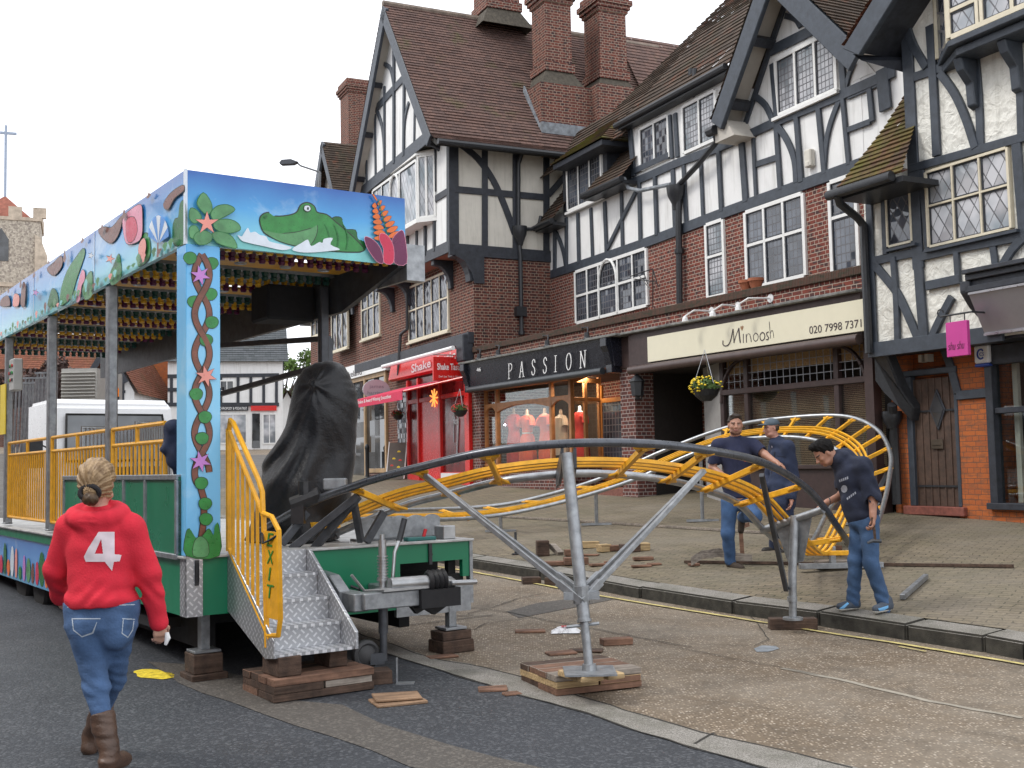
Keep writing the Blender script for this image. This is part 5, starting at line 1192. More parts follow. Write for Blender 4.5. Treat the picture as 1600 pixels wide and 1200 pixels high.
for r_ in (.17, .1): mb.tube([(c.x + r_ * math.cos(t), -.05, c.z + r_ * math.sin(t)) for t in [i * .5 for i in range(13)]], .025, 6)
mb.tube([(c.x + .16, -.05, c.z - .1), (c.x + .02, -.05, c.z - .95)], .022, 6); mb.tube([(c.x - .16, -.05, c.z - .05), (c.x - .2, -.05, c.z - .65)], .016, 6); mb.build('window_decal', paint('pale grey decal', (.5, .5, .52), .5), R_)
mb = MB(); mb.box((xn_ + .08, -.12, .1), (x1 - .32, -.10, .33)); mb.build('window_notice', LETW, R_)
hs_ = thing('projecting_sign', 'red box sign lettered Shake Tastic hung out over the red shop', 'sign', FF.o, FF.a)
xs_ = hF(700, 575, -.8); wA, wB = -1.35, -.30
zA, zB = 2.05, 2.78
pq = [FF.hit(677, 557, 0, -.7), FF.hit(677, 594, 0, -.7), FF.hit(724, 571, 0, -.7), FF.hit(724, 596, 0, -.7)]
y0_, y1_ = pq[0].y, pq[2].y
mb = MB(); mb.box((-.78, y0_, (pq[1].z + pq[3].z) / 2), (-.7, y1_, pq[0].z)); sb_ = mb.build('board', REDP, hs_, bevel=.01)
text_fit('Shake Tastic', LETW, sb_, (-.694, y0_ + .1, pq[0].z - .34), (0, 1, 0), (0, 0, 1), (y1_ - y0_) * .84, .17, offset=.02)
text_fit("Don't Just Think It, Drink It!", LETW, sb_, (-.694, y0_ + .14, pq[0].z - .55), (0, 1, 0), (0, 0, 1), (y1_ - y0_) * .78, .07)
mb = MB(); mb.tube([(-.74, y0_, pq[0].z + .05), (-.74, 0, pq[0].z + .05)], .015, 5); mb.build('bracket', SILV, hs_)
aw = thing('awning', 'half open red awning with a lettered valance, left of the red shop door', 'awning', FF.o, FF.a)
a, b = FF.hit(553, 626, 1, -1.5), FF.hit(610, 611, 1, -1.5); a2 = FF.hit(553, 638, 1, -1.5)
PKR = paint('raspberry awning cloth', (.62, .03, .09), .7, .08)
mb = MB(); mb.box((a.x, -1.5, a2.z), (b.x + .9, -1.485, a.z)); vl = mb.build('valance', PKR, aw)
text_fit('Milkshakes & Award Winning Smoothies', LETW, vl, (a.x + .05, -1.504, a2.z + .07), (1, 0, 0), (0, 0, 1), b.x - a.x, .13)
mb = MB(); mb.prism([(a.x, -1.49, a.z), (a.x, -.1, a.z + .35), (b.x + .9, -.1, a.z + .35), (b.x + .9, -1.49, a.z)], (0, 0, .015)); mb.build('canopy_cloth', PKR, aw)
mb = MB(); mb.tube([(b.x + .9, -1.45, a.z), (b.x + 2.2, -.2, a.z + .3)], .03, 6); mb.build('folding_arm', REDP, aw)
c = FF.hit(719, 640, 1, -.35); basket(FF, c, .2, 'hanging basket of red flowers beside the red shop window', [RFL], LEAF)
c = FF.hit(622, 648, 1, -.3); basket(FF, c, .17, 'small hanging basket on the brick pier left of the red shop', [RFL], LEAF)
mb = MB(); c0_, c1_ = hF(624, 692), hF(639, 612); mb.box((c0_.x, -.05, c0_.z), (c1_.x, 0, c1_.z)); mb.build('side_window', GL_RECT, R_)
# ---- white sign shop further left ----
Lk = build_at(FF, 'white_shopfront', 'shop with a white lettered fascia and tan framed windows, left of the red shop', 'shop')
a, b = hF(500, 620, -.15), hF(602, 560, -.15); z1_ = hF(602, 556, -.15).z; z0_ = hF(602, 578, -.15).z
mb = MB(); mb.box((a.x - 2, -.15, z0_), (b.x, 0, z1_)); fbl = mb.build('fascia_board', LETW, Lk)
pxtext('akeland', INKM, fbl, FF, 1, -.155, (541, 591), (565, 585), 9)
TAN = paint('tan joinery', (.42, .28, .15), .5, .15)
x0, x1 = hF(478, 650).x, b.x
mb = MB()
for x_ in [x0, hF(545, 650).x, hF(573, 650).x, x1 - .3]: mb.box((x_ - .07, -.08, .0), (x_ + .07, 0, z0_))
mb.box((x0 + .07, -.07, z0_ - .14), (x1 - .37, 0, z0_)); mb.box((hF(573, 700).x + .07, -.09, .35), (x1 - .37, .0, .48)); mb.build('window_frame', TAN, Lk, bevel=.006)
mb = MB(); mb.box((x0, -.02, .0), (x1 - .3, -.01, z0_ - .14)); mb.build('shop_pane', GL_DARK, Lk)
mb = MB(); mb.box((hF(573, 700).x, -.06, -.6), (x1 - .1, 0, .34)); mb.build('stall_riser', BRICK_D, Lk)
ov = thing('oval_sign', 'grey oval sign hung between the white fascia and the red awning', 'sign', FF.world(FF.hit(588, 609, 0, -5.6)), FF.a + rad(90))
mb = MB(); mb.add([(.42 * math.cos(t), y, .30 * math.sin(t)) for y in (-.03, .03) for t in [i * math.pi / 12 for i in range(24)]], [tuple(range(24)), tuple(range(47, 23, -1))] + [(i, (i + 1) % 24, 24 + (i + 1) % 24, 24 + i) for i in range(24)]); ob = mb.build('board', paint('oval sign grey', (.42, .43, .46), .5, .05), ov)
text_fit('james', paint('sign grey ink', (.2, .2, .24), .5), ob, (-.22, -.034, .02), (1, 0, 0), (0, 0, 1), .44, .12); text_fit('harrison', MATS['sign grey ink'], ob, (-.28, -.034, -.14), (1, 0, 0), (0, 0, 1), .56, .1)
mannequin_done = True
sp1.name = 'spot_bulb'
# ======== fairground ride trailer ========
T0 = atY(290, 700, 8.15); TF = Frame((T0.x, T0.y, 0.04), rad(34.7))
OUT[0] = Vector((-1, 0, 0))
T = build_at(TF, 'ride_trailer', 'fairground ride trailer with painted jungle canopy, green deck body and yellow railings', 'trailer')
zo = -.04
def gradient(name, stops, zlo, zhi, rough=.25):
 g = N(name); sp_ = g.n("SeparateXYZ"); g.l(g.co(), sp_.inputs[0])
 f = g.math('DIVIDE', g.math('SUBTRACT', sp_.outputs[2], zlo), zhi - zlo)
 f = g.math('ADD', f, g.math('MULTIPLY', g.math('SUBTRACT', g.noise(2.2, 4), .5), .35))
 c = g.ramp(f, stops)
 cl = g.ramp(g.noise(1.6, 5, rough=.6, dist=.5), [(.55, 0), (.75, .6)])
 g.base(g.mix(cl, c, (.62, .80, .88))); g.set(rough, spec=.5); g.b.inputs["Coat Weight"].default_value = .3
 MATS[name] = g.m; return g.m
SKYP = gradient('painted sky', [(0.0, (.22, .62, .66)), (.2, (.20, .60, .80)), (.5, (.07, .38, .78)), (1.0, (.012, .09, .42))], 3.2, 3.78)
SKYC = gradient('painted pale sky', [(0, (.16, .50, .85)), (.5, (.25, .62, .88)), (1, (.10, .45, .85))], 1.0, 3.2)
GRN = paint('green trailer paint', (0.008, 0.185, 0.088), .35, .08, 2, dirt=.12)
YELP = paint('yellow railing paint', (0.76, 0.37, 0.015), .4, .16, 14, .08, dirt=.3)
YELT = paint('yellow track paint', (0.80, 0.40, 0.02), .45, .18, 14, .1, dirt=.4)
GALV = paint('dull galvanised steel', (0.30, 0.315, 0.33), .45, .28, 14, .15, metal=.7, dirt=.15)
GALD = paint('dark grey steel', (0.07, 0.075, 0.085), .45, .3, 10, .1, metal=.4)
def checker():
 g = N('checker plate'); sep = g.n("SeparateXYZ"); g.l(g.co(), sep.inputs[0])
 a = g.math('ADD', sep.outputs[0], sep.outputs[1]); b = sep.outputs[2]
 p_ = g.math('MULTIPLY', g.math('ADD', a, b), 16.0); q_ = g.math('MULTIPLY', g.math('SUBTRACT', a, b), 16.0)
 par = g.math('FLOORED_MODULO', g.math('ADD', g.math('FLOOR', p_), g.math('FLOOR', q_)), 2.0)
 dx = g.math('ABSOLUTE', g.math('SUBTRACT', g.math('FRACT', p_), .5)); dy = g.math('ABSOLUTE', g.math('SUBTRACT', g.math('FRACT', q_), .5))
 e1 = g.math('MULTIPLY', g.math('LESS_THAN', dx, .40), g.math('LESS_THAN', dy, .14)); e2 = g.math('MULTIPLY', g.math('LESS_THAN', dy, .40), g.math('LESS_THAN', dx, .14))
 k = g.mix(par, e1, e2)
 g.base(g.mix(k, (.40, .41, .43), (.66, .67, .69))); g.set(g.math('ADD', .32, g.math('MULTIPLY', g.noise(5), .3)), .75)
 g.bump(k, .6, .004); return g.m
CHK = checker()
def checker_top():
 g = N('checker tread'); sep = g.n("SeparateXYZ"); g.l(g.co(), sep.inputs[0]); a, b = sep.outputs[0], sep.outputs[1]
 p_ = g.math('MULTIPLY', g.math('ADD', a, b), 16.0); q_ = g.math('MULTIPLY', g.math('SUBTRACT', a, b), 16.0)
 k = g.math('FLOORED_MODULO', g.math('ADD', g.math('FLOOR', p_), g.math('FLOOR', q_)), 2.0)
 g.base(g.mix(k, (.36, .37, .39), (.72, .73, .75))); g.set(.4, .7); g.bump(k, .5, .004); return g.m
CHKT = checker_top()
def shape(mb, ax, v, pts, mat, off, edge=None, smooth=True, ew=.012):
 P = [TF.hit(x, y, ax, v) for x, y in pts]
 if smooth:
  Q = []; n = len(P)
  for i in range(n):
   p0, p1, p2, p3 = P[i - 1], P[i], P[(i + 1) % n], P[(i + 2) % n]
   for k in range(3):
    t = k / 3; Q.append(0.5 * ((2 * p1) + (p2 - p0) * t + (2 * p0 - 5 * p1 + 4 * p2 - p3) * t * t + (3 * p1 - p0 - 3 * p2 + p3) * t ** 3))
  P = Q
 o = OUT[ax]
 if edge is not None:
  c = sum(P, Vector()) / len(P); mb.mat(edge)
  E = []
  for i, p in enumerate(P):
   t = (P[(i + 1) % len(P)] - P[i - 1]).normalized(); nn_ = t.cross(o); nn_ = nn_ if nn_.dot(p - c) > 0 else -nn_
   E.append(p + nn_ * ew * .5)
  mb.add([q + o * off for q in E], [tuple(range(len(E)))])
 mb.mat(mat); mb.add([q + o * (off + .0007) for q in P], [tuple(range(len(P)))])
PG = paint('painted leaf green', (.03, .24, .05), .3, .25, 12); PG2 = paint('painted dark green', (.012, .15, .03), .3, .25, 12); PLG = paint('painted light green', (.10, .30, .12), .3, .3, 9); PBR = paint('painted brown vine', (.19, .065, .04), .3, .3, 14)
PPK = paint('painted pink', (.85, .32, .26), .3, .1); PPU = paint('painted violet', (.55, .22, .62), .3, .12); PWH = paint('painted foam white', (.72, .80, .88), .3, .1); PTE = paint('painted teal water', (.20, .60, .60), .3, .12, 5)
POR = paint('painted orange', (.80, .17, .025), .3, .1); PRD = paint('painted crimson', (.62, .02, .08), .3, .1); PPL = paint('painted plum', (.14, .008, .07), .3, .15); POL = paint('painted outline', (.02, .03, .02), .4); PLK = paint('painted pale pink', (.80, .30, .42), .3, .1)
# --- canopy ---
zC0, zC1 = 3.23 - .04, 3.78 - .04
mb = MB(); mb.box((0, -.0, zC0), (1.83, .04, zC1)); ff = mb.build('front_fascia', SKYP, T)
mb = MB(); mb.box((-.0, .04, zC0), (.04, 9.2, zC1)); lf_ = mb.build('side_fascia', SKYP, T)
mb = MB(); mb.box((-.006, -.006, zC0), (.012, .03, zC1 + .005)); mb.build('corner_trim', PWH, ff)
for y in (2.5, 5.0): mb = MB(); mb.box((-.005, y, zC0), (0, y + .012, zC1)); mb.build('panel_seam', PWH, lf_)
mb = MB(); mb.box((.02, .02, zC1 - .06), (1.83, 9.2, zC1 - .02)); mb.build('canopy_roof', GALV, T)
Q2 = lambda L: [(280 + x / 4, 240 + y / 4) for x, y in L]; Q1 = lambda L: [(x / 4, 180 + y / 4) for x, y in L]
def star(c, r, n=6, rot=0, inner=.38, e=1.0): return [(c[0] + (r if i % 2 == 0 else r * inner) * math.cos(rot + i * math.pi / n), c[1] + (r if i % 2 == 0 else r * inner) * math.sin(rot + i * math.pi / n) * e) for i in range(2 * n)]
mb = MB(); k = [0.0]
def sF(pts, m, e=None, sm=True, ax=1, Q=Q2, ew=.012):
 k[0] += .0012; shape(mb, ax, 0.0, Q(pts), m, k[0], e, sm, ew)
sF([(355, 520), (480, 545), (700, 590), (900, 590), (1165, 605), (1230, 686), (760, 635), (365, 592)], PTE, sm=False)
sF([(948, 440), (965, 400), (1010, 402), (1025, 440), (1040, 475), (1100, 480), (1112, 530), (1150, 550), (1160, 600), (1100, 605), (1000, 560)], PG2, POL)
sF([(505, 420), (520, 385), (560, 372), (600, 395), (680, 390), (735, 370), (760, 325), (800, 310), (840, 330), (860, 370), (920, 385), (975, 430), (1035, 480), (1100, 540), (1150, 605), (1040, 612), (900, 600), (820, 580), (700, 565), (600, 530), (530, 490)], PG, POL, ew=.02)
sF([(520, 480), (620, 500), (720, 495), (820, 470), (860, 450), (850, 520), (800, 580), (700, 570), (600, 535)], PLG, POL)
for x in (905, 960, 1020): sF([(x, 440), (x + 25, 480), (x + 35, 540), (x + 25, 595), (x + 19, 595), (x + 27, 540), (x + 17, 482)], PG2, None)
sF([(782, 330), (808, 328), (818, 350), (800, 362), (780, 352)], PWH, POL); sF([(796, 338), (806, 338), (806, 352), (796, 352)], POL, None)
sF([(528, 392), (545, 388), (545, 402), (530, 404)], PG2, None)
for L in ([(360, 510), (385, 520), (400, 500), (425, 465), (440, 495), (470, 490), (500, 510), (540, 520), (560, 550), (640, 570), (700, 590), (640, 605), (520, 580), (430, 560), (385, 545)], [(700, 600), (760, 560), (800, 540), (820, 580), (870, 555), (890, 560), (900, 535), (955, 530), (940, 570), (1000, 600), (940, 610), (830, 620), (750, 618)]): sF(L, PWH)
for i in range(7):
 t = i / 6; cx, cy = 1232 + 62 * t, 320 + 205 * t; L_ = 28 + 50 * t
 sF([(cx, cy), (cx + L_ * .45, cy - 22 - 8 * t), (cx + L_ * 1.05, cy - 22 - 10 * t), (cx + L_ * .6, cy + 4)], POR, POL, ew=.006)
 sF([(cx - 4, cy + 14), (cx - L_ * .5, cy - 10), (cx - L_ * 1.15, cy + 8), (cx - L_ * .6, cy + 24)], POR, POL, ew=.006)
sF([(1222, 300), (1196, 262), (1205, 262), (1224, 290)], POR, POL, ew=.006); sF([(1228, 290), (1234, 290), (1298, 530), (1292, 530)], PG2, None, False)
sF([(1150, 525), (1200, 545), (1245, 600), (1262, 684), (1225, 678), (1180, 620), (1155, 570)], PPL, PLK, ew=.008)
sF([(1376, 484), (1398, 540), (1408, 688), (1335, 688), (1328, 600), (1320, 540)], PPL, PLK, ew=.008)
sF([(1245, 505), (1290, 520), (1325, 590), (1322, 686), (1268, 684), (1264, 600), (1242, 550)], PRD, PLK, ew=.008)
for L in ([(140, 252), (185, 310), (190, 360), (160, 385), (120, 350), (102, 310)], [(192, 370), (230, 335), (290, 328), (335, 355), (290, 388), (220, 420), (192, 405)], [(215, 430), (290, 418), (350, 440), (368, 480), (310, 500), (240, 490), (205, 460)], [(195, 505), (260, 500), (320, 530), (347, 592), (300, 588), (225, 560)],
  [(60, 350), (100, 365), (125, 410), (85, 440), (54, 410)], [(54, 470), (90, 460), (110, 500), (75, 535), (54, 520)], [(190, 515), (175, 560), (115, 575), (80, 540), (95, 505), (140, 490)]): sF(L, PLG, PG2)
sF(star((160, 442), 74, 5, -math.pi / 2, .36), PPK, POL, False, ew=.008)
mb.build('painted_mural', None, ff)
mb = MB(); k = [0.0]
sS = lambda L, m, e=None, sm=True: sF(L, m, e, sm, 0, Q1)
for L, m in (([(1085, 800), (1080, 700), (1095, 650), (1115, 640), (1125, 560), (1145, 535), (1162, 560), (1160, 780), (1120, 815)], PG2), ([(690, 1050), (690, 990), (712, 940), (740, 870), (755, 900), (760, 1010), (715, 1058)], PG),
   ([(870, 945), (865, 900), (880, 790), (905, 740), (930, 750), (945, 830), (930, 905)], PG), ([(380, 1190), (385, 1090), (420, 980), (470, 900), (520, 835), (535, 860), (515, 930), (480, 1030), (445, 1140)], PG),
   ([(305, 1195), (308, 1150), (330, 1085), (360, 1110), (365, 1180)], PG2), ([(535, 1150), (520, 1090), (545, 1010), (580, 980), (585, 1100), (570, 1140)], PLG), ([(485, 1168), (488, 1090), (515, 975), (535, 980), (535, 1030), (515, 1070), (508, 1150)], PLK),
   ([(620, 720), (660, 700), (700, 705), (735, 670), (770, 630), (765, 690), (740, 760), (700, 800), (650, 770)], PBR), ([(300, 960), (340, 925), (390, 880), (395, 940), (350, 1000), (320, 990)], PBR), ([(1030, 560), (1075, 490), (1150, 440), (1160, 470), (1100, 520), (1060, 590)], PBR),
   ([(780, 640), (830, 590), (890, 560), (900, 640), (895, 760), (850, 800), (800, 800), (780, 720)], PLK), ([(800, 660), (850, 640), (870, 720), (840, 790), (805, 780)], PRD), ([(885, 800), (915, 770), (925, 830), (905, 890), (878, 860)], PPK),
   ([(10, 1190), (20, 1150), (60, 1130), (70, 1190)], PBR), ([(90, 1190), (100, 1120), (130, 1130), (125, 1190)], PPK), ([(140, 1180), (150, 1060), (170, 1060), (165, 1190)], PBR)): sS(L, m, POL)
for i in range(7):                                      # a striped beach parasol
 a0, a1 = math.pi * i / 7, math.pi * (i + 1) / 7
 sS([(1010, 800), (1010 + 62 * math.cos(a0), 760 - 130 * math.sin(a0)), (1010 + 62 * math.cos((a0 + a1) / 2), 760 - 132 * math.sin((a0 + a1) / 2)), (1010 + 62 * math.cos(a1), 760 - 130 * math.sin(a1))], PWH if i % 2 else paint('painted sky blue', (.05, .28, .75), .3), None, False)
sS([(1005, 800), (1015, 798), (1016, 885), (1004, 892)], PBR, None, False)
for i in range(64):
 wv_ = .25 + i * .135; hh_ = random.uniform(.06, .17) * (1 if i % 3 else 1.5); top_s = i % 5 == 4; k[0] += .0002; zz_ = zC1 - .01 if top_s else zC0 + .01; sg_ = -1 if top_s else 1
 mb.mat([PG, PG2, PLG, PBR, PPK, PG, PTE][(i * 5) % 7] if not top_s else PBR); mb.add([(-k[0], wv_ + .05 * math.cos(t) * (1 + .4 * math.sin(3 * t)), zz_ + sg_ * hh_ * (.5 - .5 * math.cos(t / 2) ** 4 * 0) * (.5 + .5 * math.sin(t))) for t in [j * math.pi / 8 - math.pi / 2 for j in range(16)]], [tuple(range(16))])
for c, r, m in (((720, 900), 30, PPK), ((250, 1110), 22, PPU), ((600, 880), 20, PWH)): sS(star(c, r, 5), m, POL, False)
mb.build('painted_mural', None, lf_)
mb = MB(); mb.box((.04, .04, zC1 - .16), (1.8, 9.2, zC1 - .10)); mb.build('ceiling', paint('amber canopy lining', (.66, .50, .20), .6, .25, 4), T)
CG, CY, CPu = paint('green lamp cap', (.008, .06, .045), .35), paint('yellow lamp cap', (.72, .40, .02), .35), paint('purple lamp cap', (.11, .008, .06), .35)
SLAB = paint('amber ceiling board', (.60, .30, .02), .5, .25, 5)
w_ = .14; i = 0
while w_ < 9.0:
 kind = i % 4
 if kind == 2:
  mb = MB(); mb.mat(SLAB); mb.box((.1, w_ - .16, zC0 + .06), (1.72, w_ + .16, zC0 + .08)); mb.mat(SILV)
  for u_ in (.35, .75, 1.15, 1.5): mb.lathe((u_, w_, zC0 + .05), [(.05, .05), (.06, .02), (.05, 0), (.035, .01)], 8)
  mb.build('ceiling_lamp_board', None, T); w_ += .40
 else:
  m_ = (CY, CPu, None, CG)[kind]
  mb = MB(); mb.mat(GALV); mb.box((.05, w_ - .035, zC0 + .07), (1.78, w_ + .035, zC0 + .14)); mb.mat(m_)
  for j in range(20): mb.lathe((.12 + j * .084, w_, zC0 - .02), [(.024, .02), (.034, .045), (.024, .055), (.036, .09)], 6)
  mb.build('lamp_strip', None, T); w_ += .36
 i += 1
mb = MB(); mb.prism([(1.78, .04, zC0 + .3), (1.78, .04, zC0 - .02), (1.78, 1.1, zC0 - .26), (1.78, 9.1, zC0 - .26), (1.78, 9.1, zC0 + .3)], (.05, 0, 0)); mb.build('side_beam', GALD, T)
mb = MB(); mb.box((1.83, -.02, zC0 - .13), (2.0, .08, zC0 + .17)); mb.box((1.83, .08, zC0 - .13), (1.86, .5, zC0 + .1)); mb.build('end_plate', GALV, T)
mb = MB(); mb.box((1.25, 1.5, zC0 - .30), (1.72, 1.9, zC0 + .02)); mb.build('loudspeaker', paint('black speaker cloth', (.01, .01, .012), .9), T, bevel=.02)
mb = MB(); mb.box((1.68, 1.3, .95), (1.76, 1.38, zC0)); mb.build('post', GALD, T, bevel=.008)
for w_ in (2.14, 4.39, 6.60, 8.8):
 mb = MB(); mb.box((.015, w_ - .055, .95), (.10, w_ + .055, zC0)); mb.box((.005, w_ - .07, .95), (.11, w_ + .07, .97)); mb.build('post', GALV, T, bevel=.012)
mb = MB()
for a, b in (((1.6, 4.0, 2.9), (1.9, 1.6, 2.75)), ((1.9, 1.6, 2.75), (1.9, 1.6, 2.45)), ((1.6, 5.0, 2.3), (1.9, 1.9, 2.5))): mb.bar(a, b, .05, .05)
mb.build('folding_arm', GALD, T)
# --- painted column ---
mb = MB(); mb.box((0, -.012, .93), (.255, .2, zC0)); pc = mb.build('painted_column', SKYC, T, bevel=.004)
mb = MB(); k = [.012]
Qp = lambda L: L
def sC(L, m, e=POL, sm=True, ew=.008): k[0] += .0012; shape(mb, 1, 0.0, L, m, k[0], e, sm, ew)
def vine(ph):
 mb.mat(POL); pts = []
 for i in range(60):
  y = 398 + i * 7.55; a = (y - 398) / 57.0 * math.pi; r_ = 11.5 if y < 760 else 6
  pts.append((314.5 + r_ * math.sin(a * .92 + ph) * (1 if y < 790 else .5), y))
 for (wd, m, of) in ((.052, POL, .013), (.040, PBR, .0155)):
  mb.mat(m); mb_pts = pts if ph == 0 else pts[:46]
  strip(mb, TF, 1, 0.0, mb_pts, wd, .001, off=of + (0 if ph else .003))
_r = random.uniform; random.uniform = lambda a, b: 0.0
vine(math.pi); vine(0); random.uniform = _r
for i, (x, y, s) in enumerate([(329, 412, 1), (303, 472, -1), (327, 460, 1), (329, 504, 1), (320, 532, 1), (306, 616, -1), (318, 652, 1), (315, 685, -1), (312, 755, 1), (318, 787, 1), (319, 811, 1), (296, 404, -1)]):
 sC([(x - 9 * s, y - 3), (x - 2 * s, y - 9), (x + 8 * s, y - 7), (x + 11 * s, y + 1), (x + 4 * s, y + 9), (x - 6 * s, y + 7)], PG)
for (x, y, m, r) in ((311, 431, PPU, 16), (320, 588, PPK, 17), (311, 721, PPU, 17)): sC(star((x, y), r, 6, .3, .40), m, POL, False)
sC([(289, 868), (288, 835), (294, 826), (302, 838), (308, 842), (316, 835), (324, 826), (331, 836), (333, 822), (339, 820), (340, 868)], PG)
sC([(300, 868), (302, 845), (312, 838), (322, 848), (322, 868)], PLG)
k[0] += .003; c = TF.hit(322, 855, 1, 0); mb.mat(SILV); mb.lathe((c.x, -.018, c.z), [(.028, -.012), (.03, .002), (.02, .004)], 16, 1); mb.mat(GUTTER); mb.lathe((c.x, -.03, c.z), [(.018, 0), (.018, .002)], 12, 1)
mb.build('painted_mural', None, pc)
# --- body ---
zd, zb0 = .93, .40
mb = MB(); mb.box((0.0, .0, .50), (.9, .06, zd - .02)); mb.box((.86, -.002, zb0 + .0), (1.74, .05, zd - .02)); mb.box((1.74, -.002, zd - .17), (2.40, .05, zd - .02)); mb.box((2.33, -.001, zb0 + .22), (2.40, .05, zd - .17)); mb.build('front_body', GRN, T)
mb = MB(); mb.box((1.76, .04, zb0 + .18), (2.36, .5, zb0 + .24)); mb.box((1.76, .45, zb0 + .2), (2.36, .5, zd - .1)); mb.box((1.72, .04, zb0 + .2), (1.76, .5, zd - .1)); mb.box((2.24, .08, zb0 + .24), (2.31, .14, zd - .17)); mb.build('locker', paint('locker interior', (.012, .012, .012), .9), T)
mb = MB(); mb.box((1.70, -.01, .34), (2.40, .03, zb0 + .18)); mb.build('front_skirt', GALV, T)
mb = MB(); mb.box((2.395, -.012, zb0 - .0), (2.425, .05, zd)); mb.build('corner_trim', GALV, T)
mb = MB(); mb.box((-.0, .0, .50), (.06, 3.6, zd - .02)); mb.box((0, 3.6, .82), (.05, 9.2, zd - .02)); mb.build('side_body', GRN, T)
mb = MB(); mb.box((.02, 3.6, .34), (.05, 9.2, .82)); lm2 = mb.build('side_mural_panel', gradient('painted panel sky', [(0, (.10, .35, .55)), (.5, (.12, .35, .75)), (1, (.05, .18, .55))], .3, .85), T)
mb = MB(); k = [0.0]; rnd = random.Random(3)
Qs = lambda L: L
for i in range(26):
 wv_ = 3.75 + i * .21; m = [PG, PPK, PWH, POR, PG2, PRD, PBR, PLG, PPU][i % 9]; h_ = rnd.uniform(.15, .4); b_ = rnd.uniform(.06, .12); k[0] += .0008
 P = [(.02 - k[0], wv_ + b_ * math.cos(t) * (1 + .3 * rnd.random()), .36 + h_ * .5 + h_ * .5 * math.sin(t)) for t in [j * math.pi / 6 for j in range(12)]]
 mb.mat(m); mb.add(P, [tuple(range(12))])
mb.build('painted_mural', None, lm2)
DECK = paint('worn aluminium deck', (.48, .48, .47), .45, .3, 7, .2, metal=.5, dirt=.35)
mb = MB(); mb.box((-.03, -.03, zd - .02), (2.43, 9.2, zd)); mb.build('deck', DECK, T, bevel=.004)
mb = MB(); mb.box((.1, 1.0, .30), (2.3, 9, .38)); mb.box((.3, .5, .18), (.4, 9, .5)); mb.box((2.0, .5, .18), (2.1, 9, .5)); mb.build('chassis', paint('dark chassis', (.015, .015, .017), .8), T)
for w_ in (5.2, 6.1):
 for u_ in (.12, 2.1): mb = MB(); mb.lathe((u_, w_, .36), [(.1, -.02), (.30, 0), (.32, .03), (.32, .17), (.30, .2), (.1, .2)], 20, 0); mb.build('wheel', paint('tyre rubber', (.02, .02, .02), .8), T)
mb = MB(); mb.box((-.008, -.03, .50), (.115, .0, .93)); mb.box((-.008, -.03, .50), (-.002, .10, .93)); ck = mb.build('checker_corner', CHK, T)
mb = MB(); mb.box((.055, -.04, .72), (.085, -.03, .9)); mb.tube([(.06, -.045, .88), (.06, -.05, .75), (.08, -.05, .75), (.08, -.045, .88)], .004, 5); mb.build('latch', GUTTER, ck)
a, b, c_ = TF.hit(104, 745, 0, 0), TF.hit(283, 745, 0, 0), TF.hit(283, 868, 0, 0); s0_, s1_ = .10, 3.49; zt3, zb3 = 1.50, .93
mb = MB(); mb.box((-.02, s0_, zb3), (.0, s1_, zt3)); mb.build('side_screen', paint('green screen panel', (.010, .17, .085), .3, .15, 1.5), T)
mb = MB(); mb.box((-.04, s0_, zt3 - .025), (.01, s1_, zt3 + .015)); mb.box((-.04, s0_, zb3 - .03), (.01, s1_, zb3 + .01))
for w_ in (s0_ + .02, .87, 1.45, 2.1, 2.8, s1_ - .02): mb.box((-.038, w_ - .02, zb3 + .01), (.008, w_ + .02, zt3 - .025))
mb.build('screen_frame', GALV, T, bevel=.004)
for (w0, w1) in ((.62, 2.06), (2.24, 4.31), (4.48, 6.5)):
 mb = MB(); zt4, zm4, zb4 = 1.91, 1.77, 1.04; u_ = .05
 mb.tube([(u_, w0, zt4), (u_, w1, zt4)], .018, 8); mb.tube([(u_, w0, zm4), (u_, w1, zm4)], .017, 8); mb.tube([(u_, w0, zb4), (u_, w1, zb4)], .017, 8)
 mb.tube([(u_, w1, zt4), (u_, w1, zb4)], .018, 8); mb.tube([(u_, w0, zm4), (u_, w0, zb4)], .018, 8); mb.tube([(u_, (w0 + w1) / 2, zt4), (u_, (w0 + w1) / 2, zm4)], .018, 8)
 rl = mb.build('railing', YELP, T, smooth=True)
 n_ = int((w1 - w0) / .105); mb = MB()
 for j in range(1, n_): w_ = w0 + (w1 - w0) * j / n_; mb.tube([(u_, w_, zb4), (u_, w_, zm4)], .010, 6, False)
 mb.build('bars', YELP, rl, smooth=True)
mb = MB(); c = TF.hit(22, 587, 0, -.05); mb.box((-.10, c.y - .22, c.z - .18), (.0, c.y + .02, c.z + .18)); cb_ = mb.build('control_box', paint('grey control box', (.42, .42, .40), .5), T, bevel=.01)
mb = MB(); cols = [paint('button ' + n_, c2, .4) for n_, c2 in (('red', (.5, .02, .02)), ('green', (.02, .25, .05)), ('black', (.02, .02, .02)))]
for r_ in range(3):
 for q_ in range(3): mb.mat(cols[(r_ + q_) % 3]); mb.lathe((-.115, c.y - .17 + q_ * .07, c.z + .1 - r_ * .08), [(.018, 0), (.018, .015)], 8, 0)
mb.build('buttons', None, cb_)
mb = MB(); mb.box((-.012, 6.45, 2.02), (.0, 6.75, 2.62)); mb.build('notice_board', paint('yellow notice', (.80, .60, .05), .5, .05), T)
cloth = lambda name, c, r=.9: paint(name, c, r, .18, 7, .35)
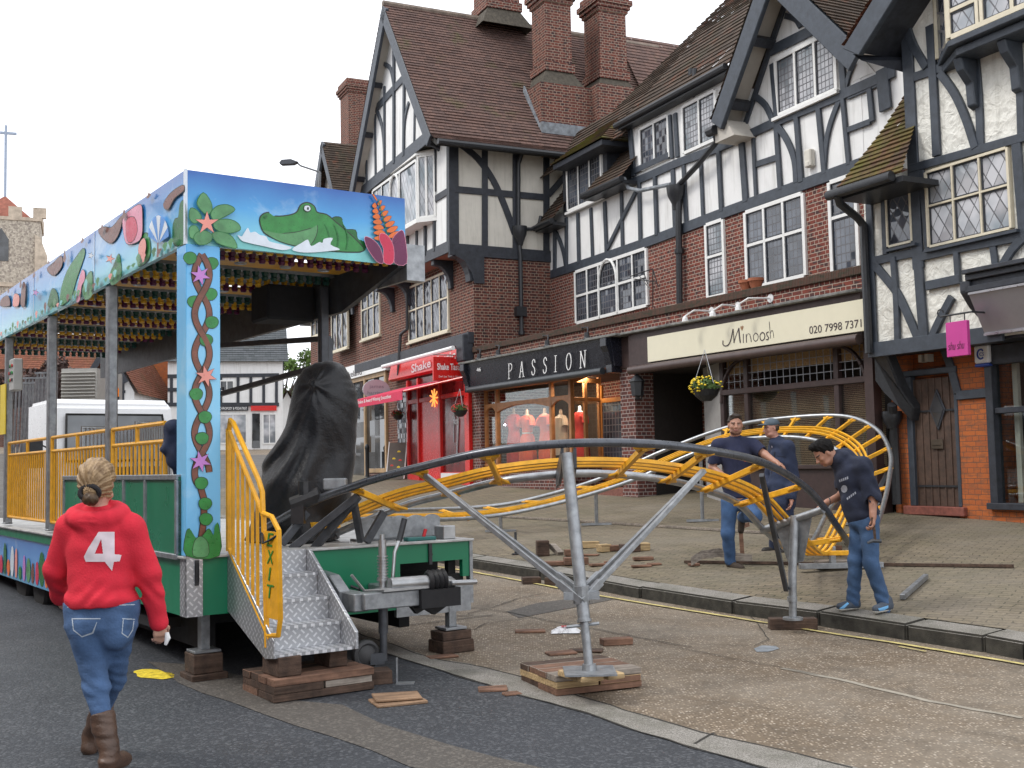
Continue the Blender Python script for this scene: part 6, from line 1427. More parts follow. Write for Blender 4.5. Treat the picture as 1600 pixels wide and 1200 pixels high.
mb = MB(); mb.prism([(1.02, -.62, .50), (1.02, -.62, .63), (1.02, .0, .64), (1.02, .0, .45)], (.12, 0, 0)); mb.bar((1.08, -.60, .57), (1.62, -.62, .57), .13, .12); mb.prism([(1.0, 0, .50), (1.0, -.42, .50), (1.0, -.42, .64), (1.0, -.25, .74), (1.0, 0, .76)], (.09, 0, 0)); mb.bar((1.5, .0, .57), (1.5, -.6, .57), .1, .12); mb.build('drawbar', GALV, T, bevel=.008)
mb = MB(); mb.tube([(1.30, -.64, .68), (1.62, -.66, .68)], .048, 12); mb.box((1.22, -.70, .635), (1.60, -.56, .655)); mb.tube([(1.74, -.66, .67), (1.80, -.66, .66), (1.84, -.66, .65)], [.05, .045, .03], 10); mb.tube([(1.78, -.72, .66), (1.98, -.74, .655), (2.0, -.70, .655)], .02, 8); mb.tube([(1.28, -.68, .65), (1.05, -.72, .66), (.95, -.72, .78)], .011, 6); mb.build('coupling', SILV, T, smooth=True)
mb = MB(); n_ = 7
mb.tube([(1.60 + .02 * j, -.66, .68) for j in range(n_ + 1)], [.065 + (.022 if j % 2 else 0) for j in range(n_ + 1)], 14); mb.build('rubber_gaiter', paint('black rubber', (.012, .012, .014), .55), T, smooth=True)
mb = MB(); mb.box((1.52, -.72, .49), (1.86, -.58, .625)); mb.prism([(1.5, -.6, .5), (1.55, -.6, .44), (1.62, -.6, .47), (1.7, -.6, .42), (1.78, -.6, .46), (1.86, -.6, .5)], (0, .05, 0)); mb.build('hitch_cover', paint('torn black sheet', (.012, .012, .014), .7), T)
mb = MB(); mb.tube([(1.29, -.55, .62), (1.29, -.55, 1.0)], .03, 10); mb.tube([(1.29, -.55, .70 + .0), (1.29, -.55, .72)], .045, 10)
for j in range(9): mb.tube([(1.29, -.55, .70 + j * .022), (1.29, -.55, .708 + j * .022)], .042, 10)
mb.tube([(1.29, -.55, 1.0), (1.29, -.55, 1.04)], .018, 8); mb.build('winding_jack', SILV, T, smooth=True)
mb = MB(); mb.tube([(1.40, -.5, .70), (1.42, -.5, .90), (1.48, -.48, 1.0)], .014, 8); mb.build('brake_lever', SILV, T, smooth=True)
mb = MB(); mb.tube([(1.47, -.48, .98), (1.53, -.46, 1.14)], .024, 8); mb.build('lever_grip', GUTTER, T, smooth=True)
mb = MB(); mb.tube([(1.29, -.55, .62), (1.29, -.55, .32)], .036, 10); mb.tube([(1.29, -.55, .34), (1.29, -.55, .12)], .028, 10); mb.bar((1.29, -.55, .14), (1.19, -.52, .14), .06, .08); mb.build('jockey_leg', GALD, T, smooth=True)
mb = MB(); mb.lathe((1.17, -.50, .17), [(.03, -.05), (.07, -.02), (.085, -.035), (.105, -.025), (.11, 0), (.105, .025), (.085, .03), (.07, .02), (.03, .045)], 24, 1); jw = mb.build('jockey_wheel', paint('worn rubber', (.06, .06, .062), .7), T, smooth=True)
for (u_, w_, z0_, z1_) in ((.21, .22, .21, .5), (2.22, .02, .20, .42)):
 mb = MB(); mb.box((u_ - .035, w_ - .035, z0_ + .02), (u_ + .035, w_ + .035, z1_)); mb.box((u_ - .10, w_ - .09, z0_), (u_ + .10, w_ + .09, z0_ + .02))
 for j in range(6): mb.lathe((u_ - .01, w_ - .036, z0_ + .06 + j * .04), [(.006, -.002), (.006, .002)], 6, 1)
 mb.build('jack_leg', GALV, T, bevel=.003)
mb = MB(); mb.tube([(1.6, -.01, .9), (1.6, -.02, .76)], .008, 5); mb.lathe((2.02, -.012, .82), [(.015, -.01), (.02, .01)], 8, 1); mb.box((2.0, -.02, .74), (2.03, -.003, .92)); mb.build('locker_latch', GUTTER, T)
mb = MB(); mb.tube([(1.3, -.01, .62), (1.34, -.06, .6), (1.38, -.04, .5)], .012, 6); mb.build('cable', GUTTER, T)
mb = MB(); n_ = 8; pts = [(1.55, .35, zd)]
for j in range(33): t = j / 32; pts.append((1.55 + .78 * t, .35, zd + .17 + .03 * abs(math.sin(t * math.pi * 5)) ** .7 * 1.0))
pts += [(2.33, .35, zd)]; mb.prism(pts, (0, .015, 0)); mb.box((1.55, .35, zd), (2.33, .5, zd + .02)); mb.build('scalloped_rack', GALV, T)
mb = MB(); mb.box((2.18, .05, zd), (2.30, .2, zd + .11)); mb.build('junction_box', SILV, T, bevel=.006)
mb = MB(); mb.box((1.85, .06, zd), (2.12, .14, zd + .03)); mb.build('teal_tool', paint('teal plastic', (.02, .14, .13), .5), T, bevel=.006); mb = MB(); mb.tube([(2.02, .1, zd + .03), (2.04, .1, zd + .09)], .014, 6); mb.build('red_handle', paint('red plastic', (.7, .02, .03), .4), T)
# --- exit steps ---
X = build_at(TF, 'exit_steps', 'silver checker plate steps with a yellow handrail lettered EXIT', 'steps')
uL, uRt = .32, .91; run, z0_ = .80, .30
def sp_t(t): return (-run * t, zd + (z0_ - zd) * t)
def strg(u, th, name):
 mb = MB(); mb.prism([(u, 0, zd - .0), (u, -.09, zd - .0), (u, -run - .05, z0_ + .10), (u, -run - .05, z0_ - .02), (u, -run + .10, z0_ - .04), (u, -.02, zd - .42), (u, 0, zd - .42)], (th, 0, 0)); return mb.build(name, CHK, X, bevel=.003)
strg(uL - .012, .012, 'side_plate'); strg(uRt, .025, 'side_plate')
for i in range(4):
 zt5 = zd - .0 - (i + 1) * .158 + .0; w_a = -.05 - i * .19; w_b = w_a - .20
 mb = MB(); mb.box((uL + .002, w_b - .01, zt5 - .02), (uRt - .002, w_a, zt5)); mb.build('tread', CHKT, X)
 mb = MB(); mb.box((uL + .002, w_a, zt5), (uRt - .002, w_a + .01, zt5 + .158)); mb.build('riser', CHK, X)
mb = MB(); R1 = .018; u_ = uL - .0
zTop = 1.80
def slope(w, off=0): return zd + off + (w + .05) * .80
r_top = [(u_, -.02, 1.66), (u_, -.02, 1.74), (u_ + .02, -.07, 1.80), (u_ + .05, -.12, 1.77)]
up0, up1 = TF.hit(354, 660, 0, uL + .02), None
mb.tube([(u_, -.0, .95), (u_, -.0, 1.84)], .022, 8)
mb.tube([(u_, 0, 1.80), (u_, -.04, 1.905), (u_, -.10, 1.88), (u_, -.58, 1.46), (u_, -.64, 1.38), (u_, -.65, 1.22)], .019, 8)
mb.tube([(u_, 0, 1.84), (u_, -.64, 1.24)], .017, 8)
mb.tube([(u_, 0.0, .97), (u_, -.76, .40)], .017, 8)
mb.tube([(u_, -.65, 1.24), (u_, -.80, 1.22), (u_, -.92, 1.13), (u_, -.94, .56), (u_, -.90, .44), (u_, -.74, .42)], .018, 8)
mb.tube([(u_, -.66, 1.22), (u_, -.71, .34)], .020, 8)
hr = mb.build('handrail', YELP, X, smooth=True)
mb = MB()
for j in range(1, 7): w_ = -.64 * j / 7; mb.tube([(u_, w_, .97 + w_ * .75), (u_, w_, 1.84 + w_ * .93)], .012, 6)
mb.build('bars', YELP, hr, smooth=True)
mb = MB(); mb.box((u_ - .006, -.93, .54), (u_ + .004, -.665, 1.12)); ep = mb.build('exit_panel', YELP, X)
EXG = paint('green EXIT lettering', (.03, .22, .03), .4); OUTX = Vector((-1, 0, 0))
for i, ch in enumerate('EXIT'):
 text_fit(ch, EXG, ep, (u_ - .010, -.735 - (.0 if ch != 'I' else .02), 1.02 - i * .115), (0, -1, 0), (0, 0, 1), .115 if ch != 'I' else .05, .09, shear=.2, offset=.003)
mb = MB(); mb.tube([(u_ - .01, -.66, 1.12), (u_ - .03, -.72, 1.04), (u_ - .02, -.80, 1.06), (u_, -.90, 1.1)], .008, 5); mb.build('chain', GUTTER, hr)
OUT[0] = Vector((1, 0, 0))
# ======== coaster track ========
K = thing('coaster_track', 'grey and yellow roller coaster track arching from the trailer and looping back over the paving', 'coaster track', (0.3, 9.5, 0))
K.location = (0, 0, 0)
def cr(P, n=6):
 Q = []
 for i in range(len(P) - 1):
  p0, p1, p2, p3 = P[max(0, i - 1)], P[i], P[i + 1], P[min(len(P) - 1, i + 2)]
  for k in range(n):
   t = k / n; Q.append(0.5 * ((2 * p1) + (p2 - p0) * t + (2 * p0 - 5 * p1 + 4 * p2 - p3) * t * t + (3 * p1 - p0 - 3 * p2 + p3) * t ** 3))
 Q.append(P[-1]); return Q
ON = [(405, 831, 9.35), (486, 785, 9.0), (552, 760, 8.7), (585, 749, 8.55), (652, 731, 8.32), (762, 706, 8.05), (885, 693, 7.92), (1008, 693, 8.04), (1102, 703, 8.35), (1190, 722, 8.9), (1252, 756, 9.55), (1286, 791, 10.0), (1319, 838, 10.6)]
ONW = [atY(*p) for p in ON]
ctr = Vector((0.3, 12.2, 0))
def inner(px, py, o):                                    # point of the inner rail seen at px,py lying radially inward of o
 d = ray(px, py); n_ = (ctr - Vector((o.x, o.y, 0))).normalized();
 det = d.x * -n_.y + n_.x * d.y
 t = (o.x * -n_.y + n_.x * o.y) / det
 return CAM + d * t
TI = [((552, 762), (626, 792)), ((652, 731), (706, 771)), ((762, 708), (782, 752)), ((885, 694), (876, 741)), ((1008, 694), (962, 741)), ((1102, 704), (1040, 750)), ((1190, 723), (1098, 764)), ((1252, 757), (1152, 786)), ((1286, 792), (1190, 824)), ((1319, 838), (1222, 852))]
rad_ = {}
INW = []
Zs = {p[0]: atY(*p) for p in ON}
for (o, i_) in TI:
 ow_ = Zs[o[0]] if o[0] in Zs else None
 INW.append(inner(i_[0], i_[1], ow_))
INW = [atY(496, 846, 9.55)] + INW
OB = [(1345, 868, 11.9), (1366, 830, 13.2), (1380, 790, 14.2), (1389, 749, 15.0), (1391, 708, 15.7), (1369, 670, 16.5), (1316, 650, 17.2), (1219, 654, 17.8), (1136, 668, 18.1), (1040, 703, 18.4), (932, 750, 18.7), (820, 782, 18.8), (740, 793, 18.6), (640, 797, 17.9), (560, 800, 16.9), (500, 806, 15.6)]
IB = [(1250, 866, 12.0), (1272, 842, 13.4), (1290, 806, 14.2), (1312, 772, 14.9), (1330, 735, 15.5), (1312, 706, 16.0), (1270, 687, 16.5), (1205, 683, 17.0), (1130, 692, 17.3), (1066, 716, 17.6), (984, 752, 17.8), (880, 784, 17.9), (780, 805, 17.7), (690, 812, 17.1), (610, 810, 16.2), (545, 812, 15.1)]
OW = ONW + [atY(*p) for p in OB]; IW = INW + [atY(*p) for p in IB]
RAILD = paint('dark steel rail', (.10, .107, .122), .30, .2, 14, 0, metal=.55); RAILG = paint('galvanised rail', (.36, .375, .39), .35, .22, 12, 0, metal=.75)
oC, iC = cr(OW), cr(IW)
nN = 6 * (len(ONW) - 1)
mb = MB(); mb.tube(oC[:nN + 3], .031, 10); mb.build('outer_rail', RAILD, K, smooth=True)
mb = MB(); mb.tube(oC[nN + 2:], .032, 10); mb.build('outer_rail', RAILG, K, smooth=True)
mb = MB(); mb.tube(iC, .031, 10); mb.build('inner_rail', RAILG, K, smooth=True)
def res_(C, n):
 L = [0];
 for a, b in zip(C[:-1], C[1:]): L.append(L[-1] + (b - a).length)
 out = []; j = 0
 for k in range(n + 1):
  s = L[-1] * k / n
  while j < len(L) - 2 and L[j + 1] < s: j += 1
  t = (s - L[j]) / max(1e-6, L[j + 1] - L[j]); out.append(C[j].lerp(C[j + 1], min(1, t)))
 return out
iStN = INW + []
pair = [(ONW[0], INW[0])] + [(Zs[o[0]], INW[k + 1]) for k, (o, i_) in enumerate(TI)] + [(OW[len(ONW) + k], IW[len(INW) + k]) for k in range(len(OB))]
oS, iS = cr([p[0] for p in pair], 5), cr([p[1] for p in pair], 5)
for f in (.58, .68, .78):
 P = [a.lerp(b, f) for a, b in zip(oS, iS)]
 up = []
 mb = MB(); n = len(P); vs = []
 for i, p in enumerate(P):
  t = (P[min(i + 1, n - 1)] - P[max(0, i - 1)]).normalized(); s = (iS[i] - oS[i]); s = (s - t * s.dot(t)).normalized(); u2 = t.cross(s).normalized(); u2 = u2 if u2.z > 0 else -u2
  c = p + u2 * .015
  vs += [c + s * .014 + u2 * .015, c - s * .014 + u2 * .015, c - s * .014 - u2 * .015, c + s * .014 - u2 * .015]
 fs = [(i * 4 + k, i * 4 + (k + 1) % 4, i * 4 + 4 + (k + 1) % 4, i * 4 + 4 + k) for i in range(n - 1) for k in range(4)]
 mb.add(vs, fs); mb.build('centre_runner', YELT, K)
def tie(o, i_, mat=YELT, w=.036):
 d = (i_ - o); L = d.length; d.normalize(); up = Vector((0, 0, 1)); s = d.cross(up).normalized(); u2 = s.cross(d).normalized(); o = o - u2 * .02; i_ = i_ - u2 * .02
 mb = MB(); mb.bar(o + d * .03, i_ - d * .03, w, .05, up=u2)
 for p, g_ in ((o, 1), (i_, -1)):
  a = p + d * g_ * .02; b = p + d * g_ * .14
  mb.prism([a + s * .085 - u2 * .012, a - s * .085 - u2 * .012, b - s * .022 - u2 * .012, b + s * .022 - u2 * .012], u2 * .02)
 mb.build('cross_tie', mat, K, bevel=.004)
for k, (o, i_) in enumerate(TI):
 if k in (3, 8): continue
 tie(Zs[o[0]], INW[k + 1])
nb = len(OB)
Lb = cr([p for p in OW[len(ONW):]], 4); Li = cr([p for p in IW[len(INW):]], 4)
ks = [1, 4, 8, 11, 14, 17, 19, 21, 23, 25, 27, 29, 32, 35, 38, 41, 44, 47, 50, 54, 58]
for k in ks: tie(Lb[k], Li[min(k, len(Li) - 1)])
mb = MB(); tA, tB = Zs[1286], INW[9]; d = (tB - tA).normalized(); mb.tube([tA - Vector((0, 0, .03)), tB - Vector((0, 0, .03))], .035, 10); mb.build('cross_tube', GALV, K, smooth=True)
for p_, q_ in ((Lb[1] * .5 + Li[1] * .5, 1),): pass
p_top = Zs[885] - Vector((0, 0, .03)); i4 = INW[4]
ft = hitf(921, 1047, gR, .20)
mb = MB(); mid = p_top.lerp(ft, .78); mb.tube([p_top - Vector((0, 0, .04)), mid], .042, 12); mb.tube([mid, mid + (ft - mid) * .06], .05, 12); mb.tube([mid, ft], .030, 12)
mb.tube([mid + Vector((-.12, 0, -.05)), mid + Vector((.1, 0, -.03))], .012, 6); mb.build('post', GALV, K, smooth=True)
cc = (p_top + i4) / 2; s = Vector((1, 0, 0))
mb = MB(); mb.prism([p_top + Vector((-.04, 0, 0)), i4 + Vector((-.04, 0, 0)), i4 + Vector((-.04, -.02, -.10)), p_top.lerp(i4, .5) + Vector((-.04, 0, -.16)), p_top + Vector((-.04, 0, -.14))], (.02, 0, 0)); mb.prism([p_top + Vector((.05, 0, 0)), i4 + Vector((.05, 0, 0)), i4 + Vector((.05, -.02, -.10)), p_top.lerp(i4, .5) + Vector((.05, 0, -.16)), p_top + Vector((.05, 0, -.14))], (.02, 0, 0)); mb.build('gusset_plate', GALD, K)
mb = MB(); mb.box((ft.x - .17, ft.y - .17, ft.z - .012), (ft.x + .17, ft.y + .17, ft.z)); mb.lathe((ft.x, ft.y, ft.z), [(.05, 0), (.045, .04)], 12); bp = mb.build('base_plate', GALV, K)
mc = p_top.lerp(ft, .66)
for (px, py, Z_, dx) in ((664, 742, 8.4, 0), (1100, 735, 8.45, 0)):
 a = atY(px, py, Z_)
 for k, off in enumerate((-.035, .035)):
  a2 = a + Vector((0, off, 0)); b2 = mc + Vector((0, off * 1.2, -.06 + .05 * k)); q = a2.lerp(b2, .86)
  mb = MB(); mb.bar(a2, q, .028, .034); mb.bar(q, b2, .040, .052); mb.build('strut', GALV, K, bevel=.003)
mb = MB(); mb.lathe((mc.x, mc.y, mc.z - .08), [(.055, 0), (.055, .12)], 12); mb.box((mc.x - .12, mc.y - .03, mc.z - .05), (mc.x + .12, mc.y + .03, mc.z + .0)); mb.build('strut_collar', GALV, K)
fb = hitf(1239, 968, gR, .115); tp_ = tA.lerp(tB, .45); mb = MB(); mb.tube([tp_, Vector((fb.x + .01, fb.y, tp_.z * .45 + fb.z * .55)), fb], [.040, .038, .034], 12); mb.tube([fb + Vector((0, 0, .16)), fb + Vector((0, 0, .20))], .045, 12); mb.tube([fb, fb + Vector((0, 0, .02))], .09, 12); mb.build('post', GALV, K, smooth=True)
mb = MB(); a = tA.lerp(tB, .18); b = tA.lerp(tB, .78); mb.prism([a - Vector((0, 0, .03)), b - Vector((0, 0, .03)), tp_ + (tB - tA) * .12 - Vector((0, 0, .42)), tp_ - (tB - tA) * .10 - Vector((0, 0, .42))], Vector((.012, .012, 0))); mb.build('gusset_plate', GALV, K)
mb = MB(); a = atY(1190, 742, 9.2); b = fb + Vector((-.05, 0, .26)); mb.bar(a, b, .04, .045); mb.build('strut', GALD, K, bevel=.004)
def stand(top, g_, mat=GALV, base=.25, name='post'):
 z = gP(top.x, top.y) if g_ == 'P' else gR(top.x, top.y)
 mb = MB(); mb.tube([top, (top.x, top.y, z)], .03, 8); mb.box((top.x - base, top.y - .04, z), (top.x + base, top.y + .04, z + .035)); mb.build(name, mat, K)
for k in (20, 34, 41, 47): m_ = Lb[k].lerp(Li[k], .5); stand(m_ - Vector((0, 0, .02)), 'P')
m_ = Lb[2].lerp(Li[2], .5); z = gP(m_.x, m_.y); mb = MB(); mb.bar((m_.x - .42, m_.y, z + .05), (m_.x + .5, m_.y, z + .05), .08, .06); mb.bar((m_.x - .05, m_.y, z + .05), (m_.x - .05, m_.y, m_.z), .07, .06); mb.build('base_beam', GALV, K, bevel=.004)
for (a, b) in ((Lb[14], 1), (Lb[9], 1)): z = gP(a.x - .4, a.y + .1); mb = MB(); mb.bar(a, (a.x - .55, a.y - .1, z), .045, .045); mb.bar((a.x - .55, a.y - .1, z + .4), a.lerp(Li[14], .9), .035, .035); mb.build('strut', GALD, K)
for (p, q) in (((560, 775, 8.75), (490, 858, 8.9)), ((560, 775, 8.75), (455, 858, 8.85)), ((552, 780, 8.8), (564, 846, 8.95)), ((600, 800, 9.2), (572, 848, 9.1)), ((480, 800, 9.0), (440, 850, 8.9))):
 mb = MB(); mb.bar(atY(*p), atY(*q), .045, .06); mb.build('strut', GALD, K, bevel=.004)
a, b = atY(430, 822, 9.4), atY(530, 820, 9.2); mb = MB(); mb.bar(a, b, .04, .05); mb.build('yellow_rail', YELT, K)
mb = MB(); c = atY(480, 778, 8.95); mb.tube([c + Vector((-.12, 0, -.05)), c + Vector((.10, 0, .03))], .06, 10); mb.tube([c + Vector((-.02, 0, .02)), c + Vector((-.02, 0, .13))], .05, 8); mb.box((c.x - .12, c.y - .05, c.z - .2), (c.x - .02, c.y + .06, c.z - .05)); mb.build('drive_unit', paint('oily black', (.02, .02, .022), .4, .4, 20), K, smooth=False)
mb = MB(); c = atY(524, 757, 9.05); mb.box((c.x - .09, c.y - .06, c.z - .04), (c.x + .09, c.y + .06, c.z + .05)); mb.build('catch_box', GALV, K, bevel=.01)
# ======== timber packing ========
WD = paint('old dark timber', (.085, .052, .036), .85, .5, 9, .5); WB = paint('reddish brown timber', (.21, .115, .075), .85, .35, 9, .4); WL = paint('fresh sawn timber', (.50, .36, .19), .8, .2, 7, .3); WG = paint('weathered grey timber', (.30, .26, .22), .85, .3, 8, .4); WM = paint('plywood', (.30, .19, .115), .8, .25, 6, .2)
def grain(m):
 t = m.node_tree; b = t.nodes["Principled BSDF"]; src = b.inputs["Base Color"].links[0].from_socket
 tc = t.nodes.new("ShaderNodeTexCoord"); mp = t.nodes.new("ShaderNodeMapping"); mp.inputs["Scale"].default_value = (3, 60, 60); nz = t.nodes.new("ShaderNodeTexNoise"); nz.inputs["Scale"].default_value = 1; nz.inputs["Detail"].default_value = 4
 rp = t.nodes.new("ShaderNodeValToRGB"); rp.color_ramp.elements[0].position = .35; rp.color_ramp.elements[0].color = (.45, .42, .4, 1); rp.color_ramp.elements[1].position = .6; rp.color_ramp.elements[1].color = (1, 1, 1, 1)
 mx_ = t.nodes.new("ShaderNodeMix"); mx_.data_type = 'RGBA'; mx_.blend_type = 'MULTIPLY'; mx_.inputs[0].default_value = .8
 t.links.new(tc.outputs["Object"], mp.inputs[0]); t.links.new(mp.outputs[0], nz.inputs["Vector"]); t.links.new(nz.outputs["Fac"], rp.inputs[0]); t.links.new(src, mx_.inputs[6]); t.links.new(rp.outputs[0], mx_.inputs[7]); t.links.new(mx_.outputs[2], b.inputs["Base Color"])
for m_ in (WD, WB, WL, WG, WM): grain(m_)
def block(loc, size, rz, mat, label, name='timber_block', group='loose timber packing', bev=.006, tilt=0.0, cat='timber'):
 sx, sy, sz = size; mb = MB(); mb.box((-sx / 2, -sy / 2, 0), (sx / 2, sy / 2, sz))
 for i in range(len(mb.v)): x, y, z = mb.v[i]; mb.v[i] = (x + random.uniform(-.004, .004), y + random.uniform(-.004, .004), z + (random.uniform(-.003, .003) if z > 0 else 0))
 o = mb.build(name, mat, bevel=bev); o.location = loc; o.rotation_euler = (tilt, 0, rad(rz)); return tag(o, label, cat, group)
def planks(name, c, sx, sy, layers, rz, mats, label, h=.045, inner_=True, group=None):
 t = thing(name, label, 'timber stack', c, rad(rz), group); rnd = random.Random(int(sx * 100))
 for L_ in range(layers):
  along = L_ % 2 == 0; n = int((sy if along else sx) / (.14 if L_ == layers - 1 else .27)); mb = MB()
  top = L_ == layers - 1
  n = max(2, n)
  for i in range(n):
   a = (i + .0) / n; b = (i + 1) / n - .02
   mb.mat(mats[rnd.randrange(len(mats))])
   j = rnd.uniform(-.008, .008)
   if along: mb.box((-sx / 2 + j, -sy / 2 + sy * a, L_ * h + .001), (sx / 2 + j, -sy / 2 + sy * b, (L_ + 1) * h - .001))
   else: mb.box((-sx / 2 + sx * a, -sy / 2 + j, L_ * h + .001), (-sx / 2 + sx * b, sy / 2 + j, (L_ + 1) * h - .001))
  mb.build('plank_layer', None, t, bevel=.003)
 return t
g_ = onR(908, 1075); planks('timber_pad', (g_.x, g_.y + .12, gR(g_.x, g_.y) + .005), .66, .60, 3, 24, [WB, WD, WL, WG, WB], 'square pad of mixed old and pale planks under the tall grey post')
zt6 = gR(g_.x, g_.y) + .14
block((ft.x - .06, ft.y - .0, zt6), (.17, .32, ft.z - .013 - zt6), 28, WL, 'pale sawn block under the left half of the tall post base plate', group='pale blocks under the post'); block((ft.x + .10, ft.y + .07, zt6), (.13, .32, ft.z - .013 - zt6), 28, WL, 'pale sawn block under the right half of the tall post base plate', group='pale blocks under the post')
g_ = onR(1241, 984); block((g_.x, g_.y + .05, gR(g_.x, g_.y)), (.42, .13, .10), -2, WD, 'dark timber block under the post beside the kerb', group='blocks under the track posts')
bz = gR(-1.5, 8)
planks('timber_pad', (*TF.world((.66, -.62, bz - .04))[:2], bz + .004), .74, .56, 3, 34.7, [WD, WD, WB, WG], 'wide pad of old planks under the exit steps', h=.05)
for (u_, w_, sz, l_) in ((.42, -.72, (.17, .26, .13), 'block under the left corner of the exit steps'), (.84, -.6, (.14, .26, .12), 'dark block under the right corner of the exit steps')): p = TF.world((u_, w_, 0)); block((p.x, p.y, bz + .155), sz, 34.7, WD, l_, group='blocks under the exit steps')
p = TF.world((.21, .22, 0)); zg_ = gR(p.x, p.y); block((p.x, p.y, zg_), (.27, .27, .05), 34.7, WD, 'flat dark board under the left jack of the trailer', group='packing under the left jack'); block((p.x, p.y, zg_ + .051), (.22, .22, .245 - .052 - zg_ + .005), 34.7, WD, 'square dark block carrying the left jack of the trailer', group='packing under the left jack')
p = TF.world((2.22, .02, 0)); zg_ = gR(p.x, p.y); block((p.x, p.y, zg_), (.30, .24, .10), 34.7, WD, 'lower dark block under the right jack of the trailer', group='packing under the right jack'); block((p.x, p.y, zg_ + .101), (.28, .2, .235 - zg_ - .102), 34.7, WD, 'upper split dark block under the right jack of the trailer', group='packing under the right jack')
p = TF.world((1.19, -.62, 0)); zg_ = gR(p.x, p.y)
for (px, py, s, rz, m, f, l_, ti) in [
 (586, 1068, (.22, .15, .10), 20, WD, 'R', 'dark block beside the jockey wheel', 0), (622, 1098, (.34, .24, .02), 22, WM, 'R', 'lower plywood square on the asphalt in front of the steps', 0), (620, 1096, (.31, .22, .022), 14, WM, 'R2', 'upper plywood square on the asphalt in front of the steps', 0),
 (770, 1079, (.20, .13, .022), 5, WB, 'R', 'small board on the gutter strip left of the post pad', 0), (800, 1086, (.12, .08, .018), 25, WB, 'R', 'offcut touching the left corner of the post pad', 0), (690, 1027, (.24, .14, .015), 25, WB, 'R', 'thin brown board below the right jack', 0),
 (828, 988, (.27, .11, .022), 2, WB, 'R', 'brown board left of the white plastic bag', 0), (877, 1022, (.24, .13, .02), 18, WB, 'R', 'thin board left of the tall post, nearer the camera', 0), (915, 1018, (.28, .12, .018), -12, WD, 'R', 'dark thin board behind the tall post', 0), (963, 1007, (.26, .12, .055), 12, WB, 'R', 'thick brown board right of the tall post', 0),
 (830, 912, (.22, .14, .08), 8, WD, 'R', 'dark block against the kerb, left one', 0), (868, 914, (.24, .16, .09), -14, WD, 'R', 'dark block against the kerb, right one', 0),
 (848, 868, (.17, .15, .20), 6, WD, 'P', 'upright dark block on the paving behind the kerb', 0), (868, 866, (.10, .22, .07), 35, WG, 'P', 'thin grey wedge leaning beside the upright block', .5), (868, 883, (.42, .14, .05), 2, WB, 'P', 'long brown board behind the kerb left of the tall post', 0),
 (900, 882, (.3, .14, .09), 8, WB, 'P', 'brown block behind the tall post', 0), (894, 868, (.20, .10, .08), 12, WB, 'P', 'reddish block behind the tall post', 0), (920, 868, (.26, .12, .02), -18, WB, 'P', 'flat board right behind the tall post', 0), (918, 856, (.32, .12, .09), 4, WL, 'P', 'pale sawn block on the paving, left of the pale pair', 0),
 (944, 862, (.16, .13, .10), 30, WL, 'P', 'small pale cube shaped block on the paving', 0), (966, 860, (.26, .12, .07), 12, WB, 'P', 'brown block between the pale blocks', 0), (984, 862, (.26, .15, .10), 10, WD, 'P', 'dark ended block at the right of the pale blocks', 0), (1004, 860, (.18, .13, .10), 12, WL, 'P', 'pale sawn block furthest right in the pile on the paving', 0),
 (935, 884, (.22, .10, .03), 20, WB, 'P', 'thin brown offcut just behind the kerb right of the tall post', 0), (958, 880, (.2, .12, .03), 26, WB, 'P', 'thin offcut right of the strut foot', 0), (1005, 875, (.25, .10, .04), 4, WB, 'P', 'lone brown board on the paving left of the man in jeans', 0), (1002, 886, (.24, .09, .025), 6, WB, 'P', 'pale board nearest the kerb left of the man in jeans', 0), (1022, 883, (.17, .08, .025), 14, WB, 'P', 'small board next to the pale board left of the man in jeans', 0),
 (1084, 884, (.12, .1, .03), 20, WB, 'P', 'offcut at the foot of the man in the navy polo shirt', 0), (1300, 888, (.36, .16, .09), 3, WG, 'P', 'grey block in front of the track base beam', 0), (1303, 868, (.16, .12, .12), 14, WB, 'P', 'brown block under the track behind the stooping man', 0)]:
 q = onR(px, py) if f[0] == 'R' else onP(px, py); block((q.x, q.y, q.z + (.022 if f == 'R2' else 0) + (.03 if ti else 0)), s, rz, m, l_, name='plywood_board' if m is WM else ('timber_board' if s[2] < .05 else 'timber_block'), tilt=ti)
for (p, q, w_, l_) in (((1070, 880), (1584, 887), .05, 'long dark lath lying across the paving to the right'), ((700, 803), (1290, 840), .05, 'long bleached lath lying across the paving to the left')):
 a, b = onP(*p), onP(*q); n = 10; mb = MB()
 for i in range(n):
  s_, e_ = a.lerp(b, i / n), a.lerp(b, (i + 1) / n); s_.z = gP(s_.x, s_.y) + .018; e_.z = gP(e_.x, e_.y) + .018; mb.bar(s_, e_, w_, .03)
 tag(mb.build('timber_lath', WD if p[0] > 1000 else WG), l_, 'timber', 'long laths on the paving')
a, b = onP(1410, 938), onP(1447, 905); mb = MB(); mb.bar(a + Vector((0, 0, .03)), b + Vector((0, 0, .03)), .05, .05); tag(mb.build('steel_bar', GALV, bevel=.004), 'short galvanised steel bar lying on the paving at the right', 'steel bar')
mb = MB(); c = onP(1098, 884); P = [(c.x + x, c.y + y, gP(c.x, c.y) + z) for x, y, z in ((-.15, -.1, .01), (-.02, -.05, .08), (.2, .02, .10), (.42, .05, .04), (.6, .06, .01))]
for (p, q) in zip(P[:-1], P[1:]): p, q = Vector(p), Vector(q); mb.add([p, q, q + Vector((0, .01, .10)), p + Vector((0, .01, .10)), p + Vector((0, .004, 0)), q + Vector((0, .004, 0)), q + Vector((0, .014, .10)), p + Vector((0, .014, .10))], [(0, 1, 2, 3), (4, 5, 6, 7), (0, 1, 5, 4), (3, 2, 6, 7)])
tag(mb.build('curled_strap', WG), 'curled pale strap on the paving by the shoe of the man in the polo shirt', 'strap')
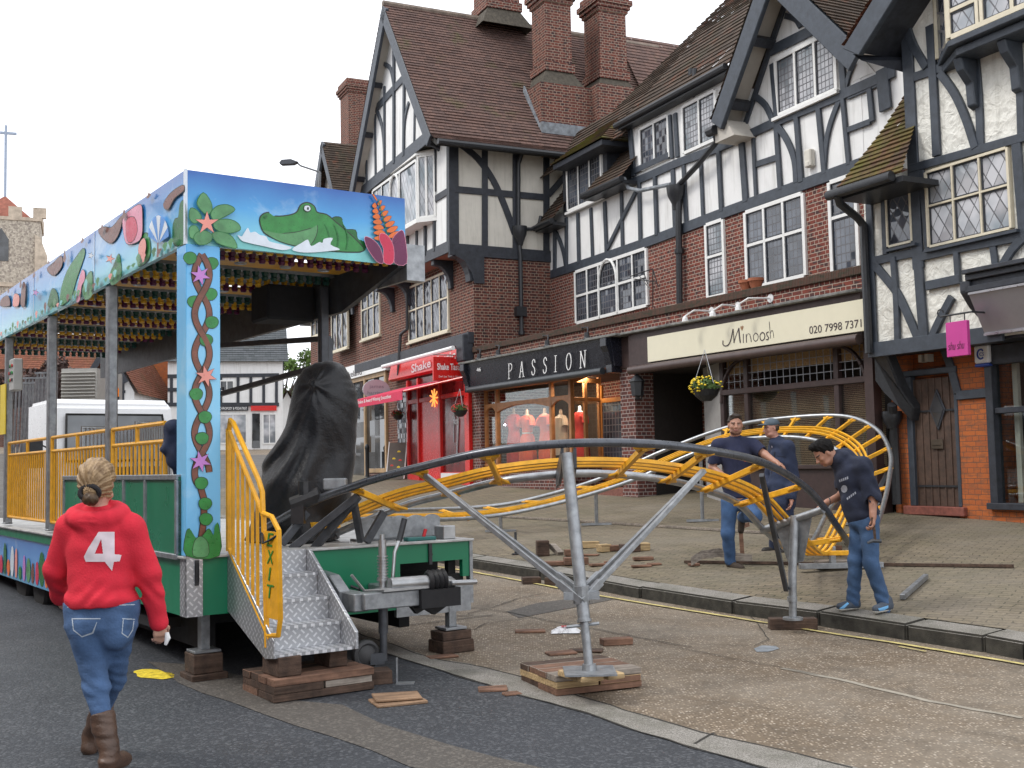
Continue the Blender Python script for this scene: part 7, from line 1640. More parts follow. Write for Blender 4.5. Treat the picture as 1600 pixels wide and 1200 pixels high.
mb = MB(); c = onP(1160, 868); P = [(c.x, c.y, c.z), (c.x - .01, c.y, c.z + .28), (c.x + .02, c.y, c.z + .36), (c.x + .1, c.y + .02, c.z + .38)]
for (p, q) in zip(P[:-1], P[1:]): mb.bar(p, q, .05, .012, up=(0, 1, 0))
tag(mb.build('bent_strap', WB), 'bent upright strap between the legs of the two standing men', 'strap')
mb = MB(); c = onR(884, 988); n1, n2 = 14, 9; vs = []; rnd = random.Random(4)
for i in range(n1):
 for j in range(n2):
  x = (i / (n1 - 1) - .5) * .26; y = (j / (n2 - 1) - .5) * .2; e_ = max(0, 1 - (abs(x) / .13) ** 3) * max(0, 1 - (abs(y) / .1) ** 3)
  vs.append((c.x + x + rnd.uniform(-.01, .01), c.y + y + rnd.uniform(-.008, .008), c.z + .006 + e_ * (.035 + rnd.uniform(-.014, .018))))
mb.add(vs, [(i * n2 + j, i * n2 + j + 1, (i + 1) * n2 + j + 1, (i + 1) * n2 + j) for i in range(n1 - 1) for j in range(n2 - 1)])
pbg = tag(mb.build('plastic_bag', paint('white polythene', (.75, .75, .76), .35, .05)), 'crumpled white plastic bag with red print on the road behind the post', 'plastic bag')
mb = MB(); mb.box((c.x - .04, c.y - .03, c.z + .055), (c.x + .02, c.y + .01, c.z + .058)); mb.build('red_print', paint('red print', (.6, .02, .04), .5), pbg)
c = onP(806, 866); mb = MB(); mb.tube([(c.x, c.y, c.z), (c.x, c.y, c.z + .30)], .018, 8); mb.tube([(c.x, c.y, c.z), (c.x, c.y, c.z + .012)], .06, 10); tag(mb.build('iron_pin', GALD), 'short upright iron pin on the paving behind the kerb', 'pin')
c = onR(626, 1068); mb = MB(); mb.box((c.x - .03, c.y - .01, c.z), (c.x - .02, c.y + .03, c.z + .18)); mb.box((c.x - .03, c.y - .06, c.z), (c.x + .1, c.y + .03, c.z + .008)); tag(mb.build('angle_bracket', GALV), 'pale steel angle bracket standing right of the dark jockey wheel block', 'bracket')
# ======== far background ========
def bldg(name, label, P0, ang, w, d, h, wallm, roofm, rise, cat='building', gable_front=False, over=.3, n=18):
 """house block: P0 world corner, u along the front; pitched roof"""
 fr = Frame((P0[0], P0[1], P0[2]), ang); o = build_at(fr, name, label, cat)
 mb = MB(); mb.box((0, 0, -3), (w, d, h))
 if gable_front: mb.prism([(0, 0, h), (w, 0, h), (w / 2, 0, h + rise)], (0, d, 0))
 else: mb.prism([(0, 0, h), (0, d, h), (0, d / 2, h + rise)], (w, 0, 0))
 mb.build('wall', wallm, o)
 if gable_front:
  q = [((w + over, -over, h - .1), (w + over, d + over, h - .1), (w / 2, -over, h + rise + .12), (w / 2, d + over, h + rise + .12), n), ((-over, d + over, h - .1), (-over, -over, h - .1), (w / 2, d + over, h + rise + .12), (w / 2, -over, h + rise + .12), n)]
 else:
  q = [((-over, -over, h - .1), (w + over, -over, h - .1), (-over, d / 2, h + rise + .12), (w + over, d / 2, h + rise + .12), n), ((w + over, d + over, h - .1), (-over, d + over, h - .1), (w + over, d / 2, h + rise + .12), (-over, d / 2, h + rise + .12), n)]
 roof_obj('roof', [tuple(Vector(x) if isinstance(x, tuple) else x for x in t) for t in q], roofm, o)
 return fr, o
def win(o, fr_m, u0, z0, u1, z1, cols=2, rows=1, mat=None, y=0):
 mb = MB(); t = .07
 mb.box((u0, y - .05, z0), (u0 + t, y, z1)); mb.box((u1 - t, y - .05, z0), (u1, y, z1)); mb.box((u0 + t, y - .05, z0), (u1 - t, y, z0 + t)); mb.box((u0 + t, y - .05, z1 - t), (u1 - t, y, z1))
 for i in range(1, cols): x = u0 + (u1 - u0) * i / cols; mb.box((x - t / 3, y - .04, z0 + t), (x + t / 3, y, z1 - t))
 for i in range(1, rows): z = z0 + (z1 - z0) * i / rows; mb.box((u0 + t, y - .038, z - t / 3), (u1 - t, y, z + t / 3))
 w = mb.build('window', fr_m, o); mb = MB(); mb.box((u0 + t, y - .012, z0 + t), (u1 - t, y - .006, z1 - t)); mb.build('pane', mat or GL_DARK, w); return w
FLINT = N('knapped flint'); v = FLINT.n("TexVoronoi", feature='F1'); v.inputs["Scale"].default_value = 9; FLINT.l(FLINT.co(), v.inputs["Vector"])
sc_ = FLINT.n("SeparateColor"); FLINT.l(v.outputs["Color"], sc_.inputs[0]); FLINT.base(FLINT.ramp(sc_.outputs[0], [(0, (.26, .22, .19)), (.5, (.42, .37, .30)), (1, (.58, .52, .43))])); FLINT.set(.85); FLINT.bump(v.outputs["Distance"], .5, .03); FLINT = FLINT.m
ASH = paint('weathered limestone', (.50, .42, .33), .9, .25, 3, .3, dirt=.3)
Yc = 82; pc_ = atY(62, 470, Yc); fc = Frame((pc_.x, pc_.y, 4.5), rad(21)); CH = build_at(fc, 'church_tower', 'square flint church tower with battlements, red cap and a tall thin cross', 'church tower')
tt = fc.hit(40, 345, 1, 0).z; tw = 5.4
mb = MB(); mb.box((-tw, 0, -4), (0, tw, tt)); mb.build('tower', FLINT, CH)
mb = MB(); mb.box((-tw - .1, -.1, tt), (.1, tw + .1, tt + .25)); mb.box((-tw - .15, -.15, tt - 4.9), (.15, tw + .1, tt - 4.6))
for i in range(4):
 for (x, y) in ((-tw + i * 1.65 - .05, -.1), (-.3, i * 1.6)): mb.box((x, y, tt + .25), (x + (.9 if y < 0 else .4), y + (.4 if y < 0 else .9), tt + 1.0))
mb.box((-.35, -.35, -4), (.5, .4, tt - 2.6)); mb.prism([(-.35, -.35, tt - 2.6), (.5, -.35, tt - 2.6), (0, -.1, tt - 1.2), (-.35, -.1, tt - 1.0)], (0, .5, 0)); mb.build('stone_dressing', ASH, CH)
wl_ = fc.hit(3, 380, 1, 0); mb = MB(); mb.prism([(wl_.x - .6, -.06, wl_.z - 1.3), (wl_.x + .45, -.06, wl_.z - 1.3), (wl_.x + .45, -.06, wl_.z + .3), (wl_.x - .05, -.06, wl_.z + 1.1), (wl_.x - .6, -.06, wl_.z + .5)], (0, .1, 0)); mb.build('louvred_opening', GL_DARK, CH)
apx = fc.hit(8, 306, 1, tw / 2); mb = MB(); mb.add([(-tw + .5, .5, tt + .2), (-.5, .5, tt + .2), (-.5, tw - .5, tt + .2), (-tw + .5, tw - .5, tt + .2), (apx.x, tw / 2, apx.z)], [(0, 1, 4), (1, 2, 4), (2, 3, 4), (3, 0, 4)]); mb.build('spire_cap', TILE_R if False else paint('red clay cap', (.26, .09, .06), .9, .3, 4, .4), CH)
c1 = fc.hit(10, 196, 1, tw / 2); c2 = fc.hit(10, 208, 1, tw / 2)
mb = MB(); mb.tube([(apx.x, tw / 2, apx.z - .2), (apx.x, tw / 2, c1.z)], .11, 6); mb.box((apx.x - .75, tw / 2 - .08, c2.z - .09), (apx.x + .75, tw / 2 + .08, c2.z + .09)); mb.build('cross', paint('pale steel cross', (.30, .36, .46), .5), CH)
def off(px, py, Y): p = atY(px, py, Y); return p
Yb = 62; p = off(262, 700, Yb); fr_, o = bldg('white_timbered_building', 'white building with black timbers and slate roof closing the street', (p.x, p.y, gR(p.x, p.y)), rad(13), 6.2, 9, 5.0, WHITE, SLATE, 3.2, n=24)
ht_ = lambda x, y: fr_.hit(x, y, 1, 0)
mb = MB()
for x in (268, 290, 312, 345, 372, 392, 412, 432): strip(mb, fr_, 1, 0, [(x, 588), (x, 632)], .16, .05)
for (a, b) in (((262, 588), (436, 586)), ((262, 609), (345, 609)), ((262, 632), (436, 632))): strip(mb, fr_, 1, 0, [a, b], .2, .06)
mb.build('timber_frame', BLACKW, o)
a, b = ht_(343, 612), ht_(366, 594); win(o, WFRAME, a.x, a.z, b.x, b.z, 2)
mb = MB(); a, b = ht_(341, 642), ht_(388, 633); mb.box((a.x, -.12, a.z), (b.x, 0, b.z)); q_ = mb.build('fascia', SHBL, o); pxtext('CHIROPODY & PODIATRIST', LETW, q_, fr_, 1, -.125, (343, 640), (386, 640), 4)
mb = MB(); a, b = ht_(392, 642), ht_(432, 634); mb.box((a.x, -.14, a.z), (b.x, 0, b.z)); mb.build('fascia', REDP, o)
for (x0, x1) in ((342, 386), (410, 432)): a, b = ht_(x0, 694), ht_(x1, 646); win(o, WFRAME, a.x, a.z, b.x, b.z, 2, 1, lead_glass('shop glass pale', 'none', .5, .5, (.2, .22, .24), light=.55))
a, b = ht_(394, 700), ht_(406, 646); mb = MB(); mb.box((a.x, -.04, a.z), (b.x, 0, b.z)); mb.build('door', GL_DARK, o)
mb = MB(); a = fr_.hit(345, 578, 1, 2.0); b = fr_.hit(415, 545, 1, 2.0)
for i in range(7): z = a.z + (b.z - a.z) * i / 7; mb.box((a.x, 1.8, z), (b.x, 2.6, z + (b.z - a.z) / 7 * .6))
mb.box((a.x, 1.95, a.z), (b.x, 3.5, b.z + .1)); mb.build('roof_louvres', paint('dark louvre', (.05, .045, .045), .8), o)
mb = MB(); a = fr_.hit(390, 560, 1, 3); mb.box((a.x - 3.2, 3.2, 7), (a.x + 1.0, 7, a.z + 2.0)); mb.build('plant_room', paint('brown cladding', (.10, .08, .07), .9), o)
Yg = 58; p = off(138, 690, Yg); f2, o2 = bldg('timber_gable_house', 'black and white timber gable seen between the trailer posts', (p.x, p.y, gR(p.x, p.y)), rad(4), 2.3, 8, 3.2, WHITE, TILE_R, 2.2, gable_front=True)
mb = MB()
for (a, b) in (((140, 645), (140, 590)), ((153, 645), (153, 572)), ((166, 645), (166, 556)), ((178, 645), (178, 568)), ((192, 645), (192, 590)), ((138, 612), (196, 612)), ((138, 590), (196, 590))): strip(mb, f2, 1, 0, [a, b], .14, .05)
for (a, b) in (((136, 592), (166, 543)), ((197, 598), (166, 543))): strip(mb, f2, 1, -.3, [a, b], .3, .05)
mb.build('timber_frame', BLACKW, o2)
p = off(50, 690, 66); bldg('red_roofed_house', 'long red tiled roof behind the timber gable', (p.x, p.y, gR(p.x, p.y)), rad(3), 5.5, 9, 3.6, BRICK_A, TILE_R, 3.0, n=26)
p = off(205, 690, 67); f3, o3 = bldg('orange_brick_house', 'orange brick house end with chimney behind the truck', (p.x, p.y, gR(p.x, p.y)), rad(10), 4.2, 9, 4.4, BRICK_C, TILE_R, 1.6, gable_front=True)
mb = MB(); mb.box((.5, 1, 4), (1.3, 2, 7.2)); mb.build('chimney', BRICK_A, o3)
p = off(-60, 690, 74); bldg('brick_hall', 'brick building at the far left behind the control box', (p.x, p.y, gR(p.x, p.y)), rad(6), 6.5, 9, 5.2, BRICK_A, TILE_R, 2.6)
p = off(434, 690, 66); bldg('small_red_cottage', 'small red roofed cottage between the white building and the green tree', (p.x, p.y, gR(p.x, p.y)), rad(12), 1.1, 5, 2.2, WHITE, TILE_R, 1.0, gable_front=True)
def tree(px, py_top, py_base, Y, wd, leafm, label, seed, n=2600):
 a, b = atY(px, py_top, Y), atY(px, py_base, Y); H = a.z - b.z; t = thing('tree', label, 'tree', (b.x, b.y, b.z)); rnd = random.Random(seed)
 TRK = paint('bark', (.06, .045, .035), .9, .3, 8, .4); mb = MB(); mb.tube([(0, 0, 0), (.1, 0, H * .35), (.05, .1, H * .7)], [wd * .07, wd * .05, wd * .02], 8)
 cl = []
 for i in range(16):
  an = rnd.uniform(0, 6.28); r_ = rnd.uniform(.1, .85) * wd; z = H * rnd.uniform(.35, .92); c = Vector((r_ * math.cos(an), r_ * math.sin(an) * .8, z)); s_ = wd * rnd.uniform(.22, .42) * (1.15 - z / H * .5)
  cl.append((c, s_)); mb.tube([(0.06, 0, H * .35 + rnd.uniform(0, H * .2)), c * .6 + Vector((0, 0, H * .12)), c], [wd * .03, wd * .018, wd * .006], 5)
 mb.build('trunk', TRK, t); mb = MB()
 for (c, s_) in cl: leafball(mb, c, s_, n // 16, rnd, .16, .8)
 mb.build('crown', leafm, t)
GRL = paint('spring green leaves', (.10, .17, .035), .7, .45, 1.2); CUL = paint('copper leaves', (.055, .028, .022), .7, .4, 1.2); DGL = paint('dark green leaves', (.05, .09, .025), .7, .4, 1.2)
tree(440, 538, 700, 78, 3.6, GRL, 'bright green tree rising between the white building and the brick shops', 1, 3600)
tree(48, 535, 700, 52, 2.2, CUL, 'dark copper leaved tree behind the first trailer posts', 2, 2600)
tree(268, 535, 700, 80, 2.6, DGL, 'green tree top behind the orange brick house', 3, 1500)
p = off(94, 690, 30); t = thing('louvred_shed', 'pale louvred metal cabin behind the trailer railing', 'cabin', (p.x, p.y, gR(p.x, p.y))); hh = off(94, 576, 30).z - gR(p.x, p.y); LV = paint('pale grey louvre', (.42, .41, .38), .6, .1)
mb = MB(); mb.box((0, .05, 0), (.95, 2, hh)); mb.build('cabin', LV, t); mb = MB(); z = .2
while z < hh - .1: mb.obox((.47, .0, z), (.45, 0, 0), (0, .03, -.02), (0, .004, .006)); z += .09
mb.build('louvres', LV, t)
for i, x in enumerate((28, 48, 66)):
 p = off(x, 690, 22 + i); t = thing('stacked_panel', ['grey ribbed panel leaning at the far left, beside the control box', 'grey ribbed panel leaning in the middle of the three behind the railing', 'grey ribbed panel leaning nearest the louvred cabin'][i], 'panel', (p.x, p.y, gR(p.x, p.y)), 0, 'leaning ribbed panels'); hh = off(x, 598 - i * 8, 22 + i).z - gR(p.x, p.y)
 mb = MB();
 for k in range(7): mb.bar((k * .07 - .2, 0, 0), (k * .07 - .16, .12, hh), .035, .03)
 mb.bar((-.22, .12, hh), (.28, .12, hh), .04, .04); mb.bar((-.24, 0, .1), (.26, 0, .1), .04, .04); mb.build('ribs', GALV, t)
fv = Frame((*atY(268, 700, 19.0)[:2], 0), rad(34.7)); fv.o.z = gR(fv.o.x, fv.o.y)
V = build_at(fv, 'white_lorry', 'white lorry cab with amber beacon behind the yellow railing', 'lorry'); cw = 2.3; zc_, zr_ = 1.55, fv.hit(200, 624, 1, 0).z
ul = fv.hit(80, 660, 1, 0).x
WV = paint('white lorry paint', (.78, .79, .80), .3, .04); ur = 0.0; ctr0 = (ul + ur) / 2
mb = MB(); mb.prism([(ul, -.25, .5), (ul, -.3, 1.5), (ul, .0, zr_ - .1), (ul, .2, zr_), (ul, 1.7, zr_), (ul, 1.8, .5)], (ur - ul, 0, 0)); mb.build('cab', WV, V, bevel=.06, seg=3)
mb = MB(); mb.prism([(ul + .14, -.36, 1.45), (ur - .14, -.36, 1.45), (ur - .2, -.13, zr_ - .26), (ul + .2, -.13, zr_ - .26)], (0, .10, 0)); mb.build('windscreen', lead_glass('lorry windscreen', 'none', .8, .8, (.05, .055, .06), light=.2), V)
mb = MB(); mb.tube([(ul + .14, -.36, 1.45), (ul + .2, -.13, zr_ - .26), (ur - .2, -.13, zr_ - .26), (ur - .14, -.36, 1.45), (ul + .14, -.36, 1.45)], .022, 6); mb.build('windscreen_seal', paint('rubber seal', (.02, .02, .02), .7), V)
mb = MB(); mb.box((ul + .3, -.42, .9), (ur - .3, -.28, 1.35)); mb.build('grille', paint('black grille', (.03, .03, .03), .6), V, bevel=.02)
for x in (ul + .25, ur - .25): mb = MB(); mb.lathe((x, -.34, .95), [(.12, -.03), (.10, -.06)], 14, 1); mb.build('headlight', SILV, V)
for x in (ul + .1, ur - .3): mb = MB(); mb.lathe((x, .5, .42), [(.2, 0), (.42, .02), (.44, .2), (.2, .24)], 18, 0); mb.build('wheel', MATS['tyre rubber'], V)
bx = fv.hit(178, 615, 1, .5); mb = MB(); mb.lathe((bx.x, .5, zr_ + .02), [(.09, 0), (.09, .05)], 12); bc = mb.build('beacon_base', GUTTER, V); mb = MB(); mb.lathe((bx.x, .5, zr_ + .07), [(.08, 0), (.085, .12), (.05, .2)], 12); mb.build('beacon_lens', paint('amber lens', (.85, .22, .01), .2, .05), bc, smooth=True)
mb = MB(); mb.tube([(ul + .02, -.2, 1.6), (ul - .30, -.35, 1.75), (ul - .3, -.35, 1.4)], .018, 6); mb.box((ul - .40, -.38, 1.35), (ul - .20, -.33, 1.78)); mb.build('wing_mirror', GUTTER, V, bevel=.01)
for i, (x0, x1) in enumerate(((128, 210), (212, 266))):
 a, b = atY(x0, 700, 11.5 + i * .3), atY(x1, 700, 11.9 + i * .3); z1 = atY(x0, 668 - i * 10, 11.5).z; g = gR(a.x, a.y); t = thing('crowd_barrier', ['silver crowd barrier stacked at left behind the yellow railing', 'silver crowd barrier stacked at right behind the yellow railing'][i], 'barrier', (a.x, a.y, g), 0, 'silver crowd barriers'); d = b - a; d.z = 0; H = z1 - g
 mb = MB(); mb.tube([(0, 0, .1), (0, 0, H), d + Vector((0, 0, H)), d + Vector((0, 0, .1)), (0, 0, .1)], .018, 6); mb.tube([(0, 0, .25), d + Vector((0, 0, .25))], .015, 6); mb.build('frame', SILV, t)
 mb = MB()
 for k in range(1, 14): q = d * k / 14; mb.tube([q + Vector((0, 0, .1)), q + Vector((0, 0, H))], .009, 5, False)
 mb.build('bars', SILV, t)
p = atY(478, 500, 36); t = thing('street_lamp', 'grey street lamp with a long arm above the painted crocodile', 'street lamp', (p.x, p.y, gR(p.x, p.y))); hd = atY(450, 255, 36) - t.location; el_ = atY(500, 269, 36) - t.location
mb = MB(); mb.tube([(0.45, 0, 0), (.45, 0, el_.z - .6), el_], [.09, .06, .04], 8); mb.tube([el_, el_.lerp(hd, .6) + Vector((0, 0, .03)), hd + Vector((.3, 0, 0))], .03, 6); mb.build('column', paint('lamp column grey', (.16, .17, .18), .5, .1), t); mb = MB(); mb.prism([hd + Vector((-.28, -.1, 0)), hd + Vector((-.2, -.1, .10)), hd + Vector((.1, -.1, .12)), hd + Vector((.35, -.1, .02)), hd + Vector((.2, -.1, -.06)), hd + Vector((-.2, -.1, -.07))], (0, .2, 0)); mb.build('lamp_head', GALD, t, bevel=.02)
# ======== pavement furniture by the red shop ========
def chair(c, rz, label):
 t = thing('folding_chair', label, 'chair', c, rad(rz), 'silver folding cafe chairs'); r = .012
 for s in (-1, 1):
  mb = MB(); mb.tube([(s * .2, -.2, 0), (s * .2, .02, .45), (s * .2, .12, .85)], r, 6); mb.tube([(s * .2, .22, 0), (s * .2, -.2, .45)], r, 6); mb.build('leg_frame', SILV, t)
 mb = MB()
 for k in range(5): mb.box((-.2, -.2 + k * .085, .44), (.2, -.2 + k * .085 + .06, .455))
 mb.build('seat', LETW, t); mb = MB(); mb.tube([(-.2, .12, .85), (-.14, .14, .90), (.14, .14, .90), (.2, .12, .85)], r, 6); mb.box((-.19, .09, .68), (.19, .10, .80)); mb.build('backrest', SILV, t)
for (px, py, rz, l_) in ((690, 748, 25, 'silver folding chair right of the pair outside the red shop'), (642, 746, -20, 'silver folding chair left of the pair outside the red shop')): q = onP(px, py); chair(q, rz, l_)
q = onP(666, 747); t = thing('cafe_table', 'small silver cafe table between the folding chairs', 'table', q); mb = MB(); mb.lathe((0, 0, .72), [(.30, 0), (.31, .01), (.30, .025)], 20); mb.build('table_top', SILV, t, smooth=True); mb = MB(); mb.tube([(0, 0, 0), (0, 0, .72)], .025, 8); mb.lathe((0, 0, 0), [(.2, 0), (.18, .02)], 14); mb.build('pedestal', SILV, t)
q = onP(624, 748); t = thing('pavement_board', 'folding pavement board with flower pictures outside the red shop', 'sign board', q, rad(-25))
for s in (-1, 1): mb = MB(); mb.prism([(-.3, s * .22, 0), (.3, s * .22, 0), (.3, s * .02, 1.05), (-.3, s * .02, 1.05)], (0, s * .02, 0)); b_ = mb.build('board', paint('chalk board', (.10, .08, .07), .7), t)
mb = MB()
for k, (x, z, m) in enumerate(((.05, .75, YFL), (-.1, .55, YFL), (-.15, .35, RFL), (.12, .5, RFL), (.08, .3, YFL))): mb.mat(m); mb.lathe((x, -.22 + z * .19 - .012, z), [(.07, 0), (.06, -.004)], 9, 1)
mb.build('flower_pictures', None, b_)
mb = MB(); mb.tube([(-.3, -.24, 0), (-.3, -.03, 1.08)], .018, 6); mb.tube([(.3, -.24, 0), (.3, -.03, 1.08)], .018, 6); mb.build('edge_frame', LETW, t)
q = onP(574, 745); mb = MB(); mb.lathe((q.x, q.y, q.z), [(.07, 0), (.06, .1), (.06, .85), (.075, .88), (.075, .95), (.03, 1.02)], 12); tag(mb.build('bollard', GUTTER, smooth=True), 'black bollard on the paving left of the pavement board', 'bollard')
# ======== unseen terrace across the street, added to darken window reflections ========
fo = Frame((-13.5, -14, -.3), rad(113)); OB_ = build_at(fo, 'unseen_terrace', 'brick terrace of shops across the street behind the camera', 'building')
mb = MB(); mb.box((-8, -8, -2), (44, 0, 7.5)); mb.build('wall', BRICK_A, OB_)
roof_obj('roof', [(Vector((-8, .4, 7.4)), Vector((44, .4, 7.4)), Vector((-8, -4, 11)), Vector((44, -4, 11)), 20)], TILE_A, OB_)
for k in range(9):
 x = -6 + k * 5.2
 for x_ in (x, x + 2.4): win(OB_, WFRAME, x_, 4.3, x_ + 1.3, 6.2, 2, 2, y=.07)
 mb = MB(); mb.box((x - .6, 0, .3), (x + 4.0, .06, 2.4)); mb.build('shop_window', GL_DARK, OB_); mb = MB(); mb.box((x - .8, 0, 2.6), (x + 4.2, .2, 3.3)); mb.build('shop_fascia', [DKBR, IVORY, GRN, REDP, SHBL][k % 5], OB_)
# ======== modelling by signed distance, for people and cloth ========
def rc(a, b, ra, rb):
 a, b = np.array(a, float), np.array(b, float); ab = b - a; L2 = float(ab @ ab) + 1e-12
 def f(P):
  t = np.clip((P - a) @ ab / L2, 0, 1); return np.linalg.norm(P - a - t[:, None] * ab, axis=1) - (ra + (rb - ra) * t)
 return f
def el(c, r, R=None):
 c, r = np.array(c, float), np.array(r, float); R = None if R is None else np.array(R, float)
 def f(P):
  q = P - c
  if R is not None: q = q @ R
  k0 = np.linalg.norm(q / r, axis=1); k1 = np.linalg.norm(q / (r * r), axis=1) + 1e-9
  return k0 * (k0 - 1) / k1
 return f
def smin(a, b, k):
 h = np.clip(.5 + .5 * (b - a) / k, 0, 1); return b * (1 - h) + a * h - k * h * (1 - h)
class SD:
 def __init__(s, k=.02): s.L = []; s.k = k
 def add(s, f, k=None): s.L.append((f, 1, k or s.k)); return s
 def sub(s, f, k=.01): s.L.append((f, 2, k)); return s
 def cut(s, n, p): n = np.array(n, float); n /= np.linalg.norm(n); d0 = float(n @ np.array(p, float)); s.L.append((lambda P: P @ n - d0, 3, .006)); return s   # keeps the side behind the normal
 def disp(s, f): s.L.append((f, 4, 0)); return s
 def __call__(s, P):
  d = None
  for f, m, k in s.L:
   v = f(P)
   if d is None: d = v
   elif m == 1: d = smin(d, v, k)
   elif m == 2: d = -smin(-d, v, k)
   elif m == 3: d = -smin(-d, -v, k)
   else: d = d + v
  return d
def ripples(seed, amp, fr, n=7, aniso=(1, 1, 1)):
 r = np.random.RandomState(seed); K = r.normal(size=(n, 3)) * fr * np.array(aniso); ph = r.uniform(0, 6.28, n)
 return lambda P: amp * .8 * np.sin(P @ K.T + ph + 2.2 * np.sin(P @ K[::-1].T * .45 + ph[::-1])).mean(axis=1) * 1.8
def snet(f, lo, hi, h):
 lo = np.array(lo, float); hi = np.array(hi, float); B = 6
 nb = np.maximum(1, np.ceil((hi - lo) / (h * B)).astype(int)); n = nb * B + 1
 g = np.stack(np.meshgrid(*[np.arange(k) for k in nb], indexing='ij'), -1).reshape(-1, 3)
 keep = g[np.abs(f(lo + (g + .5) * B * h)) < B * h * .87 + .03]
 V = np.full(n, 1.0); M = np.zeros(n, bool)
 for b in keep: M[b[0] * B:b[0] * B + B + 1, b[1] * B:b[1] * B + B + 1, b[2] * B:b[2] * B + B + 1] = True
 idx = np.argwhere(M)
 for i in range(0, len(idx), 200000):
  q = idx[i:i + 200000]; V[q[:, 0], q[:, 1], q[:, 2]] = f(lo + q * h)
 S = V < 0; c = [slice(None, -1), slice(1, None)]
 cnt = sum(S[c[i], c[j], c[k]].astype(int) for i in (0, 1) for j in (0, 1) for k in (0, 1))
 cells = np.argwhere((cnt > 0) & (cnt < 8)); ids = -np.ones(np.array(n) - 1, int); ids[tuple(cells.T)] = np.arange(len(cells))
 acc = np.zeros((len(cells), 3)); num = np.zeros(len(cells)); co = [(i, j, k) for i in (0, 1) for j in (0, 1) for k in (0, 1)]
 for a in co:
  for ax in range(3):
   if a[ax]: continue
   b = list(a); b[ax] = 1; va = V[tuple((cells + a).T)]; vb = V[tuple((cells + b).T)]; m = (va < 0) != (vb < 0)
   t = np.where(m, va / np.where(m, va - vb, 1), 0); p = np.array(a, float)[None] + t[:, None] * (np.array(b) - np.array(a))
   acc[m] += p[m]; num[m] += 1
 verts = lo + (cells + acc / num[:, None]) * h; faces = []
 for ax in range(3):
  o1, o2 = (ax + 1) % 3, (ax + 2) % 3; sl = [slice(None)] * 3; sl2 = [slice(None)] * 3; sl[ax] = slice(None, -1); sl2[ax] = slice(1, None)
  E = np.argwhere(S[tuple(sl)] != S[tuple(sl2)]); E = E[(E[:, o1] > 0) & (E[:, o2] > 0) & (E[:, o1] < n[o1] - 1) & (E[:, o2] < n[o2] - 1)]
  q = []
  for d1, d2 in ((-1, -1), (0, -1), (0, 0), (-1, 0)):
   e = E.copy(); e[:, o1] += d1; e[:, o2] += d2; q.append(ids[tuple(e.T)])
  q = np.stack(q, 1); fl = S[tuple(E.T)]; q[~fl] = q[~fl][:, ::-1]; faces.append(q[(q >= 0).all(1)])
 return verts, np.concatenate(faces)
def sobj(name, f, lo, hi, h, mat, parent, origin, colour=None, mats=None, smooth_it=1):
 v, q = snet(f, lo, hi, h)
 me = bpy.data.meshes.new(name); me.from_pydata((v - np.array(origin)).tolist(), [], q.tolist())
 for m in (mats or [mat]): me.materials.append(m)
 me.polygons.foreach_set("use_smooth", [True] * len(q))
 if colour is not None: me.polygons.foreach_set("material_index", colour(v[q].mean(axis=1)).astype(int).tolist())
 bm = bmesh.new(); bm.from_mesh(me)
 for _ in range(smooth_it): bmesh.ops.smooth_vert(bm, verts=bm.verts, factor=.4, use_axis_x=True, use_axis_y=True, use_axis_z=True)
 bm.to_mesh(me); bm.free()
 o = bpy.data.objects.new(name, me); COL.objects.link(o); o.parent = parent; return o
def inpoly(x, y, poly):
 c = False; n = len(poly); j = n - 1
 for i in range(n):
  if (poly[i][1] > y) != (poly[j][1] > y) and x < (poly[j][0] - poly[i][0]) * (y - poly[i][1]) / (poly[j][1] - poly[i][1]) + poly[i][0]: c = not c
  j = i
 return c
def decal(name, polys, target, mat, parent, origin, step=.7, off=.0025, holes=()):
 """print on a garment: lies on its surface"""
 from mathutils.bvhtree import BVHTree
 me = target.data; bv = BVHTree.FromPolygons([v.co + Vector(origin) for v in me.vertices], [tuple(p.vertices) for p in me.polygons])
 xs = [p[0] for L in polys for p in L]; ys = [p[1] for L in polys for p in L]; x0, x1, y0, y1 = min(xs), max(xs), min(ys), max(ys)
 nx, ny = int((x1 - x0) / step) + 2, int((y1 - y0) / step) + 2; idx = {}; mb = MB(); vs = []; fs = []
 def vid(i, j):
  if (i, j) not in idx:
   d = ray(x0 + i * step, y0 + j * step); loc, nr, _, _ = bv.ray_cast(CAM, d)
   if loc is None: idx[(i, j)] = None
   else:
    idx[(i, j)] = len(vs); vs.append(loc - d * off - Vector(origin))
  return idx[(i, j)]
 for i in range(nx):
  for j in range(ny):
   cx, cy = x0 + (i + .5) * step, y0 + (j + .5) * step
   if any(inpoly(cx, cy, L) for L in polys) and not any(inpoly(cx, cy, L) for L in holes):
    q = [vid(i, j), vid(i + 1, j), vid(i + 1, j + 1), vid(i, j + 1)]
    if None not in q: fs.append(q)
 if not fs: return None
 mb.add(vs, fs); o = mb.build(name, mat, parent, smooth=True); return o
def nrm(v): v = np.array(v, float); return v / (np.linalg.norm(v) + 1e-12)
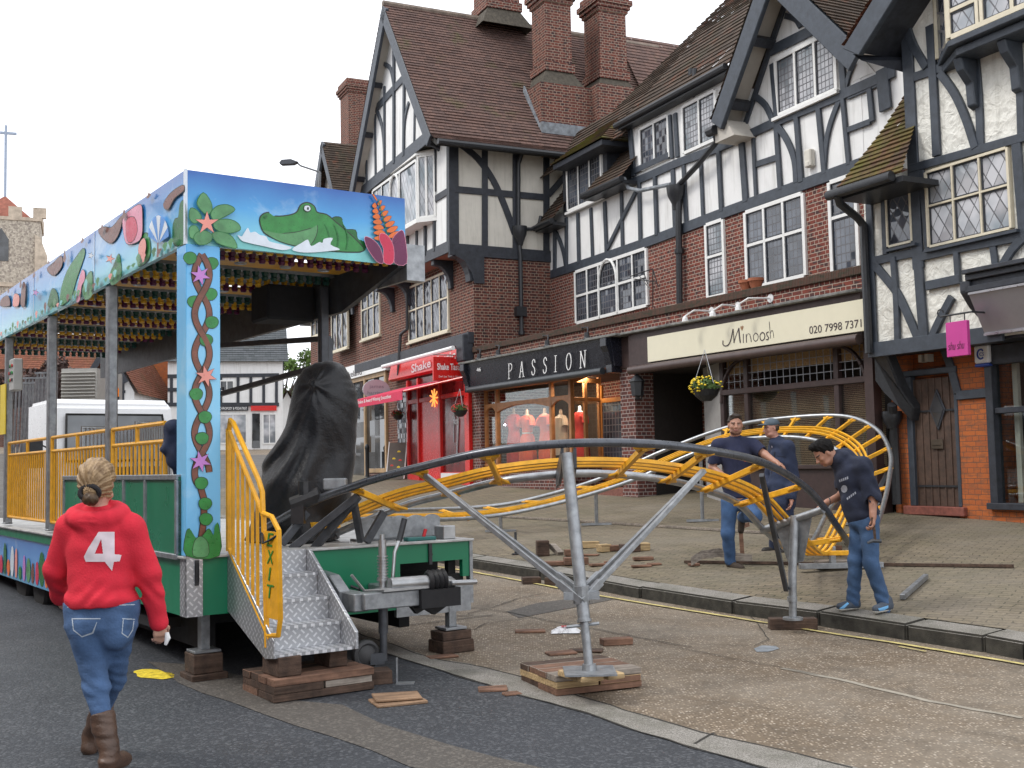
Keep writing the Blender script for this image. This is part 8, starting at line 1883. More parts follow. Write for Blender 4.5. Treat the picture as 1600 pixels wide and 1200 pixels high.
def hand(S, W, d, n, side, curl=.5, r=1.0, k=.006, fan=.1):
 """palm, four fingers of different lengths and a thumb leaving the side of the palm"""
 W, d, n = np.array(W, float), nrm(d), nrm(n); n = nrm(n - d * (n @ d)); s = np.cross(d, n) * side
 K0 = W + d * .035
 S.add(rc(W - d * .02, W + d * .02, .024 * r, .026 * r), .02)
 for j, (o, L) in enumerate(((.028, (.040, .024, .020)), (.009, (.045, .027, .021)), (-.010, (.041, .025, .020)), (-.028, (.031, .019, .017)))):
  kn = W + d * (.078 - .004 * abs(j - 1)) + s * o; S.add(rc(W + d * .01 + s * o * .55, kn, .016 * r, .0125 * r), .012)
  p = kn; a = curl * .55
  dd = d + s * o * fan * 10
  for i, l in enumerate(L):
   dr_ = nrm(dd * math.cos(a) + n * math.sin(a)); q = p + dr_ * l * r; S.add(rc(p, q, (.0095 - .001 * i) * r, (.0088 - .001 * i) * r), k); p = q; a += curl * .95
 tb = W + d * .025 + s * .026; t1 = tb + nrm(s * .75 + d * .75 + n * .25) * .038; t2 = t1 + nrm(s * (.3 - curl * .4) + d * 1.0 + n * (.2 + curl * .5)) * .030
 S.add(rc(W + d * .005 + s * .012, tb, .016 * r, .014 * r), .012); S.add(rc(tb, t1, .013 * r, .011 * r), k); S.add(rc(t1, t2, .0105 * r, .009 * r), k)
def head(S, C, f, u, s=1.0, jaw=1.0):
 """C: centre of the skull; f: facing; u: up"""
 C, f, u = np.array(C, float), nrm(f), nrm(u); u = nrm(u - f * (u @ f)); r = np.cross(f, u); R = np.stack([r, f, u], 1)
 def L(x, y, z): return C + (r * x + f * y + u * z) * s
 S.add(el(L(0, -.008, .025), (.076 * s, .094 * s, .088 * s), R), .02); S.add(el(L(0, .022, -.035), (.061 * s * jaw, .068 * s, .078 * s), R), .025)
 S.add(el(L(0, .062, -.088), (.027 * s * jaw, .020 * s, .018 * s), R), .02)
 for x in (-1, 1):
  S.add(el(L(x * .047, .045, -.075), (.018 * s, .03 * s, .018 * s), R), .02); S.add(el(L(x * .040, .066, -.022), (.020 * s, .016 * s, .018 * s), R), .015)
  S.sub(el(L(x * .031, .093, .003), (.017 * s, .012 * s, .011 * s), R), .008); S.add(el(L(x * .031, .073, .002), (.0125 * s, .0125 * s, .011 * s), R), .003)
  S.add(rc(L(x * .014, .090, .020), L(x * .048, .077, .020), .007 * s, .006 * s), .008)
  S.add(el(L(x * .078, -.006, -.005), (.008 * s, .017 * s, .030 * s), R), .006)
 S.add(rc(L(0, .088, .008), L(0, .112, -.028), .008 * s, .0125 * s), .008)
 for x in (-1, 1): S.add(el(L(x * .012, .098, -.031), (.008 * s, .009 * s, .007 * s), R), .006)
 S.add(el(L(0, .088, -.055), (.023 * s, .010 * s, .0055 * s), R), .004); S.add(el(L(0, .086, -.067), (.020 * s, .010 * s, .006 * s), R), .004)
 return L
def skin_mats(name, c, hair, lip):
 return [paint(name, c, .5, .10, 18, .05), paint(name + ' brow', hair, .8, .2), paint(name + ' lips', lip, .5, .1), paint('eye white', (.34, .30, .27), .3, .05), paint('eye iris', (.03, .018, .01), .2, .1), paint(name + ' stubble', tuple(a * .62 for a in c), .7, .15, 30)]
def face_colour(C, f, u, s=1.0, stub=True):
 C, f, u = np.array(C, float), nrm(f), nrm(u); u = nrm(u - f * (u @ f)); r = np.cross(f, u)
 def g(P):
  q = (P - C) / s; x, y, z = q @ r, q @ f, q @ u; m = np.zeros(len(P)); fr = y > .03
  ax = np.abs(x)
  if stub: m[fr & (z < -.038) & (z > -.11) & (ax < .06) & (np.hypot(ax, z + .03) > .030)] = 5
  m[fr & (ax > .012) & (ax < .052) & (z > .016) & (z < .027)] = 1
  m[fr & (ax < .024) & (z < -.050) & (z > -.072) & (y > .075)] = 2
  m[fr & (np.hypot((ax - .031) / 1.5, z - .002) < .0065) & (y > .06)] = 3
  m[fr & (np.hypot(ax - .031, z - .002) < .0065) & (y > .06)] = 4
  return m
 return g
def grow(T, e): return lambda P: T(P) - e
def cuff(J, w, e, r=.085, g=.012):                       # opens a sleeve at the wrist
 d = nrm(np.array(w) - np.array(e)); c = np.array(w) + d * (r + g); J.sub(rc(c, c + d * .12, r, r), .008)
def bbox(*pts, m=.25): a = np.array(pts, float); return a.min(0) - m, a.max(0) + m
DENIM = paint('blue denim', (.040, .088, .19), .9, .32, 5, .35); DENIM2 = paint('faded denim', (.045, .092, .185), .9, .3, 5, .35); STITCH = paint('pale stitching', (.42, .48, .55), .9)
LEATH = paint('brown leather boot', (.085, .048, .032), .45, .35, 8, .3)
NAVY = paint('navy cotton', (.018, .022, .055), .92, .2, 9, .4); NAVY2 = paint('navy workwear', (.022, .032, .068), .92, .25, 7, .4); NAVY3 = paint('dark navy sweatshirt', (.016, .021, .042), .92, .25, 8, .4)
REDC = paint('red sweatshirt', (.66, .022, .045), .9, .10, 7, .3)
# ---- the woman in the red hoodie, seen from behind ----
def girl():
 Y0 = 6.05; base = Vector((-2.19, Y0, gR(-2.19, Y0)))
 G = thing('person', 'woman in a red hoodie numbered 4, jeans and brown boots, walking away', 'person', base)
 Q = lambda x, y, d=0.0: np.array(atY(x, y, Y0 + d))
 hc = Q(153, 752); S = SD(.03); fw = (.08, 1, -.05)
 head(S, hc, fw, (0, 0, 1), 1.0); nk = Q(152, 800, .0); S.add(rc(hc + (0, -.01, -.06), nk, .05, .055), .03)
 shl, shr = Q(111, 826), Q(205, 828); ell_, elr = Q(88, 890, .05), Q(232, 896, .03); wl, wr = Q(93, 930, .22), Q(248, 970, .10); pel = Q(159, 958); ch = Q(158, 862)
 TS = SD(.04); TS.add(el(ch, (.155, .10, .17)), .04); TS.add(rc(ch, pel, .11, .13), .05)
 for a, b, c in ((shl, ell_, wl), (shr, elr, wr)): TS.add(rc(nk + (0, 0, -.02), a, .045, .05), .04); TS.add(rc(a, b, .045, .038), .03); TS.add(rc(b, c, .038, .026), .02)
 S.add(TS, .03)
 hand(S, wr, nrm(wr - elr + np.array([.0, .0, -.25])), (-.6, .7, 0), 1, .75); hand(S, wl, nrm(wl - ell_), (.8, .3, .2), -1, .8)
 hl, hr = Q(136, 978), Q(182, 978, .03); kl, kr = Q(150, 1073, -.02), Q(176, 1062, .20); al, ar = Q(171, 1175, -.10), Q(143, 1150, .42); fl, fr2 = al + (.02, .14, -.06), ar + (-.0, .16, -.05)
 for a, b, c in ((hl, kl, al), (hr, kr, ar)): S.add(rc(a, b, .075, .052), .04); S.add(rc(b, c, .045, .032), .03)
 lo, hi = bbox(hc, wl, wr, al, ar, fl, fr2, m=.2)
 sm = skin_mats('fair skin', (.52, .30, .22), (.3, .2, .1), (.5, .2, .16)); sobj('body', S, lo, hi, .0075, None, G, base, face_colour(hc, fw, (0, 0, 1), stub=False), sm)
 H = SD(.02); H.add(el(hc + (0, -.018, .030), (.094, .110, .098))); H.add(el(hc + (0, -.055, -.02), (.080, .065, .075)), .03); H.add(el(hc + (.0, -.085, -.055), (.050, .05, .045)), .02); H.add(el(hc + (-.045, .0, -.05), (.025, .03, .05)), .02); H.add(el(hc + (.055, .0, -.05), (.02, .03, .045)), .02)
 ctr_ = hc + (0, -.10, -.055)
 def strands(P):
  q = P - ctr_; a = np.arctan2(q[:, 0], q[:, 2]); return .0024 * np.sin(a * 46 + 4 * np.sin(q[:, 2] * 30)) + .0035 * np.sin(a * 17 + q[:, 1] * 20)
 H.disp(strands)
 def hairm(name, c1, c2):
  g = N(name); sp_ = g.noise(22, 5, rough=.7, dist=.8); g.base(g.mix(g.ramp(sp_, [(.35, 0), (.65, 1)]), c1, c2)); g.set(.5, spec=.4); return g.m
 HB = hairm('dark blond hair', (.16, .095, .045), (.42, .29, .16)); ho = sobj('hair', H, hc - .2, hc + .2, .0045, HB, G, base)
 mb = MB()
 rnd = random.Random(8)
 for _ in range(26):
  a = rnd.uniform(0, 6.28); p = Vector(hc) + Vector((.085 * math.cos(a), -.06, .02 + .08 * math.sin(a)))
  d = Vector((rnd.uniform(-.04, .04), rnd.uniform(-.03, .01), rnd.uniform(-.07, -.01))); mb.tube([p - base, p + d * .5 + Vector((.01, 0, 0)) - base, p + d - base], [.0012, .001, .0006], 4)
 mb.build('loose_strands', HB, ho)
 Bn = SD(.012); Bn.add(el(ctr_ + (.01, -.03, -.035), (.042, .035, .036))); Bn.disp(ripples(3, .005, 120)); sobj('bun', Bn, ctr_ - .1, ctr_ + .1, .005, hairm('dark bun hair', (.05, .028, .014), (.11, .065, .03)), ho, (0, 0, 0)).matrix_parent_inverse = Matrix.Identity(4)
 bpy.data.objects['bun'].location = -Vector(base)
 mb = MB(); mb.tube([Vector(ctr_) + Vector((.05 * math.cos(t) + .0, -.018 - .006 * math.sin(2 * t), -.002 + .035 * math.sin(t))) - base for t in [i * .42 for i in range(16)]], .014, 8); mb.build('hair_band', paint('black hair band', (.012, .01, .012), .8), ho, smooth=True)
 J = SD(.035); J.add(grow(TS, .02)); J.add(el(ch + (0, .0, .02), (.176, .13, .17))); J.add(el(Q(158, 905), (.168, .125, .14)), .05); J.add(el(Q(158, 935), (.186, .165, .10)), .04)
 J.add(rc(shl + (.03, 0, .005), shr + (-.03, 0, .005), .075, .075), .05)
 for a, b, c in ((shl, ell_, wl), (shr, elr, wr)): J.add(rc(a, b, .066, .052), .04); J.add(rc(b, c + nrm(c - b) * .02, .053, .038), .03)
 hd0 = Q(152, 806, -.03)
 for i in range(14):
  a0, a1 = i * math.pi * 2 / 14, (i + 1) * math.pi * 2 / 14
  p = lambda a: hd0 + (.118 * math.cos(a), .088 * math.sin(a) + .01, .030 * math.sin(a) + .005)
  J.add(rc(p(a0), p(a1), .046, .046), .015)
 J.add(el(Q(152, 830, -.08), (.10, .055, .06)), .03)
 for i in range(3): zc_ = hd0 + (0, -.07, .02 - .035 * i); J.sub(rc(zc_ + (-.08, -.055, .012), zc_ + (.085, -.06, -.005), .006, .006), .012)
 hz, hx = Q(158, 946)[2], Q(158, 946)[0]; J.sub(lambda P: np.maximum(P[:, 2] - hz - .05 * (P[:, 0] - hx), np.abs(P[:, 0] - hx) - .20), .008); cuff(J, wr, elr, .085, .045); cuff(J, wl, ell_, .085, .045)
 def folds(P):
  z = P[:, 2]; return .005 * np.sin(z * 62 + 7 * np.sin(P[:, 0] * 13) + 4 * P[:, 1]) * np.exp(-((z - Q(158, 928)[2]) / .06) ** 2)
 J.disp(folds); J.disp(ripples(5, .0045, 20))
 jo = sobj('hoodie', J, lo, hi, .0075, REDC, G, base)
 four = [(154, 831), (179, 831), (179, 866), (190, 867), (187, 877), (178, 878), (175, 892), (164, 878), (134, 878), (131, 870), (138, 856)]
 decal('number_print', [four], jo, paint('worn white print', (.72, .62, .66), .8, .15, 10), G, base, .6, .004, [[(158, 842), (161, 865), (148, 865)]])
 bpy.data.objects['number_print'].parent = jo;
 D = SD(.03); D.add(el(Q(158, 968, .0), (.166, .145, .10))); D.add(rc(Q(137, 942), Q(181, 942), .125, .125), .06);
 D.add(el(Q(136, 985, -.05), (.085, .095, .10)), .04); D.add(el(Q(182, 985, -.04), (.085, .095, .10)), .04)
 for a, b, c in ((hl, kl, al), (hr, kr, ar)): D.add(rc(a, b, .098, .064), .05); D.add(rc(b, b + (c - b) * .6, .062, .045), .03)
 D.sub(rc(Q(160, 972, -.16), Q(160, 1010, -.15), .010, .016), .03)
 D.cut((0, 0, 1), Q(158, 938)); D.disp(ripples(9, .005, 26, aniso=(.6, .6, 1.6)))
 D.disp(lambda P: .0035 * np.sin(P[:, 2] * 100 + 60 * P[:, 0]) * np.exp(-((P[:, 2] - kl[2]) / .07) ** 2))
 dj = sobj('jeans', D, lo, hi, .008, paint('washed denim', (.065, .125, .25), .9, .35, 5, .4), G, base)
 pk = lambda L: decal('pocket_stitching', [L], dj, STITCH, dj, base, .5, .002)
 for L in ([(112, 966), (157, 966), (157, 967.3), (112, 967.3)], [(112, 967), (114, 985), (128, 996), (146, 990), (152, 972), (151, 972), (144, 988), (128, 994), (115.5, 984), (113.5, 967)], [(191, 966), (211, 967), (211, 968.4), (191, 967.4)], [(192, 968), (190, 990), (200, 997), (208, 985), (210, 970), (208.6, 970), (206.6, 984), (200, 995), (191.4, 989), (193.4, 968)], [(105, 948), (211, 944), (211, 945.2), (105, 949.3)]): pk(L)
 for o in G.children_recursive:
  if o.name.startswith('pocket'): o.location = (0, 0, 0)
 for nm_, a, b, ft_, c in (('boot', kl, al, fl, 1), ('boot', kr, ar, fr2, 2)):
  Bt = SD(.02); tp2 = b + (a - b) * .58; Bt.add(rc(tp2, b, .066, .052)); Bt.add(rc(b + (0, -.03, -.05), ft_, .045, .036), .03); Bt.add(rc(b + (0, -.02, -.07), ft_ + (0, .03, -.015), .038, .034), .02)
  Bt.cut(nrm(a - b), tp2 + nrm(a - b) * .0); Bt.disp(ripples(12 + c, .007, 45, aniso=(.5, .5, 1.8))); sobj(nm_, Bt, *bbox(tp2, b, ft_, m=.14), .008, LEATH, G, base)
 hp = Vector(Q(262, 997, .08)); t = thing('paper_cup_lid', 'small white object held in the right hand of the woman in the red hoodie', 'wrapper', hp)
 mb = MB(); mb.tube([(-.004, 0, .03), (.0, 0, 0), (-.012, 0, -.035)], [.010, .016, .008], 10); mb.build('wrapper', paint('white paper', (.8, .8, .8), .6, .03), t, smooth=True)
 t.name = 'paper_wrapper'
girl()
def man_polo():
 Y0 = 13.3; g0 = onP(1143, 886); base = Vector((g0.x, Y0, gP(g0.x, Y0)))
 G = thing('person', 'man in navy polo shirt and jeans facing the camera, reaching over the track', 'person', base)
 Q = lambda x, y, d=0.0: np.array(atY(x, y, Y0 + d))
 hc = Q(1149, 664, -.02); f = (-.10, -1, -.02); u = (.02, 0, 1); S = SD(.03); head(S, hc, f, u, 1.04, 1.08)
 nk = Q(1149, 689, .02); S.add(rc(hc + (0, .02, -.07), nk, .056, .062), .03)
 ch, be, pe = Q(1150, 713, .02), Q(1150, 755, .02), Q(1151, 780, .02)
 s1, s2 = Q(1124, 697, .02), Q(1176, 697, .0); e1, e2 = Q(1113, 730, .06), Q(1195, 710, -.12); w1, w2 = Q(1133, 745, -.12), Q(1212, 722, -.30)
 TS = SD(.04); TS.add(el(ch, (.17, .11, .18)), .05); TS.add(rc(ch, pe, .13, .13), .05)
 for a, b, c in ((s1, e1, w1), (s2, e2, w2)): TS.add(rc(nk + (0, 0, -.015), a, .06, .06), .05); TS.add(rc(a, b, .055, .045), .03); TS.add(rc(b, c, .045, .030), .02)
 S.add(TS, .03)
 hand(S, w1, nrm(Q(1142, 750, -.2) - w1), (.1, .3, -1), 1, .7, 1.08); hand(S, w2, nrm(Q(1227, 729, -.36) - w2), (.1, -.1, -1), -1, .55, 1.08)
 h1, h2 = Q(1140, 786), Q(1164, 786); k1, k2 = Q(1137, 834, -.06), Q(1180, 806, -.26); a1, a2 = Q(1141, 876, .0), Q(1160, 808, .22)
 for a, b, c in ((h1, k1, a1), (h2, k2, a2)): S.add(rc(a, b, .08, .058), .04); S.add(rc(b, c, .055, .04), .03)
 lo, hi = bbox(hc, s1, w1, w2, a1, a2, k2, m=.22); sobj('body', S, lo, hi, .008, None, G, base, face_colour(hc, f, u, 1.04), skin_mats('tanned skin', (.40, .205, .14), (.02, .012, .008), (.30, .12, .10)))
 H = SD(.015); H.add(el(hc + (0, .022, .045), (.086, .098, .082))); H.add(el(hc + (0, -.045, .10), (.066, .045, .032)), .03); H.sub(el(hc + (.0, -.085, .0), (.068, .085, .075)), .02); H.disp(ripples(2, .008, 110)); sobj('hair', H, hc - .2, hc + .2, .0055, paint('dark brown hair', (.028, .017, .010), .6, .4, 40, .3), G, base)
 J = SD(.03); J.add(grow(TS, .018)); J.add(el(ch + (0, 0, .01), (.195, .13, .18))); J.add(el(be, (.165, .125, .15)), .06); J.add(el(pe, (.165, .13, .08)), .05)
 J.add(rc(s1, s2, .075, .075), .05); J.add(rc(nk, ch, .075, .1), .04)
 for a, b in ((s1, e1), (s2, e2)): J.add(rc(a, a + (b - a) * .75, .078, .068), .04); J.cut(nrm(b - a), a + (b - a) * .72) if False else None
 cuff(J, s1 + (e1 - s1) * .78, s1, .09, 0); cuff(J, s2 + (e2 - s2) * .62, s2, .09, 0); J.sub(rc(e1, w1, .07, .06), .01); J.sub(rc(e2, w2, .075, .06), .01); J.cut((0, 0, -1), Q(1150, 778)); J.disp(ripples(4, .007, 17))
 jo = sobj('polo_shirt', J, lo, hi, .009, NAVY, G, base)
 C2 = SD(.01);
 for i in range(10):
  a0, a1_ = -2.0 + i * .4 + 1.57 * 1, -2.0 + (i + 1) * .4 + 1.57; p = lambda a: nk + (.066 * math.sin(a - 1.57 + 3.14), .05 * math.cos(a - 1.57 + 3.14) * -1 * -1, .03 - .012 * abs(math.cos((a - 1.57)))); C2.add(rc(p(a0), p(a1_), .015, .015), .01)
 sobj('collar', C2, nk - .15, nk + .15, .006, NAVY, G, base)
 decal('chest_logo', [[(1163, 719), (1166, 719), (1166, 721.5), (1163, 721.5)]], jo, paint('red logo', (.5, .05, .08), .7), jo, base, .5, .003)
 D = SD(.03); D.add(el(pe + (0, 0, -.03), (.17, .135, .10)))
 for a, b, c in ((h1, k1, a1), (h2, k2, a2)): D.add(rc(a, b, .103, .078), .05); D.add(rc(b, c, .078, .068), .04)
 D.cut((0, 0, 1), Q(1150, 772)); D.disp(ripples(7, .009, 17, aniso=(.7, .7, 1.5))); sobj('jeans', D, lo, hi, .009, DENIM, G, base)
 for a, t_ in ((a1, (.10, -.15, -.03)), (a2, (-.02, .02, -.16))): Bt = SD(.02); b = a + (0, 0, -.045 if t_[2] > -.1 else 0); Bt.add(rc(b + (0, .02, 0), b + t_, .045, .038)); Bt.add(rc(b, b + (0, 0, .04), .045, .05), .02); sobj('shoe', Bt, *bbox(b, b + t_, m=.12), .008, paint('dark suede', (.045, .033, .025), .9, .2), G, base)
man_polo()
def man_overalls():
 Y0 = 14.3; g0 = onP(1222, 862); base = Vector((g0.x, Y0, gP(g0.x, Y0)))
 G = thing('person', 'man in a grey cap and dark blue work overalls looking left, behind the track', 'person', base)
 Q = lambda x, y, d=0.0: np.array(atY(x, y, Y0 + d))
 hc = Q(1205, 669); f = (-1, -.28, -.12); u = (0, 0, 1); S = SD(.03); head(S, hc, f, u, 1.0)
 nk = Q(1213, 690); S.add(rc(hc + (.02, 0, -.06), nk, .055, .06), .03); ch, be, pe = Q(1222, 718), Q(1223, 760), Q(1222, 785)
 s1, s2 = Q(1211, 701, .17), Q(1231, 699, -.17); e1, e2 = Q(1202, 748, .2), Q(1240, 746, -.16); w1, w2 = Q(1192, 766, .0), Q(1237, 779, -.24)
 TS = SD(.04); TS.add(el(ch, (.12, .16, .18)), .05); TS.add(rc(ch, pe, .13, .13), .05)
 for a, b, c in ((s1, e1, w1), (s2, e2, w2)): TS.add(rc(nk + (0, 0, -.015), a, .06, .055), .05); TS.add(rc(a, b, .05, .042), .03); TS.add(rc(b, c, .042, .03), .02)
 S.add(TS, .03)
 hand(S, w1, nrm((-.5, -.2, -.7)), (-.3, .5, -.2), 1, .6, 1.05); hand(S, w2, nrm((-.1, -.1, -1)), (-1, .1, 0), 1, .6, 1.05)
 h1, h2 = Q(1217, 790, .09), Q(1226, 790, -.09); k1, k2 = Q(1213, 824, .08), Q(1228, 826, -.1); a1, a2 = Q(1212, 852, .12), Q(1236, 855, -.12)
 for a, b, c in ((h1, k1, a1), (h2, k2, a2)): S.add(rc(a, b, .08, .058), .04); S.add(rc(b, c, .055, .04), .03)
 lo, hi = bbox(hc, s1, s2, w1, w2, a1, a2, m=.24); sobj('body', S, lo, hi, .008, None, G, base, face_colour(hc, f, u, 1.0, False), skin_mats('ruddy skin', (.46, .23, .17), (.05, .03, .02), (.36, .14, .12)))
 H = SD(.012); H.add(el(hc + (.026, 0, .002), (.076, .077, .055))); H.sub(el(hc + (-.065, -.02, -.03), (.075, .1, .09)), .015); H.disp(ripples(2, .004, 110)); sobj('hair', H, hc - .2, hc + .2, .006, paint('short brown hair', (.05, .033, .022), .7, .3, 40), G, base)
 Cp = SD(.015); Cp.add(el(hc + (.01, 0, .055), (.100, .088, .072))); Cp.add(el(hc + (-.115, -.03, .042), (.062, .062, .010), None), .012); Cp.cut((.12, 0, -1), hc + (0, 0, .032)); sobj('cap', Cp, hc - .25, hc + .25, .006, paint('grey blue cap', (.075, .10, .125), .85, .2, 12, .2), G, base)
 J = SD(.03); J.add(grow(TS, .018)); J.add(el(ch, (.155, .20, .19))); J.add(el(be, (.165, .185, .15)), .06); J.add(el(pe, (.165, .18, .11)), .05); J.add(rc(s1, s2, .075, .075), .05)
 J.add(rc(nk + (.03, 0, -.02), ch, .08, .1), .04)
 for a, b, c in ((s1, e1, w1), (s2, e2, w2)): J.add(rc(a, b, .078, .066), .04); J.add(rc(b, c + nrm(b - c) * .03, .064, .052), .03)
 for a, b, c in ((h1, k1, a1), (h2, k2, a2)): J.add(rc(a, b, .108, .09), .05); J.add(rc(b, c, .088, .082), .04)
 cuff(J, w1, e1); cuff(J, w2, e2); J.disp(ripples(14, .012, 15)); J.disp(lambda P: .003 * np.sin(P[:, 2] * 48 + P[:, 0] * 30 + P[:, 1] * 25))
 jo = sobj('overalls', J, lo, hi, .009, NAVY2, G, base)
 C2 = SD(.01); C2.add(rc(nk + (-.05, -.05, -.02), nk + (-.035, -.02, .04), .016, .012)); C2.add(rc(nk + (-.06, -.06, -.02), nk + (-.065, -.05, -.07), .014, .01), .01); sobj('shirt_collar', C2, nk - .15, nk + .15, .006, paint('lilac shirt', (.45, .40, .48), .85, .1), G, base)
 for L in ([(1210, 706), (1212, 706), (1206, 740), (1204.5, 740)], [(1214, 712), (1228, 714), (1228, 714.8), (1214, 712.8)]): decal('seam', [L], jo, paint('dark seam', (.008, .01, .02), .9), jo, base, .4, .003)
 for a in (a1, a2): Bt = SD(.02); b = a + (0, 0, -.05); Bt.add(rc(b + (.05, 0, 0), b + (-.15, -.03, -.01), .045, .04)); sobj('shoe', Bt, *bbox(b, b + (-.16, 0, 0), m=.12), .008, paint('black work boot', (.02, .016, .014), .6, .2), G, base)
man_overalls()
def man_hammer():
 g0 = onP(1340, 957); Y0 = g0.y + .05; base = Vector((g0.x, Y0, g0.z))
 G = thing('person', 'young man in dark sweatshirt and jeans stooping on the kerb with a hammer', 'person', base)
 Q = lambda x, y, d=0.0: np.array(atY(x, y, Y0 + d))
 hc = Q(1288, 708, .02); f = nrm((-.82, -.10, -.62)); u = nrm((-.55, 0, .8)); S = SD(.03); L = head(S, hc, f, u, .98)
 nk = Q(1311, 717, .02); S.add(rc(hc + (.03, 0, -.03), nk, .055, .065), .04); ch, be, pe = Q(1332, 742), Q(1341, 780), Q(1348, 806)
 s1, s2 = Q(1322, 733, .18), Q(1346, 729, -.16); e1, e2 = Q(1316, 774, .20), Q(1364, 777, -.20); w1, w2 = Q(1294, 784, .12), Q(1364, 806, -.24)
 TS = SD(.04); TS.add(el(ch, (.12, .16, .16)), .05); TS.add(rc(ch, pe, .12, .13), .05)
 for a, b, c in ((s1, e1, w1), (s2, e2, w2)): TS.add(rc(nk + (0, 0, -.015), a, .06, .055), .05); TS.add(rc(a, b, .05, .042), .03); TS.add(rc(b, c, .043, .028), .02)
 S.add(TS, .03)
 hand(S, w1, nrm((-1, -.1, -.35)), (-.2, -.2, -1), -1, .75, 1.0); hand(S, w2, nrm((.02, -.05, -1)), (-1, .2, 0), 1, 1.0, 1.02)
 h1, h2 = Q(1344, 815, .09), Q(1358, 815, -.09); k1, k2 = Q(1337, 876, .02), Q(1361, 880, -.12); a1, a2 = Q(1332, 938, .06), Q(1383, 944, -.10)
 for a, b, c in ((h1, k1, a1), (h2, k2, a2)): S.add(rc(a, b, .075, .055), .04); S.add(rc(b, c, .052, .038), .03)
 lo, hi = bbox(hc, s1, s2, w1, w2, a1, a2, m=.22); sobj('body', S, lo, hi, .0075, None, G, base, face_colour(hc, f, u, .98, False), skin_mats('olive skin', (.36, .18, .12), (.01, .008, .007), (.28, .12, .10)))
 fn, un = np.array(f), nrm(np.array(u));
 H = SD(.015); H.add(el(np.array(hc) - fn * .022 + un * .045, (.094, .088, .090))); H.add(el(np.array(hc) + fn * .045 + un * .095, (.055, .06, .04)), .03); H.sub(el(np.array(hc) + fn * .088 + un * .0, (.075, .085, .068)), .018); H.sub(rc(np.array(L(-.1, .0, -.02)), np.array(L(.1, .0, -.02)), .02, .02), .01); H.disp(ripples(22, .008, 110)); sobj('hair', H, hc - .22, hc + .22, .0055, paint('black hair', (.006, .005, .005), .75, .4, 40, .3, spec=.2), G, base)
 J = SD(.03); J.add(grow(TS, .018)); J.add(el(ch, (.155, .20, .17))); J.add(el(be, (.145, .175, .15)), .06); J.add(el(pe + (0, 0, .01), (.15, .17, .07)), .05); J.add(rc(s1, s2, .08, .078), .05); J.add(rc(nk + (.02, 0, 0), ch, .085, .12), .05)
 J.add(el(nk + (.055, 0, .025), (.095, .10, .065)), .03); J.add(rc(nk + (.0, -.06, .0), nk + (.02, .06, .0), .055, .055), .03); J.add(rc(nk + (-.02, -.07, -.01), nk + (.03, -.09, .03), .035, .035), .03)
 for a, b, c in ((s1, e1, w1), (s2, e2, w2)): J.add(rc(a, b, .080, .066), .04); J.add(rc(b, b + (c - b) * .10, .066, .060), .02)
 J.sub(rc(e1 + (w1 - e1) * .22, w1, .075, .06), .01); J.sub(rc(e2 + (w2 - e2) * .22, w2, .07, .06), .01); J.cut((.35, 0, -1), Q(1346, 811)); J.disp(ripples(24, .009, 17)); J.disp(lambda P: .003 * np.sin(P[:, 2] * 42 + P[:, 0] * 60 + P[:, 1] * 18))
 jo = sobj('sweatshirt', J, lo, hi, .008, NAVY3, G, base)
 PRT = paint('faded white print', (.32, .34, .40), .9, .2, 40)
 decal('chest_print', [[(1319 + 5 * math.cos(t), 764 + 6 * math.sin(t)) for t in [i * .52 for i in range(12)]], *[[(1311 + 3 * i, 750 - 1.2 * i), (1313 + 3 * i, 749 - 1.2 * i), (1313.5 + 3 * i, 753 - 1.2 * i), (1311.5 + 3 * i, 754 - 1.2 * i)] for i in range(5)], *[[(1323 + 3 * i, 778 - 2.2 * i), (1325 + 3 * i, 776.6 - 2.2 * i), (1325.6 + 3 * i, 780 - 2.2 * i), (1323.6 + 3 * i, 781.5 - 2.2 * i)] for i in range(5)]], jo, PRT, jo, base, .5, .003)
 D = SD(.03); D.add(el(pe + (.0, 0, -.04), (.135, .165, .11)))
 for a, b, c in ((h1, k1, a1), (h2, k2, a2)): D.add(rc(a, b, .090, .066), .05); D.add(rc(b, c + (0, 0, -.02), .066, .060), .03)
 D.cut((-.3, 0, 1), Q(1346, 800)); D.disp(ripples(17, .008, 18, aniso=(.7, .7, 1.6))); D.disp(lambda P: .003 * np.sin(P[:, 2] * 80 + 50 * P[:, 0]) * np.clip((k1[2] - P[:, 2]) / .3, 0, 1)); sobj('jeans', D, lo, hi, .008, DENIM2, G, base)
 SH = paint('grey blue canvas shoe', (.06, .075, .10), .8, .2, 20, .2); SO = paint('off white rubber sole', (.45, .44, .40), .6, .1)
 for a, t_ in ((a1, (-.15, -.06, 0)), (a2, (-.14, -.12, 0))):
  gz_ = gP(a[0], a[1]) + .0; b = np.array([a[0] + .02, a[1], gz_ + .055]); e_ = np.array([b[0] + t_[0], b[1] + t_[1], gz_ + .042]); Bt = SD(.02); Bt.add(rc(b, e_, .048, .036)); Bt.add(rc(b, b + (0, 0, .05), .045, .045), .03); Bt.cut((0, 0, -1), (0, 0, gz_ + .022))
  so_ = sobj('shoe', Bt, *bbox(b, e_, m=.12), .007, SH, G, base); B2 = SD(.01); B2.add(rc(b, e_, .052, .040)); B2.cut((0, 0, 1), (0, 0, gz_ + .026)); B2.cut((0, 0, -1), (0, 0, gz_ + .002)); q_ = sobj('sole', B2, *bbox(b, e_, m=.12), .007, SO, so_, base)
  c3 = (b + e_) / 2; x3 = 1368 if a is a2 else 1316
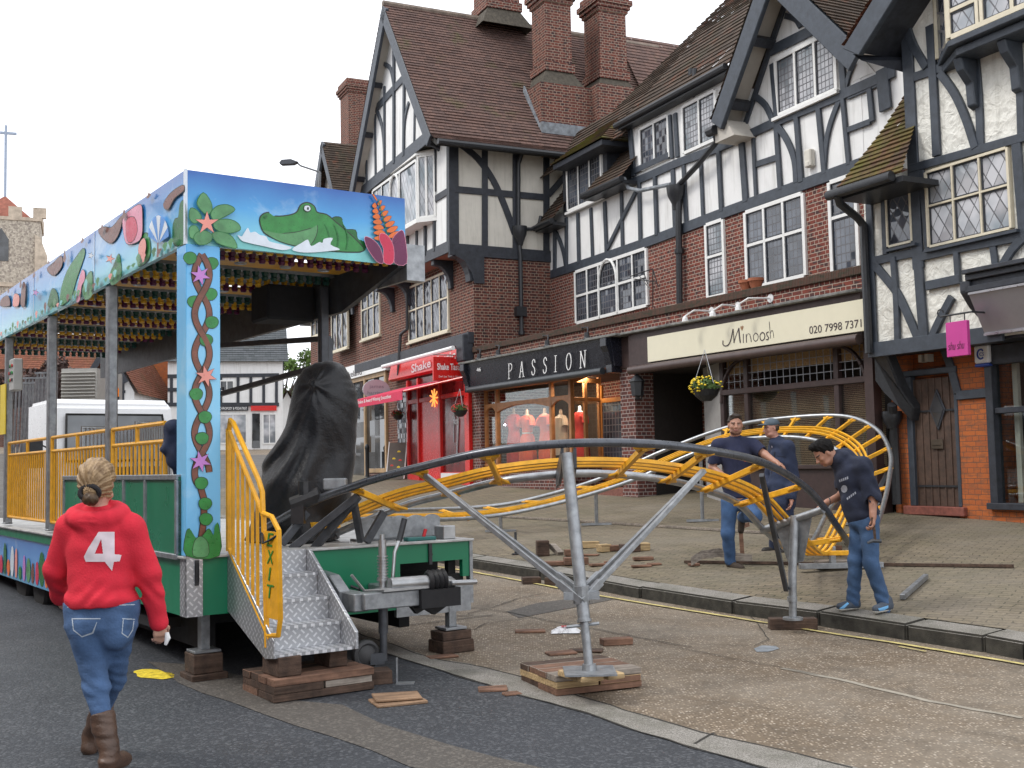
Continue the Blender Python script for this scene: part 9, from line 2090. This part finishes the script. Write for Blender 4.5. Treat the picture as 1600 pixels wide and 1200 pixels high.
  decal('stripe', [[(x3 - 6, 952), (x3 + 8, 941), (x3 + 11, 943), (x3 + 2, 952), (x3 - 2, 956)]] if a is a1 else [[(x3 + 4, 951), (x3 + 20, 946), (x3 + 20, 950), (x3 + 8, 957)]], so_, paint('light blue stripe', (.16, .42, .72), .6, .05), so_, base, .5, .003)
 t = thing('hammer', 'claw hammer hanging from the right hand of the stooping man', 'hammer', Vector(Q(1366, 826, -.26)))
 mb = MB(); mb.tube([(-.012, 0, .10), (.0, 0, -.02), (.004, 0, -.10)], [.014, .013, .012], 8); mb.build('shaft', WD, t, smooth=True)
 mb = MB(); mb.tube([(-.065, 0, -.125), (-.02, 0, -.105), (.03, 0, -.11), (.055, 0, -.11)], [.010, .018, .016, .020], 8); mb.build('hammer_head', GALD, t, smooth=True)
 mb = MB(); c = Vector(w1 + (w1 - e1) * -.06); mb.tube([c + Vector((.0, .032 * math.cos(t_), .032 * math.sin(t_))) - base for t_ in [i * .52 for i in range(13)]], .006, 6); mb.build('bracelet', GUTTER, G, smooth=True)
man_hammer()
# ---- black sheet tied over the train on the trailer ----
def cover():
 c0 = atY(478, 830, 9.5); base = Vector((c0.x, 9.55, .97)); Y0 = 9.55
 Q = lambda x, y, d=0.0: np.array(atY(x, y, Y0 + d))
 S = SD(.12); S.add(rc(Q(509, 607), Q(508, 640), .235, .235)); S.add(rc(Q(500, 640), Q(475, 760), .24, .33), .15); S.add(rc(Q(455, 760), Q(470, 850), .26, .36), .12); S.add(rc(Q(518, 640), Q(508, 760), .20, .21), .1); S.add(rc(Q(428, 800), Q(400, 850), .12, .12), .1)
 kx = Q(499, 604)
 def folds(P):
  q = P - kx; a = np.arctan2(q[:, 0], -q[:, 2]); r = np.hypot(q[:, 0], q[:, 2]); near = np.exp(-(r / .17) ** 2); low = np.clip((r - .15) / .5, 0, 1)
  return near * .012 * np.sin(a * 9 + 2 * np.sin(a * 2)) + low * .017 * np.sin(a * 12 + 3.4 * np.sin(a * 3.3 + 1) + 3 * P[:, 1] + 2 * np.sin(q[:, 2] * 5)) * (.5 + low) + .007 * np.sin(q[:, 2] * 9 + a * 4) - .05 * np.exp(-(r / .045) ** 2) + low * .003 * np.sin(a * 31 + P[:, 1] * 9)
 S.disp(folds); S.cut((0, 0, -1), (0, 0, .98))
 t = thing('covered_train', 'tall shape under a knotted black sheet at the right end of the trailer', 'cover', base)
 g = N('black polyester sheet'); g.base((.0045, .005, .0075)); g.set(.42, spec=.45); g.bump(g.noise(14, 5, rough=.7), .35, .03); g.b.inputs["Sheen Weight"].default_value = .15
 sobj('sheet', S, *bbox(Q(515, 560), Q(400, 860), Q(550, 860), m=.4), .014, g.m, t, base)
 Kt = SD(.015); kk = Vector(kx) + Vector((0, -.19, 0)); Kt.add(el(np.array(kk), (.038, .03, .035))); Kt.add(el(np.array(kk) + (-.02, -.01, -.045), (.018, .014, .03)), .015); Kt.disp(ripples(5, .006, 90)); sobj('knot', Kt, np.array(kk) - .12, np.array(kk) + .12, .007, g.m, t, base)
cover()
def coat():
 Y0 = 8.6; Q = lambda x, y, d=0.0: np.array(atY(x, y, Y0 + d)); base = Vector(Q(270, 740)); S = SD(.04)
 S.add(rc(Q(272, 665), Q(274, 720), .055, .06)); S.add(rc(Q(268, 668), Q(262, 700), .05, .045), .04); S.add(rc(Q(278, 700), Q(276, 738), .05, .035), .04); S.disp(ripples(31, .018, 32))
 t = thing('hung_coat', 'dark blue coat hung on the yellow railing beside the painted column', 'coat', base); sobj('coat', S, *bbox(Q(272, 660), Q(272, 745), m=.2), .008, paint('dark blue coat', (.012, .02, .05), .8, .25, 9, .3), t, base)
coat()
